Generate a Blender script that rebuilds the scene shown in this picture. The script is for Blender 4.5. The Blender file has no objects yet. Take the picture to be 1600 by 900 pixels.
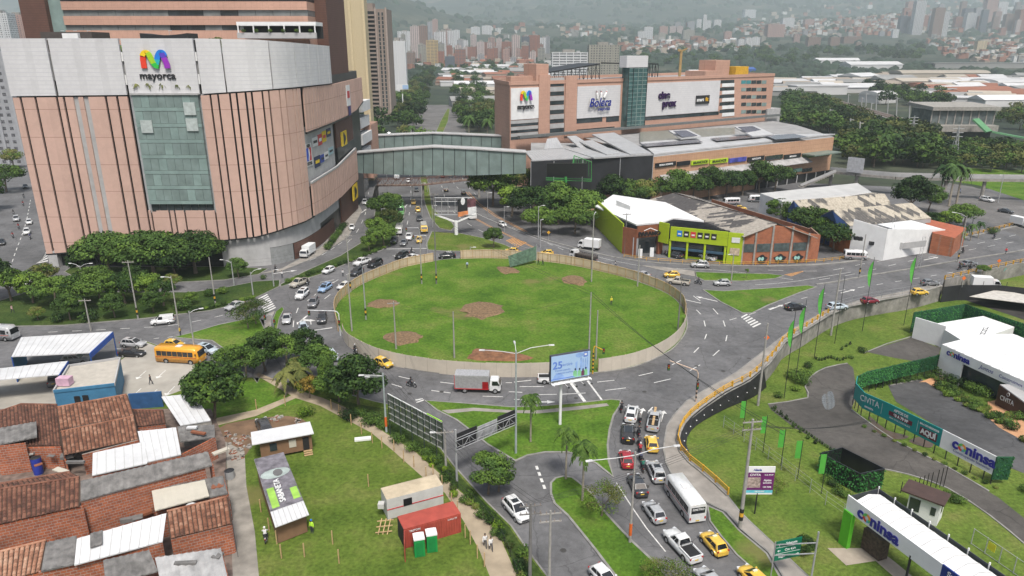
import bpy,bmesh,math,random
import mathutils
from mathutils import Matrix,noise as mnoise
V3=getattr(mathutils,'Vector')
R=math.radians
random.seed(7)
scene=bpy.context.scene
COL=scene.collection
# camera, world, sun, exposure
FPX,TILT,HCAM=1110.0,R(18.6),51.0
SN,CS=math.sin(TILT),math.cos(TILT)
cam_data=bpy.data.cameras.new("camera");cam=bpy.data.objects.new("camera",cam_data);COL.objects.link(cam)
cam.location=(0,0,HCAM);cam.rotation_euler=(R(90)-TILT,0,0)
cam_data.sensor_width=36;cam_data.lens=36*FPX/1600;cam_data.clip_start=.5;cam_data.clip_end=40000
scene.camera=cam
world=bpy.data.worlds.new("World");scene.world=world;world.use_nodes=True
wn=world.node_tree;wn.nodes.clear()
sky=wn.nodes.new('ShaderNodeTexSky');sky.sky_type='NISHITA';sky.sun_disc=False
SUN_EL,SUN_AZ=R(60),R(165)
sky.sun_elevation=SUN_EL;sky.sun_rotation=SUN_AZ
sky.air_density=.9;sky.dust_density=5.0;sky.ozone_density=.6
bg=wn.nodes.new('ShaderNodeBackground');bg.inputs[1].default_value=.085
wo=wn.nodes.new('ShaderNodeOutputWorld')
wn.links.new(sky.outputs[0],bg.inputs[0]);wn.links.new(bg.outputs[0],wo.inputs[0])
sd=bpy.data.lights.new("sun",'SUN');sd.energy=2.7;sd.angle=R(12);sd.color=(1,.96,.9)
sun=bpy.data.objects.new("sun",sd);COL.objects.link(sun)
_d=V3((math.sin(SUN_AZ)*math.cos(SUN_EL),math.cos(SUN_AZ)*math.cos(SUN_EL),math.sin(SUN_EL)))
sun.rotation_euler=_d.to_track_quat('Z','Y').to_euler()
vs=scene.view_settings
vs.view_transform='Standard';vs.look='None';vs.exposure=.72;vs.gamma=1;vs.use_curve_mapping=False
scene.cycles.max_bounces=5;scene.cycles.diffuse_bounces=1;scene.cycles.glossy_bounces=2
scene.cycles.transmission_bounces=2;scene.cycles.transparent_max_bounces=8;scene.cycles.volume_bounces=1
scene.cycles.use_denoising=True;scene.cycles.caustics_reflective=False;scene.cycles.caustics_refractive=False
# picture point -> place
def P(px,py,z=0.0):
 u=(px-800)/FPX;v=(py-450)/FPX
 t=(HCAM-z)/(SN+v*CS)
 return V3((u*t,(CS-v*SN)*t,z))
def ZAT(Y,py):
 v=(py-450)/FPX
 return HCAM-Y*(SN+v*CS)/(CS-v*SN)
def XAT(px,Y,z=0):
 return(px-800)/FPX*(Y*CS+(HCAM-z)*SN)
def sstep(t):
 t=max(0.,min(1.,t));return t*t*(3-2*t)
def lotz(x,y):return-3.4*sstep((y-80)/32)
def PL(px,py,dz=0.0):
 z=0.
 for _ in range(40):
  p=P(px,py,z+dz);z=.5*z+.5*lotz(p.x,p.y)
 p=P(px,py,z+dz);return p
_TY=[(0,0),(700,0),(1500,6),(2500,46),(3500,104),(6000,300),(9000,720),(12000,1500),(14600,2200)]
def tz(x,y):
 if y<600:return 0.
 z=0.
 for(a,za),(b,zb)in zip(_TY,_TY[1:]):
  if a<=y<=b:z=za+(zb-za)*(y-a)/(b-a);break
 else:z=_TY[-1][1]
 k=sstep((y-2200)/2500)
 z+=k*(mnoise.noise(V3((x/1500,y/1500,3.1)))*.34*z+mnoise.noise(V3((x/480,y/480,9.1)))*.13*z+mnoise.noise(V3((x/150,y/150,5.)))*10)
 z+=330*math.exp(-(((x+1150)/620)**2+((y-4200)/900)**2))
 return max(z,0.)
def T(px,py):
 u=(px-800)/FPX;v=(py-450)/FPX
 d=V3((u,CS-v*SN,-(SN+v*CS)));t=300.
 while t<13500:
  if HCAM+d.z*t<=tz(d.x*t,d.y*t):break
  t*=1.012
 lo,hi=t/1.012,t
 for _ in range(12):
  m=(lo+hi)/2
  if HCAM+d.z*m<=tz(d.x*m,d.y*m):hi=m
  else:lo=m
 p=d*hi;return V3((p.x,p.y,tz(p.x,p.y)))
# materials
_M={}
def _new(name):
 m=bpy.data.materials.new(name);m.use_nodes=True
 nt=m.node_tree;b=nt.nodes['Principled BSDF'];_M[name]=m
 return m,nt,b
def _n(nt,scale,detail=3,coord='Object',rough=.55):
 tc=nt.nodes.new('ShaderNodeTexCoord');n=nt.nodes.new('ShaderNodeTexNoise')
 n.inputs['Scale'].default_value=scale;n.inputs['Detail'].default_value=detail;n.inputs['Roughness'].default_value=rough
 if coord=='World':
  g=nt.nodes.new('ShaderNodeNewGeometry');nt.links.new(g.outputs['Position'],n.inputs['Vector'])
 else:nt.links.new(tc.outputs[coord],n.inputs['Vector'])
 return n
def _r(nt,src,stops):
 r=nt.nodes.new('ShaderNodeValToRGB');e=r.color_ramp.elements
 while len(e)<len(stops):e.new(.5)
 for i,(p,c)in enumerate(stops):
  e[i].position=p;e[i].color=(*c[:3],1)
 nt.links.new(src,r.inputs[0]);return r
def _mix(nt,fac,a,b,mode='MIX'):
 m=nt.nodes.new('ShaderNodeMix');m.data_type='RGBA';m.blend_type=mode
 for s,v in((0,fac),(6,a),(7,b)):
  if hasattr(v,'links')or hasattr(v,'is_output'):nt.links.new(v,m.inputs[s])
  elif s==0:m.inputs[0].default_value=v
  else:m.inputs[s].default_value=(*v[:3],1)
 return m.outputs[2]
def _h(nt,op,a,b=None,c=None):
 m=nt.nodes.new('ShaderNodeMath');m.operation=op
 for i,v in enumerate((a,b,c)):
  if v is None:continue
  if hasattr(v,'is_output'):nt.links.new(v,m.inputs[i])
  else:m.inputs[i].default_value=v
 return m.outputs[0]
def _bump(nt,b,src,strength=.3,dist=.05):
 bp=nt.nodes.new('ShaderNodeBump');bp.inputs['Strength'].default_value=strength;bp.inputs['Distance'].default_value=dist
 nt.links.new(src,bp.inputs['Height']);nt.links.new(bp.outputs[0],b.inputs['Normal'])
def mat(name,col,rough=.7,metal=0.,var=.18,scale=1.2,dirt=0.0,spec=.5,bump=0.):
 if name in _M:return _M[name]
 m,nt,b=_new(name)
 n=_n(nt,scale,4)
 lo=tuple(c*(1-var)for c in col);hi=tuple(min(1,c*(1+var))for c in col)
 r=_r(nt,n.outputs[0],[(.3,lo),(.7,hi)]);out=r.outputs[0]
 if dirt:
  n2=_n(nt,scale*.23,6,rough=.7)
  f=_r(nt,n2. outputs[0],[(.45,(0,0,0)),(.75,(dirt,)*3)])
  out=_mix(nt,f.outputs[0],out,tuple(c*.35 for c in col))
 nt.links.new(out,b.inputs['Base Color'])
 b.inputs['Roughness'].default_value=rough;b.inputs['Metallic'].default_value=metal
 b.inputs['Specular IOR Level'].default_value=spec
 if bump:_bump(nt,b,n.outputs[0],bump)
 return m
def ocol(name,rough=.35,metal=0.,coat=0.):
 if name in _M:return _M[name]
 m,nt,b=_new(name)
 oi=nt.nodes.new('ShaderNodeObjectInfo');n=_n(nt,3.,4)
 f=_r(nt,n.outputs[0],[(.3,(.86,)*3),(.7,(1.06,)*3)])
 nt.links.new(_mix(nt,1.,oi.outputs['Color'],f.outputs[0],'MULTIPLY'),b.inputs['Base Color'])
 b.inputs['Roughness'].default_value=rough;b.inputs['Metallic'].default_value=metal;b.inputs['Coat Weight'].default_value=coat
 return m
def grassmat(name,a,b_,c,dirtc=(.16,.15,.055),dirt=.62,scale=.12):
 if name in _M:return _M[name]
 m,nt,b=_new(name)
 n1=_n(nt,scale,6,'World',.65);n2=_n(nt,2.2,4,'World',.7);n3=_n(nt,.05,4,'World',.6)
 r1=_r(nt,n1. outputs[0],[(.3,a),(.5,b_),(.72,c)])
 r2=_r(nt,n2. outputs[0],[(.25,(.5,)*3),(.75,(1.4,)*3)])
 o=_mix(nt,1.,r1. outputs[0],r2. outputs[0],'MULTIPLY')
 f=_r(nt,n3. outputs[0],[(dirt,(0,0,0)),(dirt+.07,(.8,)*3)])
 o=_mix(nt,f.outputs[0],o,dirtc)
 nt.links.new(o,b.inputs['Base Color']);b.inputs['Roughness'].default_value=.95;b.inputs['Specular IOR Level'].default_value=.15
 _bump(nt,b,n2. outputs[0],.8,.2);return m
def asphaltmat(name,base=.085,tint=(1,1,1.03)):
 if name in _M:return _M[name]
 m,nt,b=_new(name)
 n1=_n(nt,.07,6,'World',.7);n2=_n(nt,14,3,'World',.8);n3=_n(nt,.9,5,'World',.7)
 lo=tuple(base*.62*t for t in tint);hi=tuple(base*1.4*t for t in tint)
 r1=_r(nt,n1. outputs[0],[(.3,lo),(.68,hi)])
 r2=_r(nt,n2. outputs[0],[(.3,(.8,)*3),(.7,(1.2,)*3)])
 r3=_r(nt,n3. outputs[0],[(.3,(.78,)*3),(.62,(1.12,)*3)])
 o=_mix(nt,1.,r1. outputs[0],r2. outputs[0],'MULTIPLY');o=_mix(nt,1.,o,r3. outputs[0],'MULTIPLY')
 w=nt.nodes.new('ShaderNodeTexVoronoi');w.feature='DISTANCE_TO_EDGE';w.inputs['Scale'].default_value=.11
 g=nt.nodes.new('ShaderNodeNewGeometry');nz=_n(nt,.6,3,'World')
 vm=nt.nodes.new('ShaderNodeVectorMath');vm.operation='ADD';nt.links.new(g.outputs['Position'],vm.inputs[0]);nt.links.new(nz.outputs['Color'],vm.inputs[1])
 nt.links.new(vm.outputs[0],w.inputs['Vector'])
 cr=_r(nt,w.outputs[0],[(.003,(.55,)*3),(.008,(1,)*3)])
 o=_mix(nt,.7,o,cr.outputs[0],'MULTIPLY')
 nt.links.new(o,b.inputs['Base Color']);b.inputs['Roughness'].default_value=.85;b.inputs['Specular IOR Level'].default_value=.35
 return m
def gridmat(name,col,joint,zs,us,wz=.02,wu=.02,var=.1,rough=.7,dirt=.25,bump=0.):
 if name in _M:return _M[name]
 m,nt,b=_new(name)
 g=nt.nodes.new('ShaderNodeNewGeometry');sp=nt.nodes.new('ShaderNodeSeparateXYZ');nt.links.new(g.outputs['Position'],sp.inputs[0])
 n=_n(nt,.8,5,'World',.7);n2=_n(nt,.12,5,'World',.7)
 lo=tuple(c*(1-var)for c in col);hi=tuple(min(1,c*(1+var))for c in col)
 o=_r(nt,n.outputs[0],[(.3,lo),(.7,hi)]).outputs[0]
 f=_r(nt,n2. outputs[0],[(.4,(1,)*3),(.8,(1-dirt,)*3)]);o=_mix(nt,1.,o,f.outputs[0],'MULTIPLY')
 rv=_r(nt,g.outputs['Random Per Island'],[(0,(.94,)*3),(1,(1.05,)*3)]);o=_mix(nt,1.,o,rv.outputs[0],'MULTIPLY')
 fz=_h(nt,'FRACT',_h(nt,'DIVIDE',sp.outputs[2],zs));mz=_h(nt,'LESS_THAN',fz,wz/zs)
 mask=mz
 if us:
  su=_h(nt,'ADD',sp.outputs[0],sp.outputs[1]);fu=_h(nt,'FRACT',_h(nt,'DIVIDE',su,us))
  mask=_h(nt,'MAXIMUM',mz,_h(nt,'LESS_THAN',fu,wu/us))
 o=_mix(nt,mask,o,joint)
 nt.links.new(o,b.inputs['Base Color']);b.inputs['Roughness'].default_value=rough
 return m
def brickmat(name,c1,c2,mortar=(.3,.27,.24),s=1.,grime=.5):
 if name in _M:return _M[name]
 m,nt,b=_new(name)
 g=nt.nodes.new('ShaderNodeNewGeometry');sp=nt.nodes.new('ShaderNodeSeparateXYZ');nt.links.new(g.outputs['Position'],sp.inputs[0])
 cb=nt.nodes.new('ShaderNodeCombineXYZ');nt.links.new(_h(nt,'ADD',sp.outputs[0],sp.outputs[1]),cb.inputs[0]);nt.links.new(sp.outputs[2],cb.inputs[1])
 br=nt.nodes.new('ShaderNodeTexBrick');br.inputs['Scale'].default_value=s
 br.inputs['Brick Width'].default_value=.42;br.inputs['Row Height'].default_value=.2;br.inputs['Mortar Size'].default_value=.018
 br.inputs['Color1'].default_value=(*c1,1);br.inputs['Color2'].default_value=(*c2,1);br.inputs['Mortar'].default_value=(*mortar,1)
 nt.links.new(cb.outputs[0],br.inputs['Vector'])
 n=_n(nt,.5,6,'World',.75);f=_r(nt,n.outputs[0],[(.4,(1,)*3),(.7,(1-grime,)*3)])
 nt.links.new(_mix(nt,1.,br.outputs[0],f.outputs[0],'MULTIPLY'),b.inputs['Base Color']);b.inputs['Roughness'].default_value=.9
 return m
def facademat(name,win=(.04,.05,.06),fh=3.,cw=3.2,zlo=.35,zhi=.8,ulo=.18,uhi=.8,rough=.7,col=None):
 if name in _M:return _M[name]
 m,nt,b=_new(name)
 tc=nt.nodes.new('ShaderNodeTexCoord');sp=nt.nodes.new('ShaderNodeSeparateXYZ');nt.links.new(tc.outputs['Object'],sp.inputs[0])
 oi=nt.nodes.new('ShaderNodeObjectInfo')
 u=_h(nt,'ADD',_h(nt,'ADD',sp.outputs[0],sp.outputs[1]),500.3)
 fz=_h(nt,'FRACT',_h(nt,'DIVIDE',sp.outputs[2],fh));fu=_h(nt,'FRACT',_h(nt,'DIVIDE',u,cw))
 mk=_h(nt,'MULTIPLY',_h(nt,'MULTIPLY',_h(nt,'GREATER_THAN',fz,zlo),_h(nt,'LESS_THAN',fz,zhi)),_h(nt,'MULTIPLY',_h(nt,'GREATER_THAN',fu,ulo),_h(nt,'LESS_THAN',fu,uhi)))
 n=_n(nt,.4,4);f=_r(nt,n.outputs[0],[(.3,(.8,)*3),(.7,(1.1,)*3)])
 base=_mix(nt,1.,oi.outputs['Color'],f.outputs[0],'MULTIPLY')
 n2=_n(nt,1.7,0);wcol=_r(nt,n2. outputs[0],[(.35,win),(.7,tuple(c*3.2 for c in win))])
 nt.links.new(_mix(nt,mk,base,wcol.outputs[0]),b.inputs['Base Color']);b.inputs['Roughness'].default_value=rough
 return m
def glassmat(name,col,rough=.12,var=.35,scale=.3):
 return mat(name,col,rough,0.,var,scale,spec=.8)
def leafmat(name,dark,light,rnd=.75):
 if name in _M:return _M[name]
 m,nt,b=_new(name)
 oi=nt.nodes.new('ShaderNodeObjectInfo');n=_n(nt,.9,3,'World')
 g=nt.nodes.new('ShaderNodeNewGeometry')
 s=_h(nt,'ADD',_h(nt,'MULTIPLY',n.outputs[0],.75),_h(nt,'MULTIPLY',g.outputs['Random Per Island'],.35))
 s=_h(nt,'ADD',s,_h(nt,'MULTIPLY',_h(nt,'SUBTRACT',oi.outputs['Random'],.5),rnd))
 r=_r(nt,s,[(.25,dark),(.8,light)])
 nt.links.new(_mix(nt,1.,r.outputs[0],oi.outputs['Color'],'MULTIPLY'),b.inputs['Base Color'])
 b.inputs['Roughness'].default_value=.75;b.inputs['Specular IOR Level'].default_value=.25
 return m
# mesh builder
ORG={}
class MB:
 def __init__(s):s.v=[];s.f=[];s.m=[];s.mats=[];s.smooth=[]
 def mi(s,m):
  if m not in s.mats:s.mats.append(m)
  return s.mats.index(m)
 def fc_(s,pts,m,sm=False):
  i=len(s.v);s.v+=[tuple(p)for p in pts];s.f.append(tuple(range(i,i+len(pts))));s.m.append(s.mi(m));s.smooth.append(sm)
 def mesh(s,vs_,fs,m,sm=False):
  i=len(s.v);s.v+=[tuple(p)for p in vs_];k=s.mi(m)
  for f in fs:s.f.append(tuple(a+i for a in f));s.m.append(k);s.smooth.append(sm)
 def box(s,c,d,m,rz=0.,tilt=None):
  x,y,z=d[0]/2,d[1]/2,d[2]/2;ca,sa=math.cos(rz),math.sin(rz)
  pts=[]
  for sx,sy,sz in((-1,-1,-1),(1,-1,-1),(1,1,-1),(-1,1,-1),(-1,-1,1),(1,-1,1),(1,1,1),(-1,1,1)):
   a,b=sx*x,sy*y
   pts.append((c[0]+a*ca-b*sa,c[1]+a*sa+b*ca,c[2]+sz*z))
  s.mesh(pts,((3,2,1,0),(4,5,6,7),(0,1,5,4),(1,2,6,5),(2,3,7,6),(3,0,4,7)),m)
 def bx(s,x0,x1,y0,y1,z0,z1,m):s.box(((x0+x1)/2,(y0+y1)/2,(z0+z1)/2),(abs(x1-x0),abs(y1-y0),abs(z1-z0)),m)
 def hexa(s,lo,hi,m,mtop=None):
  n=len(lo);pts=[tuple(p)for p in lo]+[tuple(p)for p in hi]
  ar=sum(lo[i][0]*lo[(i+1)%n][1]-lo[(i+1)%n][0]*lo[i][1]for i in range(n))
  side=[(i,(i+1)%n,n+(i+1)%n,n+i)for i in range(n)];top=tuple(range(n,2*n));bot=tuple(range(n-1,-1,-1))
  if ar<0:side=[f[::-1]for f in side];top=top[::-1];bot=bot[::-1]
  s.mesh(pts,side+[bot],m);s.mesh(pts[n:],[tuple(a-n for a in top)],mtop or m)
 def prism(s,poly,z0,z1,m,mtop=None):
  s.hexa([(p[0],p[1],z0)for p in poly],[(p[0],p[1],z1)for p in poly],m,mtop)
 def tb_(s,a,b,r0,r1,m,n=8,caps=True):
  a=V3(a);b=V3(b);d=(b-a).normalized();u=d.orthogonal().normalized();w=d.cross(u)
  pts=[]
  for c,r in((a,r0),(b,r1)):
   for k in range(n):
    t=2*math.pi*k/n;pts.append(c+(u*math.cos(t)+w*math.sin(t))*r)
  fs=[(k,(k+1)%n,n+(k+1)%n,n+k)for k in range(n)]
  s.mesh(pts,fs,m,True)
  if caps:s.mesh(pts,[tuple(range(n-1,-1,-1)),tuple(range(n,2*n))],m)
 def path(s,pts,r,m,n=6):
  for a,b in zip(pts,pts[1:]):s.tb_(a,b,r,r,m,n)
 def bar(s,a,b,w,h,m):
  a=V3(a);b=V3(b);d=(b-a);
  n=V3((-d.y,d.x,0));n=n.normalized()*w/2 if n.length>1e-6 else V3((w/2,0,0))
  up=d.cross(n).normalized()*h/2
  if up.z<0:up=-up
  s.mesh([a-n-up,a+n-up,a+n+up,a-n+up,b-n-up,b+n-up,b+n+up,b-n+up],((0,1,2,3),(7,6,5,4),(0,4,5,1),(1,5,6,2),(2,6,7,3),(3,7,4,0)),m)
 def ws(s,a,b,z0,z1,th,m):
  a=V3((a[0],a[1],0));b=V3((b[0],b[1],0));n=V3((-(b-a).y,(b-a).x,0)).normalized()*th/2
  za0,zb0=(z0 if isinstance(z0,tuple)else(z0,z0));za1,zb1=(z1 if isinstance(z1,tuple)else(z1,z1))
  lo=[a-n,b-n,b+n,a+n]
  s.hexa([(q.x,q.y,z)for q,z in zip(lo,(za0,zb0,zb0,za0))],[(q.x,q.y,z)for q,z in zip(lo,(za1,zb1,zb1,za1))],m)
 def ball(s,c,r,m,n=10,k=6):
  r=r if isinstance(r,(tuple,list))else(r,r,r);pts=[]
  for j in range(k+1):
   t=math.pi*j/k
   for i in range(n):
    a=2*math.pi*i/n;pts.append((c[0]+r[0]*math.sin(t)*math.cos(a),c[1]+r[1]*math.sin(t)*math.sin(a),c[2]+r[2]*math.cos(t)))
  fs=[(j*n+i,(j+1)*n+i,(j+1)*n+(i+1)%n,j*n+(i+1)%n)for j in range(k)for i in range(n)]
  s.mesh(pts,fs,m,True)
 def bld(s,name,parent=None,lbl=None,org=None):
  me=bpy.data.meshes.new(name);o3=V3(org)if org is not None else(ORG.get(parent.name,V3((0,0,0)))if parent else V3((0,0,0)))
  me.from_pydata([(v[0]-o3. x,v[1]-o3. y,v[2]-o3. z)for v in s.v],[],s.f)
  for m in s.mats:me.materials.append(m)
  me.polygons.foreach_set('material_index',s.m);me.polygons.foreach_set('use_smooth',s.smooth);me.update()
  o=bpy.data.objects.new(name,me);COL.objects.link(o)
  if parent:o.parent=parent
  else:o.location=o3
  ORG[o.name]=o3
  if lbl:o['label']=lbl
  return o
def tag(o,lbl=None,cat=None,grp=None,kind=None):
 if lbl:o['label']=lbl
 if cat:o['category']=cat
 if grp:o['group']=grp
 if kind:o['kind']=kind
 return o
def thg(name,lbl,cat,loc=(0,0,0),grp=None,rz=0.):
 o=bpy.data.objects.new(name,None);COL.objects.link(o);o.location=loc;o.rotation_euler=(0,0,rz)
 o.empty_display_size=.5;ORG[o.name]=V3(loc)
 return tag(o,lbl,cat,grp)
KIDS={}
def kids(o):
 return[c for c in o.children]
def cpt(o,loc=None,rz=None,scale=None,lbl=None,grp=None,color=None,parent=None):
 c=o.copy();COL.objects.link(c);ORG[c.name]=ORG.get(o.name,V3((0,0,0)))
 if parent is not None:c.parent=parent
 for ch in kids(o):cpt(ch,parent=c,color=color)
 if loc is not None:c.location=loc
 if rz is not None:c.rotation_euler=(0,0,rz)
 if scale is not None:c.scale=scale if isinstance(scale,(tuple,list))else(scale,)*3
 if lbl:c['label']=lbl
 if grp:c['group']=grp
 if color is not None and c.type=='MESH' and 'paint' in c:c.color=(*color,1)
 return c
def pnb(o,col=(1,1,1)):o['paint']=1;o.color=(*col,1);return o
def finish(o):
 if 'paint' in o:pass
 for c in kids(o):finish(c)
def text(s_,size,at,right,m,parent,name='lettering',up=(0,0,1),ext=.03,bold=.0,align='CENTER',lbl=None,sx=1.,shear=0.):
 cu=bpy.data.curves.new(name,'FONT');cu.body=s_;cu.size=size;cu.extrude=ext;cu.offset=bold;cu.align_x=align;cu.align_y='CENTER';cu.shear=shear
 cu.materials.append(m)
 tmp=bpy.data.objects.new('tmp',cu);COL.objects.link(tmp);bpy.context.view_layer.update()
 me=bpy.data.meshes.new_from_object(tmp.evaluated_get(bpy.context.evaluated_depsgraph_get()));bpy.data.objects.remove(tmp);bpy.data.curves.remove(cu)
 me.name=name;o=bpy.data.objects.new(name,me);COL.objects.link(o)
 r=V3(right).normalized();u=V3(up);u=(u-r*u.dot(r)).normalized();n=r.cross(u)
 org=ORG.get(parent.name,V3((0,0,0)))
 mt=Matrix((r,u,n)).transposed().to_4x4();mt.translation=V3(at)-org
 me.transform(mt@Matrix.Diagonal((sx,1,1,1)))
 o.parent=parent;ORG[o.name]=org
 if lbl:o['label']=lbl
 return o
def patch(name,poly,z,m,zf=None,step=3.,kind='structure',lbl=None,thick=0.):
 bm=bmesh.new();vs_=[bm.verts.new((p[0],p[1],0))for p in poly];f=bm.faces.new(vs_)
 if f.normal.z<0 or(f.normal_update()or f.normal.z<0):bmesh.ops.reverse_faces(bm,faces=[f])
 bmesh.ops.triangulate(bm,faces=bm.faces[:])
 if zf:
  xs=[p[0]for p in poly];ys=[p[1]for p in poly]
  for ax,a,b in((0,min(xs),max(xs)),(1,min(ys),max(ys))):
   t=a+step
   while t<b:
    co=(t,0,0)if ax==0 else(0,t,0);no=(1,0,0)if ax==0 else(0,1,0)
    bmesh.ops.bisect_plane(bm,geom=bm.verts[:]+bm.edges[:]+bm.faces[:],plane_co=co,plane_no=no);t+=step
 for v in bm.verts:v.co.z=(zf(v.co.x,v.co.y)if zf else 0)+z
 me=bpy.data.meshes.new(name);bm.normal_update()
 for f in bm.faces:
  if f.normal.z<0:f.normal_flip()
 bm.to_mesh(me);bm.free();me.materials.append(m)
 o=bpy.data.objects.new(name,me);COL.objects.link(o)
 if kind:o['kind']=kind
 if lbl:o['label']=lbl
 return o
def smp(pts,n=4):
 out=[];L=len(pts)
 for i in range(L):
  p0,p1,p2,p3=(V3(pts[(i+k-1)%L][:2])for k in range(4))
  for j in range(n):
   t=j/n
   q=.5*((2*p1)+(p2-p0)*t+(2*p0-5*p1+4*p2-p3)*t*t+(3*p1-p0-3*p2+p3)*t**3)
   out.append((q.x,q.y))
 return out
def osp(pts,n=4):
 out=[];L=len(pts);pv=[V3(p)for p in pts]
 for i in range(L-1):
  p0=pv[max(i-1,0)];p1=pv[i];p2=pv[i+1];p3=pv[min(i+2,L-1)]
  for j in range(n):
   t=j/n;out.append(.5*((2*p1)+(p2-p0)*t+(2*p0-5*p1+4*p2-p3)*t*t+(3*p1-p0-3*p2+p3)*t**3))
 out.append(pv[-1]);return out
def offsetpoly(poly,d):
 n=len(poly);ar=sum(poly[i][0]*poly[(i+1)%n][1]-poly[(i+1)%n][0]*poly[i][1]for i in range(n));s=1 if ar>0 else-1;out=[]
 for i in range(n):
  a=V3(poly[i-1][:2]);b=V3(poly[i][:2]);c=V3(poly[(i+1)%n][:2])
  e1=(b-a);e2=(c-b)
  if e1. length<1e-6 or e2. length<1e-6:out.append((b.x,b.y));continue
  e1. normalize();e2. normalize();n1=V3((-e1. y,e1. x))*s;n2=V3((-e2. y,e2. x))*s
  k=(n1+n2);k=k/max(.5,k.length_squared/2);out.append((b.x+k.x*d,b.y+k.y*d))
 return out
CONC=mat('concrete',(.30,.285,.26),.9,var=.22,scale=.9,dirt=.35)
KERB=mat('kerb_concrete',(.24,.235,.22),.9,var=.25,scale=.7,dirt=.4)
WALK=mat('pavement_concrete',(.27,.25,.225),.9,var=.22,scale=.5,dirt=.3)
ASPH=asphaltmat('asphalt',.118)
ASPH2=asphaltmat('worn_asphalt',.125,(1.04,1,.97))
WPAINT=mat('road_paint',(.62,.62,.6),.7,var=.25,scale=2.5,dirt=.5)
OPAINT=mat('orange_paint',(.62,.3,.08),.7,var=.2,scale=2.5,dirt=.5)
GRASS=grassmat('lawn',(.046,.105,.012),(.085,.165,.018),(.155,.19,.045),dirt=.61)
GRASSD=grassmat('rough_grass',(.06,.105,.014),(.10,.15,.024),(.16,.17,.05),dirt=.6)
DRYG=grassmat('dry_grass',(.10,.11,.035),(.15,.145,.05),(.2,.17,.08),dirt=.62)
SHRUBG=grassmat('shrubby_ground',(.02,.045,.01),(.04,.07,.015),(.07,.1,.025),dirt=.66)
DIRT=mat('dirt',(.16,.10,.06),.95,var=.3,scale=.6,dirt=.3)
BLACK=mat('black_paint',(.018,.018,.02),.5)
DARK=mat('dark_void',(.012,.012,.013),.8)
WHT=mat('white_paint',(.74,.75,.75),.55,var=.07,scale=.5,dirt=.12)
GREY=mat('grey_metal',(.34,.35,.36),.5,var=.12)
STL=mat('galvanised_steel',(.42,.43,.44),.42,.4,var=.12)
YEL=mat('yellow_paint',(.62,.34,.03),.5,var=.15,scale=2,dirt=.2)
GREENP=mat('green_paint',(.09,.42,.02),.5,var=.1)
WOOD=mat('timber',(.42,.29,.15),.8,var=.25,scale=3)
BRICK=brickmat('brick',(.44,.13,.055),(.29,.085,.045),(.34,.29,.25),.6)
# ground, terrain
def W(pts,z=0):return[P(x,y,z)for x,y in pts]
def WL(pts):return[PL(x,y)for x,y in pts]
RAIL=[(1137,776),(1105,746),(1075,722),(1060,700),(1061,678),(1075,655),(1102,633),(1135,611),(1170,593),(1200,566),(1216,546),(1225,533),(1258,514),(1296,490),(1330,477),(1375,468),(1425,460),(1471,448)]
RAILW=osp(W(RAIL),3)
RAIL2=W([(1476,437),(1520,427),(1560,418),(1600,410),(1700,386)])
def build_ground():
 xs=[-20000,-9000,-6000]+[(-4600+100*i)for i in range(33)]+[-1300+40*i for i in range(66)]+[(1400+100*i)for i in range(33)]+[6000,9000,20000]
 ys=[-600,-100,20,50]+[56+8*i for i in range(12)]+[170,200,260,340,450,600,700,800,900]+[1000+60*i for i in range(50)]+[4000+110*i for i in range(97)]+[16000]
 line=[(p.x,p.y)for p in RAILW]+[(p.x,p.y)for p in RAIL2]
 def lowx(y):
  best=1e9
  for(ax,ay),(bx_,by)in zip(line,line[1:]):
   if min(ay,by)<=y<=max(ay,by)and ay!=by:
    best=min(best,ax+(bx_-ax)*(y-ay)/(by-ay))
  return best
 ytop=max(p.y for p in RAIL2)
 xs=sorted(set(xs+[20+4*i for i in range(42)]))
 vs_=[]
 for y in ys:
  for x in xs:
   z=tz(x,y)-.03
   if 60<y<190 and 10<x<260:
    z=-6.0*sstep((x-10)/12)*sstep((y-60)/8)*sstep((200-y)/15)*sstep((262-x)/60)-.3
   elif 40<y<=60 and x>14:z=-.3
   vs_.append((x,y,z))
 nx=len(xs);fs=[(j*nx+i,j*nx+i+1,(j+1)*nx+i+1,(j+1)*nx+i)for j in range(len(ys)-1)for i in range(nx-1)]
 b=MB();m,nt,bb=_new('terrain')
 n1=_n(nt,.0035,7,'World',.7);n2=_n(nt,.03,5,'World',.7);n3=_n(nt,.012,3,'World')
 r1=_r(nt,n1. outputs[0],[(.35,(.014,.026,.014)),(.5,(.026,.042,.02)),(.62,(.07,.075,.045)),(.75,(.2,.15,.11))])
 r2=_r(nt,n2. outputs[0],[(.3,(.45,)*3),(.7,(1.35,)*3)])
 nt.links.new(_mix(nt,1.,r1. outputs[0],r2. outputs[0],'MULTIPLY'),bb.inputs['Base Color']);bb.inputs['Roughness'].default_value=.95
 b.mesh(vs_,fs,m,True);g=b.bld('ground');g['kind']='structure';g['label']='ground and green valley slopes under the whole city'
build_ground()
A=[(-300,903),(1200,903),(1178,893),(1150,868),(1137,776)]
road_poly=[P(-260,560),P(-200,700),V3((-50,45,0)),V3((30,45,0)),P(1260,905),P(1157,830)]+[V3((p.x,p.y,0))for p in RAILW]+[V3((p.x,p.y,0))for p in RAIL2]+[V3((260,262,0)),V3((150,275,0)),V3((60,300,0)),V3((-18,330,0)),V3((-250,330,0)),V3((-260,200,0))]
patch('road',[(p.x,p.y)for p in road_poly],.0,ASPH,lbl='grey asphalt roundabout with the streets that join it')
patch('north_avenue',[(p.x,p.y)for p in[P(600,262),P(590,262),P(640,190),P(690,112),P(698,112),P(722,190),P(752,262)]],-.004,ASPH2,lbl='long avenue running away beyond the glass footbridges')
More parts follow.
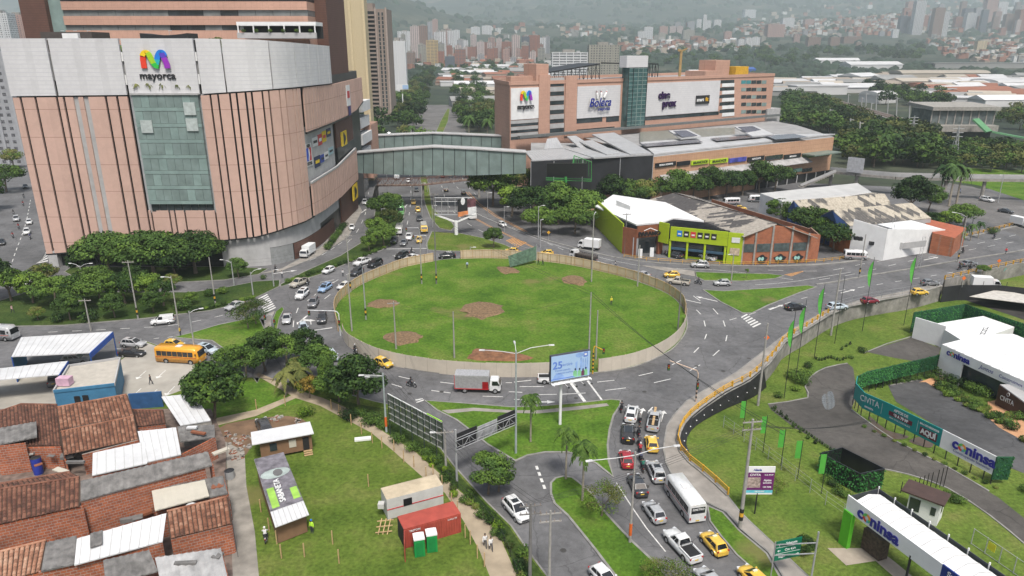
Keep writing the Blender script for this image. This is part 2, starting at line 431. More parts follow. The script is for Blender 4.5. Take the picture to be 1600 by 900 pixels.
def isl(name,pts,mtop,lbl=None,h=.13,kerb=.28,smooth=0,world=None,kind='structure',km=None):
 poly=[(p.x,p.y)for p in W(pts)]if world is None else[(p[0],p[1])for p in world]
 if smooth:poly=smp(poly,smooth)
 b=MB();inner=offsetpoly(poly,kerb)
 n=len(poly);km=km or KERB
 ar=sum(poly[i][0]*poly[(i+1)%n][1]-poly[(i+1)%n][0]*poly[i][1]for i in range(n))
 if ar<0:poly=poly[::-1];inner=inner[::-1]
 for i in range(n):
  j=(i+1)%n;a,c=poly[i],poly[j];d,e=inner[i],inner[j]
  b.fc_([(a[0],a[1],-.02),(c[0],c[1],-.02),(c[0],c[1],h),(a[0],a[1],h)],km)
  b.fc_([(a[0],a[1],h),(c[0],c[1],h),(e[0],e[1],h),(d[0],d[1],h)],km)
 o=b.bld('kerb');o['kind']='structure'
 t=patch(name,inner,h-.012,mtop,kind=kind,lbl=lbl);o.parent=t
 return t
isl('island_lawn',[(540,500),(533,520),(560,546),(590,563),(640,577),(710,586),(780,589),(860,588),(935,583),(990,574),(1030,558),(1056,542),(1074,515),(1072,490),(1058,470),(1035,455),(990,438),(940,424),(887,413),(838,407),(780,404),(720,404),(677,408),(625,419),(588,434),(558,447),(530,470),(522,490)][1:],GRASS,'round lawn inside the roundabout hoarding',smooth=3,kerb=.25)
isl('splitter_lawn',[(662,626),(725,630),(800,636),(837,635),(900,630),(955,624),(972,626),(970,635),(960,650),(954,672),(951,697),(953,722),(959,747),(950,741),(930,725),(905,713),(887,708),(852,708),(825,713),(805,722),(760,695),(740,678),(725,667),(712,657),(682,642)],GRASS,'triangular lawn between roundabout and side street')
patch('splitter_pavement',[(p.x,p.y)for p in W([(690,641),(740,637),(800,641),(840,641),(900,635),(948,630),(952,634),(905,640),(840,646),(800,645),(740,642),(700,646)],.122)],.124,WALK)
isl('median_lawn',[(859,772),(859,755),(867,747),(880,744),(895,746),(907,755),(930,775),(942,795),(960,815),(990,847),(1020,875),(1045,903),(1060,925),(985,925),(958,899),(930,862),(907,833),(885,806),(865,788)],GRASS,'long lawn between the side street and the queue of traffic')
isl('right_pavement',[(1200,543),(1215,531),(1240,512),(1290,486),(1340,470),(1420,454),(1468,443),(1471,448),(1425,461),(1375,470),(1330,479),(1298,492),(1260,516),(1228,535),(1218,549),(1203,569),(1172,596),(1137,614),(1104,636),(1077,658),(1063,680),(1062,700),(1077,722),(1107,747),(1139,777),(1157,800),(1172,815),(1204,845),(1255,893),(1290,925),(1236,925),(1200,864),(1157,828),(1134,801),(1103,786),(1075,768),(1050,745),(1040,725),(1036,705),(1037,690),(1041,667),(1051,650),(1072,627),(1100,610),(1150,582)],WALK,'curved concrete pavement along the yellow railing',kerb=.2)
isl('verge',[(1104,790),(1130,801),(1155,829),(1199,866),(1232,925),(1200,925),(1178,893),(1150,868),(1125,838),(1108,815)],GRASS,'grass verge beside the queueing traffic',kerb=.2)
isl('right_splitter_lawn',[(1097,453),(1130,455),(1225,449),(1262,446),(1277,449),(1250,458),(1200,478),(1176,490),(1160,490),(1125,472)],GRASS,'triangular lawn where the right hand road joins')
isl('east_splitter_lawn',[(1085,425),(1140,427),(1200,428),(1226,431),(1212,436),(1160,440),(1100,439),(1087,433)],GRASS,'narrow lawn between the two right hand carriageways')
isl('east_splitter_pavement',[(1000,415),(1040,418),(1086,424),(1088,433),(1060,428),(1030,422)],WALK,kerb=.2)
isl('north_splitter_lawn',[(674,362),(720,365),(755,372),(790,383),(806,391),(760,393),(700,393),(668,391),(665,383)],GRASSD,'lawn below the north billboard')
isl('north_median_lawn',[(656,276),(668,276),(672,300),(676,325),(690,338),(707,348),(711,355),(705,361),(686,357),(672,341),(664,320),(659,300)],GRASSD,'slim lawn between the avenue carriageways')
isl('avenue_median',[(658,262),(668,262),(700,190),(703,170),(699,170),(688,190)],GRASSD,'planted strip between the avenue carriageways',kerb=.2)
isl('garden_strip',[(628,305),(634,330),(622,372),(598,391),(576,399),(541,413),(502,429),(438,449),(437,445),(474,425),(531,400),(563,380),(583,345),(588,312)],SHRUBG,'planted strip below the mall with trees')
isl('west_garden',[(-60,520),(0,511),(100,509),(228,498),(328,486),(380,474),(408,462),(437,448),(438,438),(400,440),(350,450),(300,457),(200,457),(100,456),(60,452),(0,470),(-60,490)],SHRUBG,'shrubby bank of trees between lane and road',kerb=.2)
isl('foot_garden',[(110,418),(345,417),(420,420),(405,429),(350,438),(230,444),(130,442),(100,425)],SHRUBG,'shady planted bed at the foot of the mall',kerb=.2)
isl('mall_pavement',[(560,318),(566,330),(545,370),(500,400),(440,424),(405,428),(440,420),(470,404),(500,387),(538,345),(552,322)],WALK,'pavement round the foot of the big mall',kerb=.2)
isl('west_splitter_lawn',[(268,528),(300,520),(340,508),(398,496),(415,500),(416,520),(408,545),(400,580),(330,533)],GRASS,'bright lawn between the two western carriageways')
isl('crossing_pavement',[(404,497),(418,491),(430,486),(424,500),(424,530),(416,570),(402,600),(395,590),(408,545),(415,520)],WALK,kerb=.2)
isl('small_median',[(431,487),(441,480),(444,484),(437,497),(433,516),(428,535),(425,520),(426,500)],GRASS,kerb=.1)
isl('site_block',[(-200,800),(-100,640),(-40,600),(190,560),(225,532),(262,545),(305,562),(330,590),(400,590),(440,596),(520,610),(588,628),(645,640),(680,688),(712,730),(762,785),(800,822),(830,866),(858,903),(875,940),(820,1000),(-150,1000)],GRASSD,'grassy building site with worn paths',kerb=.2)
Z1=.124
patch('forecourt',[(p.x,p.y)for p in W([(-80,640),(-60,600),(190,562),(226,534),(262,547),(304,563),(303,602),(252,622),(205,626),(85,640)],Z1)],Z1,mat('forecourt_concrete',(.36,.34,.3),.9,var=.15,scale=.3,dirt=.4),lbl='pale concrete forecourt with painted arrows')
patch('park_lawn',[(p.x,p.y)for p in W([(305,600),(340,592),(440,600),(500,612),(470,630),(380,648),(335,655),(310,640)],Z1)],Z1,GRASS)
for nm,pts in(('path',[(330,655),(400,640),(455,618),(400,586),(404,582),(468,610),(505,622),(548,640),(600,675),(650,707),(687,740),(750,795),(780,837),(797,875),(810,905),(820,925),(775,925),(750,862),(725,815),(695,770),(662,747),(615,705),(580,676),(540,655),(500,634),(462,622),(400,650),(335,666)]),):
 patch(nm,[(p.x,p.y)for p in W(pts,Z1)],Z1+.006,mat('path_concrete',(.34,.28,.2),.95,var=.2,scale=.5,dirt=.35),lbl='sandy concrete footpath beside the timber stakes')
patch('dirt_patch',smp([(p.x,p.y)for p in W([(340,670),(395,655),(450,650),(480,660),(470,675),(400,690),(385,710),(355,720)],Z1)],3),Z1+.005,DIRT,lbl='bare earth strewn with rubble')
patch('alley',[(p.x,p.y)for p in W([(352,690),(382,705),(385,760),(398,830),(405,905),(410,930),(365,930),(362,860),(357,770)],Z1)],Z1+.008,mat('alley_concrete',(.27,.25,.22),.95,var=.3,scale=.5,dirt=.5),lbl='cracked concrete alley between houses and site')
patch('planting_strip',[(p.x,p.y)for p in W([(510,620),(560,632),(640,645),(676,690),(708,732),(758,787),(796,824),(826,868),(853,903),(860,925),(824,925),(812,905),(800,875),(783,837),(753,795),(690,740),(653,707),(603,675),(550,640)],Z1)],Z1+.004,SHRUBG)
lot=[(p.x+.0,p.y)for p in RAILW][::-1]
lotp=[(p.x,p.y)for p in W([(1139,777),(1172,815),(1204,845),(1255,893),(1290,930),(1700,930)])]
LOTPOLY=[(p.x,p.y)for p in RAILW][::-1]+lotp+[(110,70),(150,110),(190,175),(150,185)]+[(p.x,p.y)for p in RAIL2][::-1][1:]
patch('lot_grass',LOTPOLY,.02,grassmat('lot_grass',(.065,.12,.018),(.11,.165,.028),(.17,.175,.055),dirt=.68),zf=lotz,lbl='lawn of the sales lot below the road')
def lpt(name,pts,m,dz=.03,sm=0,lbl=None):
 poly=[(p.x,p.y)for p in WL(pts)]
 if sm:poly=smp(poly,sm)
 return patch(name,poly,dz,m,zf=lotz,lbl=lbl)
lpt('lot_yard',[(1600,850),(1545,805),(1480,763),(1420,742),(1378,733),(1300,703),(1240,668),(1204,640),(1200,632),(1262,622),(1258,605),(1268,588),(1290,575),(1324,568),(1333,575),(1340,615),(1330,640),(1350,655),(1400,690),(1480,730),(1560,778),(1600,810),(1700,880),(1700,930)],asphaltmat('cracked_asphalt',.07,(1.08,1,.92)),.045,0,'cracked grey yard with puddle stains')
lpt('lot_drive',[(1388,603),(1440,593),(1510,632),(1600,683),(1800,790),(1800,860),(1700,800),(1600,740),(1570,728),(1500,690),(1400,628)],asphaltmat('drive_asphalt',.07),.05,0,'smooth asphalt drive behind the turquoise hoarding')
lpt('lot_slab',[(1352,550),(1425,527),(1470,545),(1462,570),(1400,560)],asphaltmat('cracked_asphalt',.085),.05)
lpt('clay_path',[(1435,598),(1462,588),(1490,583),(1510,590),(1500,596),(1478,600),(1462,605)],mat('clay',(.5,.27,.14),.95,var=.12),.06)
lpt('clay_path',[(1543,628),(1560,625),(1600,660),(1640,690),(1640,712),(1600,690),(1560,668),(1546,655)],mat('clay',(.5,.27,.14)),.06)
lpt('mud_stain',[(1358,650),(1385,672),(1420,682),(1400,687),(1370,675)],mat('mud',(.085,.055,.035),.4),.055,3)
lpt('mud_stain',[(1420,690),(1440,683),(1458,694),(1450,700)],mat('mud',(.085,.055,.035),.4),.055,3)
lpt('puddle',[(1284,620),(1300,612),(1304,635),(1290,640)],mat('puddle',(.1,.1,.1),.08,spec=.9),.056,3)
lpt('concrete_apron',[(1293,857),(1370,857),(1400,880),(1430,905),(1400,905),(1368,877),(1322,884)],mat('apron',(.36,.31,.25),.9,var=.1,dirt=.2),.05)
def kln(pts,zf,w=.2,h=.12,m=None,name='kerb_line'):
 b=MB()
 for a,c in zip(pts,pts[1:]):
  b.ws(a,c,(zf(*a[:2])-.1,zf(*c[:2])-.1),(zf(*a[:2])+h,zf(*c[:2])+h),w,m or KERB)
 o=b.bld(name);o['kind']='structure';return o
for pts in([(1200,632),(1262,622),(1258,605),(1268,588),(1290,575),(1324,568)],[(1330,640),(1350,655),(1400,690),(1480,730),(1545,768)],[(1378,733),(1420,742),(1480,763),(1545,805),(1600,850)],[(1388,603),(1440,593)],[(1350,552),(1425,526),(1472,546)]):
 kln(osp(WL(pts),2),lotz)
# painted markings (thin sheets 4 mm above the asphalt)
ZM=.006
def dash(b,a,c,w=.16,m=None):
 a=V3(a[:2]);c=V3(c[:2]);n=V3((-(c-a).y,(c-a).x)).normalized()*w/2
 b.fc_([(a.x-n.x,a.y-n.y,ZM),(c.x-n.x,c.y-n.y,ZM),(c.x+n.x,c.y+n.y,ZM),(a.x+n.x,a.y+n.y,ZM)],m or WPAINT)
mk=MB()
for a,c in[((623,588),(640,592)),((612,600),(628,605)),((688,597),(712,600)),((674,610),(704,614)),((754,619),(786,620)),((790,598),(800,598)),((795,612),(816,613)),((812,604),(850,604)),((830,617),(870,616)),((878,616),(915,614)),((933,597),(960,594)),((946,610),(978,606)),((998,587),(1020,582)),((1022,598),(1048,592)),((1050,570),(1064,563)),((1078,579),(1094,570)),((1084,551),(1092,543)),((1114,556),(1124,547)),((1101,530),(1104,522)),((1134,533),(1136,524)),((1102,510),(1100,501)),((1133,510),(1130,501)),((1095,491),(1088,484)),((1122,491),(1114,482)),((1094,470),(1083,462)),((1072,473),(1062,466)),((803,624),(822,625)),((812,586),(822,588)),((463,489),(466,481)),((458,511),(459,501)),((486,507),(485,499)),((486,466),(494,459)),((507,467),(516,460)),((500,441),(522,437)),((502,537),(506,541)),((555,598),(565,602)),((513,445),(523,440))]:
 dash(mk,P(*a),P(*c),.17)
for a,c,w in[((485,517),(519,512),.35),((963,754),(975,773),.14),((975,773),(990,796),.14),((990,796),(1010,825),.14),((1010,825),(1040,862),.14),((803,597),(830,594),.2),((1013,643),(1020,636),.2),((604,389),(672,388),.35),((891,597),(915,629),.5),((918,595),(942,627),.3),((300,527),(362,512),.15),((362,512),(400,497),.15),((75,532),(150,531),.15)]:
 dash(mk,P(*a),P(*c),w)
def dsh(pts,n,fill=.5,w=.16,m=None):
 sp=osp(W(pts),6);L=[0]
 for a,c in zip(sp,sp[1:]):L.append(L[-1]+(c-a).length)
 def at(s):
  s=max(0,min(L[-1],s))
  for i in range(len(L)-1):
   if s<=L[i+1]:return sp[i].lerp(sp[i+1],(s-L[i])/max(1e-6,L[i+1]-L[i]))
  return sp[-1]
 for k in range(n):
  a=at(L[-1]*k/n);c=at(L[-1]*(k+fill)/n);dash(mk,a,c,w,m)
dsh([(800,357),(850,377),(900,392),(975,411),(1040,419),(1125,422),(1240,437)],14,.98,.14)
dsh([(742,332),(770,345),(800,357)],3,.98,.14)
dsh([(1200,422),(1290,423),(1350,412),(1430,398),(1520,382),(1600,364)],12,.45,.16)
dsh([(1280,437),(1340,427),(1420,408),(1500,393),(1600,375)],10,.4,.16)
dsh([(840,373),(900,398),(960,415)],6,.5)
dsh([(1180,445),(1240,440),(1330,425)],5,.98,.14)
dsh([(1140,500),(1200,483),(1270,462),(1350,448),(1450,432),(1530,418)],14,.35)
for t in(0,1):dsh([(728+4*t,300),(745+4*t,318),(785+4*t,345),(820+4*t,362)],3,1,.2,OPAINT)
for t in(0,1):dsh([(742+3*t,342),(770+3*t,357),(800+3*t,371),(835+3*t,388)],3,1,.16,OPAINT)
dsh([(640,272),(642,300),(640,330),(634,360)],8,.4);dsh([(690,290),(700,320),(725,345),(760,365),(800,380)],10,.45)
dsh([(700,270),(712,290),(740,318)],6,.4);dsh([(718,270),(730,290),(750,310)],5,.4)
dsh([(576,300),(572,330),(556,365),(530,390)],7,.4);dsh([(460,415),(500,400),(540,375)],5,.5)
dsh([(480,470),(540,430),(600,402),(650,396)],7,.4);dsh([(10,440),(22,400),(40,350),(48,310)],18,.5,.18)
dsh([(75,519),(200,513),(290,505),(400,480)],9,.4);dsh([(240,529),(330,519),(400,500)],8,.4);dsh([(180,545),(250,545)],3,.4);dsh([(330,542),(420,540)],4,.4)
dsh([(680,200),(668,240),(662,262)],3,.0);dsh([(838,728),(853,768)],4,.6,.35);dsh([(800,700),(850,770)],5,.0)
def zebra(p0,p1,q0,q1,n,m=None):
 a0,a1,b0,b1=(P(*q)for q in(p0,p1,q0,q1))
 for k in range(n):
  t=(k+.15)/n;u=(k+.65)/n
  mk.fc_([(*a0. lerp(a1,t)[:2],ZM),(*b0. lerp(b1,t)[:2],ZM),(*b0. lerp(b1,u)[:2],ZM),(*a0. lerp(a1,u)[:2],ZM)],m or WPAINT)
zebra((402,467),(415,490),(417,459),(432,482),8)
zebra((1157,495),(1178,513),(1166,490),(1191,507),6)
zebra((66,406),(55,412),(74,389),(75,410),5);zebra((30,436),(48,428),(40,445),(62,436),8)
zebra((1225,429),(1237,432),(1255,423),(1256,424),8,OPAINT);zebra((790,376),(810,387),(800,372),(824,379),8,OPAINT)
zebra((660,622),(664,626),(648,624),(652,631),2)
def arw(px,py,ang,L=4.,W_=.22,m=None,turn=0):
 c=P(px,py);d=V3((math.sin(ang),math.cos(ang),0));n=V3((d.y,-d.x,0))
 dash(mk,c-d*L/2,c+d*L/4,W_,m)
 mk.fc_([tuple((c+d*L/4-n*.55).xy)+(ZM+.001,),tuple((c+d*L/4+n*.55).xy)+(ZM+.001,),tuple((c+d*L/2).xy)+(ZM+.001,)][::1],m or WPAINT)
 if turn:
  e=c+n*turn*1.6;dash(mk,c,e,W_*2,m)
  mk.fc_([tuple((e-d*.6).xy)+(ZM+.002,),tuple((e+n*turn*1.2).xy)+(ZM+.002,),tuple((e+d*.6).xy)+(ZM+.002,)],m or WPAINT)
arw(472,500,R(188),5,.4,None,-1);arw(1078,470,R(-52),5,.3);arw(1104,467,R(-50),5,.3);arw(842,628,R(90),5,.35)
arw(1213,480,R(52),5,.3);arw(1325,455,R(60),5,.3);arw(1455,404,R(62),6,.3);arw(634,322,R(182),6,.3);arw(652,330,R(182),6,.3)
arw(568,330,R(5),6,.3);arw(1002,646,R(20),3.5,.25);arw(1035,650,R(20),3.5,.25);arw(572,288,R(10),5,.3);arw(445,425,R(60),6,.35)
markings=mk.bld('road_markings');markings['kind']='structure';markings['label']='white and orange painted road markings'
mk=MB();ZM=Z1+.012
for q in((221,587,180),(252,586,180),(213,615,180),(238,617,180),(266,612,180)):arw(q[0],q[1],R(q[2]),3.2,.15)
fm=mk.bld('forecourt_arrows');fm['kind']='structure';ZM=.006
for i,q in enumerate([[(722,478),(740,472),(765,472),(785,478),(788,487),(770,495),(745,497),(725,490)],[(600,525),(625,518),(650,519),(661,528),(645,537),(615,537)],[(575,474),(595,468),(618,470),(622,477),(600,482),(580,480)],[(730,555),(745,545),(780,548),(826,556),(822,564),(770,565),(735,562)],[(876,436),(893,430),(916,437),(912,446),(890,444)],[(775,418),(795,417),(812,424),(790,428)]]):
 b=MB();poly=smp([(p.x,p.y)for p in W(q,.12)],3);cx=sum(p[0]for p in poly)/len(poly);cy=sum(p[1]for p in poly)/len(poly)
 m=mat('heaped_earth',(.19,.09,.045),.95,var=.4,scale=1.5,dirt=.4,bump=.6)if i in(3,)else mat('mulch',(.17,.11,.06),.95,var=.5,scale=2.5,bump=.6)
 rings=[(1.,.125),(.85,.3),(.5,.38),(.1,.3)];vs_=[]
 for k,z in rings:
  for j,p in enumerate(poly):
   kk=k*(1+.1*math.sin(j*2.3+i)+random.uniform(-.14,.12))if k==1. else k
   vs_.append((cx+(p[0]-cx)*kk,cy+(p[1]-cy)*kk,z+(random.uniform(-.07,.07)if k<1 else 0)))
 n=len(poly);fs=[(a*n+j,a*n+(j+1)%n,(a+1)*n+(j+1)%n,(a+1)*n+j)for a in range(3)for j in range(n)]+[tuple(range(3*n,4*n))]
 b.mesh(vs_,fs,m,True);o=b.bld('earth_mound');o['kind']='structure';o['label']='low mound of bare earth in the roundabout lawn'
b=MB()
for x,y in((1088,572),(1170,560),(1098,615),(1007,612),(1130,580),(560,500),(640,615),(735,640),(1180,575),(900,622),(930,900),(880,860),(1010,760),(1060,640),(430,470),(690,612)):
 p=P(x,y);b.fc_([(p.x+.36*math.cos(t),p.y+.36*math.sin(t),.007)for t in[6.283*k/12 for k in range(12)]],mat('manhole_iron',(.045,.043,.04),.7))
o=b.bld('manholes');o['kind']='structure'
# trees and plants
LEAF_D=leafmat('leaves_dark',(.008,.024,.005),(.058,.115,.02))
LEAF_M=leafmat('leaves_mid',(.013,.038,.006),(.10,.175,.025))
LEAF_L=leafmat('leaves_light',(.026,.065,.008),(.15,.24,.028))
LEAF_Y=leafmat('leaves_olive',(.045,.060,.012),(.16,.17,.045))
LEAF_P=leafmat('palm_leaves',(.015,.045,.010),(.07,.13,.03))
BARK=mat('bark',(.15,.12,.09),.95,var=.3,scale=2)
BARKL=mat('pale_bark',(.28,.25,.2),.95,var=.2,scale=2)
def leafcloud(b,c,r,n,size,m,rng,flat=1.):
 for _ in range(n):
  while True:
   q=V3((rng.uniform(-1,1),rng.uniform(-1,1),rng.uniform(-1,1)))
   if.05<q.length<=1:break
  q=q.normalized()*(q.length**.45)
  p=V3((c[0]+q.x*r[0],c[1]+q.y*r[1],c[2]+q.z*r[2]))
  nrm=(q+V3((rng.uniform(-.7,.7),rng.uniform(-.7,.7),rng.uniform(-.2,.9)))).normalized()
  u=nrm.orthogonal().normalized();w=nrm.cross(u);a=rng.uniform(0,6.28);s=size*rng.uniform(.6,1.25)
  u2=u*math.cos(a)+w*math.sin(a);w2=nrm.cross(u2)
  b.fc_([p+u2*s,p+w2*s*.62,p-u2*s*.85,p-w2*s*.55],m)
def tree_proto(name,h,cw,ch,trunk_h,leaf=.4,clumps=26,per=70,m=None,m2=None,seed=1,spread=1.,umbrella=0.,tr=.22,bark=None,limbs=6,dens=1.):
 rng=random.Random(seed);root=thg(name,'tree','tree',(0,0,-500));ORG[root.name]=V3((0,0,0))
 t=MB();bk=bark or BARK;lean=V3((rng.uniform(-.3,.3),rng.uniform(-.3,.3),0))
 top=V3((lean.x,lean.y,trunk_h));t.tb_((0,0,0),top*.5,tr*1.25,tr,bk,7);t.tb_(top*.5,top,tr,tr*.8,bk,7)
 cen=V3((lean.x,lean.y,h-ch/2));C_=[]
 for k in range(clumps):
  a=rng.uniform(0,6.283);el=math.asin(rng.uniform(-.55,1));rr=rng.uniform(.55,1.)**.5
  q=V3((math.cos(a)*math.cos(el)*cw/2*rr*.8,math.sin(a)*math.cos(el)*cw/2*rr*.8,math.sin(el)*ch/2*.72*(1-umbrella*.5)))
  q.z-=umbrella*.35*ch*(q.xy.length/(cw/2))**2
  C_.append(cen+q)
 for k in range(limbs):
  c=C_[k*len(C_)//limbs];mid=top.lerp(c,.5)+V3((0,0,rng.uniform(-.1,.4)));t.tb_(top,mid,tr*.5,tr*.3,bk,5);t.tb_(mid,c,tr*.3,tr*.08,bk,5)
 t.bld('trunk',root)
 cr=MB();r0=cw/(clumps**.36)*.62
 for k,c in enumerate(C_):
  r=r0*rng.uniform(.7,1.2);mm=(m2 if(m2 and rng.random()<.35)else m)
  leafcloud(cr,c,(r,r,r*.62*(1-.3*umbrella)),int(per*dens),leaf,mm,rng)
 c=cr.bld('crown',root);pnb(c)
 return root
def palm_proto(name,h,seed=1,fr=14,L=2.4,tr=.16,m=None):
 rng=random.Random(seed);root=thg(name,'palm','palm tree',(0,0,-500));ORG[root.name]=V3((0,0,0));m=m or LEAF_P
 t=MB();t.tb_((0,0,0),(0,0,h),tr*1.3,tr*.7,BARKL,8);t.bld('trunk',root)
 cr=MB()
 for k in range(fr):
  a=6.283*k/fr+rng.uniform(-.2,.2);lift=rng.uniform(-.1,.9);d=V3((math.cos(a),math.sin(a),0));n=V3((-d.y,d.x,0));prev=None;S=7
  for s in range(S+1):
   t_=s/S;p=V3((0,0,h))+d*L*t_*(1-.12*t_)+V3((0,0,L*(lift*t_-1.15*t_*t_)))
   if prev is not None:
    wv=L*.19*math.sin(math.pi*min(1,t_*.86+.1))+.03
    for sd_ in(-1,1):
     tip=n*sd_*wv+V3((0,0,-wv*.55))
     cr.fc_([prev,prev.lerp(p,.62),prev.lerp(p,.9)+tip,prev.lerp(p,.45)+tip*1.05],m)
     cr.fc_([prev.lerp(p,.5),p,p.lerp(prev,-.3)+tip*.9,prev.lerp(p,.9)+tip],m)
   prev=p
 c=cr.bld('crown',root);pnb(c);return root
def bush_proto(name,r,h,m,seed=1,n=260,leaf=.16,m2=None,cat='shrub'):
 rng=random.Random(seed);root=thg(name,'shrub',cat,(0,0,-500));ORG[root.name]=V3((0,0,0))
 t=MB()
 for k in range(4):
  a=k*1.57+.4;t.tb_((0,0,-.05),(math.cos(a)*r*.5,math.sin(a)*r*.5,h*.6),.05,.02,BARK,5)
 t.bld('stem',root);b=MB()
 for k in range(5):
  a=rng.uniform(0,6.28);q=rng.uniform(0,.5)*r
  leafcloud(b,(math.cos(a)*q,math.sin(a)*q,h*rng.uniform(.42,.6)),(r*.68,r*.68,h*.45),n//5,leaf,m2 if(m2 and k%2)else m,rng)
 c=b.bld('foliage',root);pnb(c);return root
TP={'broad':tree_proto('broadleaf_tree',8,10,5.5,3.2,.30,34,120,LEAF_M,LEAF_D,1,umbrella=.5),'dark':tree_proto('dense_tree',9,8.5,7,2.6,.30,34,125,LEAF_D,LEAF_M,2),'bright':tree_proto('bright_tree',7,7,5,2.4,.28,26,120,LEAF_L,LEAF_M,3),'round':tree_proto('round_tree',5.6,5.2,4.2,1.9,.17,24,260,LEAF_M,LEAF_D,4,tr=.14),'airy':tree_proto('feathery_tree',4.6,5.4,3.6,1.4,.11,22,130,LEAF_Y,LEAF_L,5,tr=.1),'slim':tree_proto('slender_tree',8.2,3.,3.4,5.6,.2,14,95,LEAF_M,LEAF_D,6,tr=.11,bark=BARK),'umbrella':tree_proto('spreading_tree',10,14,7.6,3.4,.34,60,130,LEAF_D,LEAF_M,7,umbrella=.55,tr=.34),'olive':tree_proto('olive_tree',7,7.6,5,2.6,.28,24,100,LEAF_Y,LEAF_M,8),'palm':palm_proto('palm_tree',6.5,1),'royal':palm_proto('royal_palm',11,2,16,3.8,.26),'smallpalm':palm_proto('small_palm',2.6,3,12,1.5,.07,LEAF_Y),'slimpalm':palm_proto('slender_palm',6.3,9,20,1.7,.1,LEAF_M),'fardark':tree_proto('evergreen_tree',10,12,8.5,3,.8,16,34,LEAF_D,LEAF_M,11,limbs=3),'farbright':tree_proto('leafy_tree',9,11,7.5,3,.8,15,34,LEAF_M,LEAF_L,12,limbs=3),'farolive':tree_proto('dry_leaved_tree',9,12,7,3,.8,15,34,LEAF_Y,LEAF_D,13,limbs=3),'bush':bush_proto('shrub',.9,1.1,LEAF_M,1,420,.11,LEAF_D),'bushl':bush_proto('shrub',.8,.95,LEAF_L,2,420,.1,LEAF_M),'bushd':bush_proto('shrub',1.1,1.2,LEAF_D,3,480,.12,LEAF_M),'bushy':bush_proto('shrub',.8,.8,LEAF_Y,4,420,.1,LEAF_L),'bigbush':bush_proto('shrub',2.2,2.4,LEAF_M,5,800,.2,LEAF_D),'tuft':bush_proto('small_shrub',.3,.75,LEAF_D,6,70,.12),}
PROTOS=list(TP.values());USED=set()
def plant(kind,at,lbl,grp=None,s=1.,col=(1,1,1),cat=None,sx=None,rz=None,name=None):
 o=cpt(TP[kind],loc=at,rz=random.uniform(0,6.28)if rz is None else rz,scale=(s*(sx or 1),s*(sx or 1),s),lbl=lbl,grp=grp,color=col)
 if cat:o['category']=cat
 if name:o.name=name
 return o
def drop_protos():
 for p in PROTOS:
  for c in list(p.children):
   for g in list(c.children):
    bpy.data.objects.remove(g)
   bpy.data.objects.remove(c)
  bpy.data.objects.remove(p)
# vehicles (x forward)
PAINT=ocol('vehicle_paint',.28,.1,.6)
VGLASS=mat('vehicle_glass',(.012,.014,.017),.08,var=.1,spec=.9)
TYRE=mat('tyre_rubber',(.015,.015,.015),.8);RIM=mat('wheel_rim',(.4,.41,.42),.35,.6);PLAST=mat('dark_plastic',(.02,.02,.022),.6)
HEADL=mat('headlight_glass',(.6,.62,.64),.12,spec=.9);TAILL=mat('tail_light',(.38,.012,.012),.2,spec=.8)
PLATE=mat('number_plate',(.65,.45,.05),.6);CHROME=mat('chrome',(.5,.5,.51),.25,.7)
def wheel(root,x,y,r=.31,w=.21,name='wheel'):
 b=MB();s=1 if y>0 else-1
 b.tb_((x,y-w/2,r),(x,y+w/2,r),r,r,TYRE,18);o=b.bld(name,root)
 c=MB();c.tb_((x,y+s*(w/2-.02),r),(x,y+s*(w/2+.012),r),r*.62,r*.58,RIM,12);c.bld('rim',o);return o
def loft(b,secs,m,caps=True):
 n=len(secs[0])
 for i,s in enumerate(secs):
  pass
 pts=[p for s in secs for p in s]
 fs=[(i*n+j,i*n+(j+1)%n,(i+1)*n+(j+1)%n,(i+1)*n+j)for i in range(len(secs)-1)for j in range(n)]
 b.mesh(pts,fs,m,True)
 if caps:b.mesh(pts,[tuple(range(n-1,-1,-1)),tuple(range((len(secs)-1)*n,len(secs)*n))],m)
def pn4(b,q,off,m,inset=.06):
 q=[V3(p)for p in q];c=sum(q,V3())/4;n=(q[1]-q[0]).cross(q[3]-q[0]).normalized()
 b.fc_([c+(p-c)*(1-inset)+n*off for p in q],m)
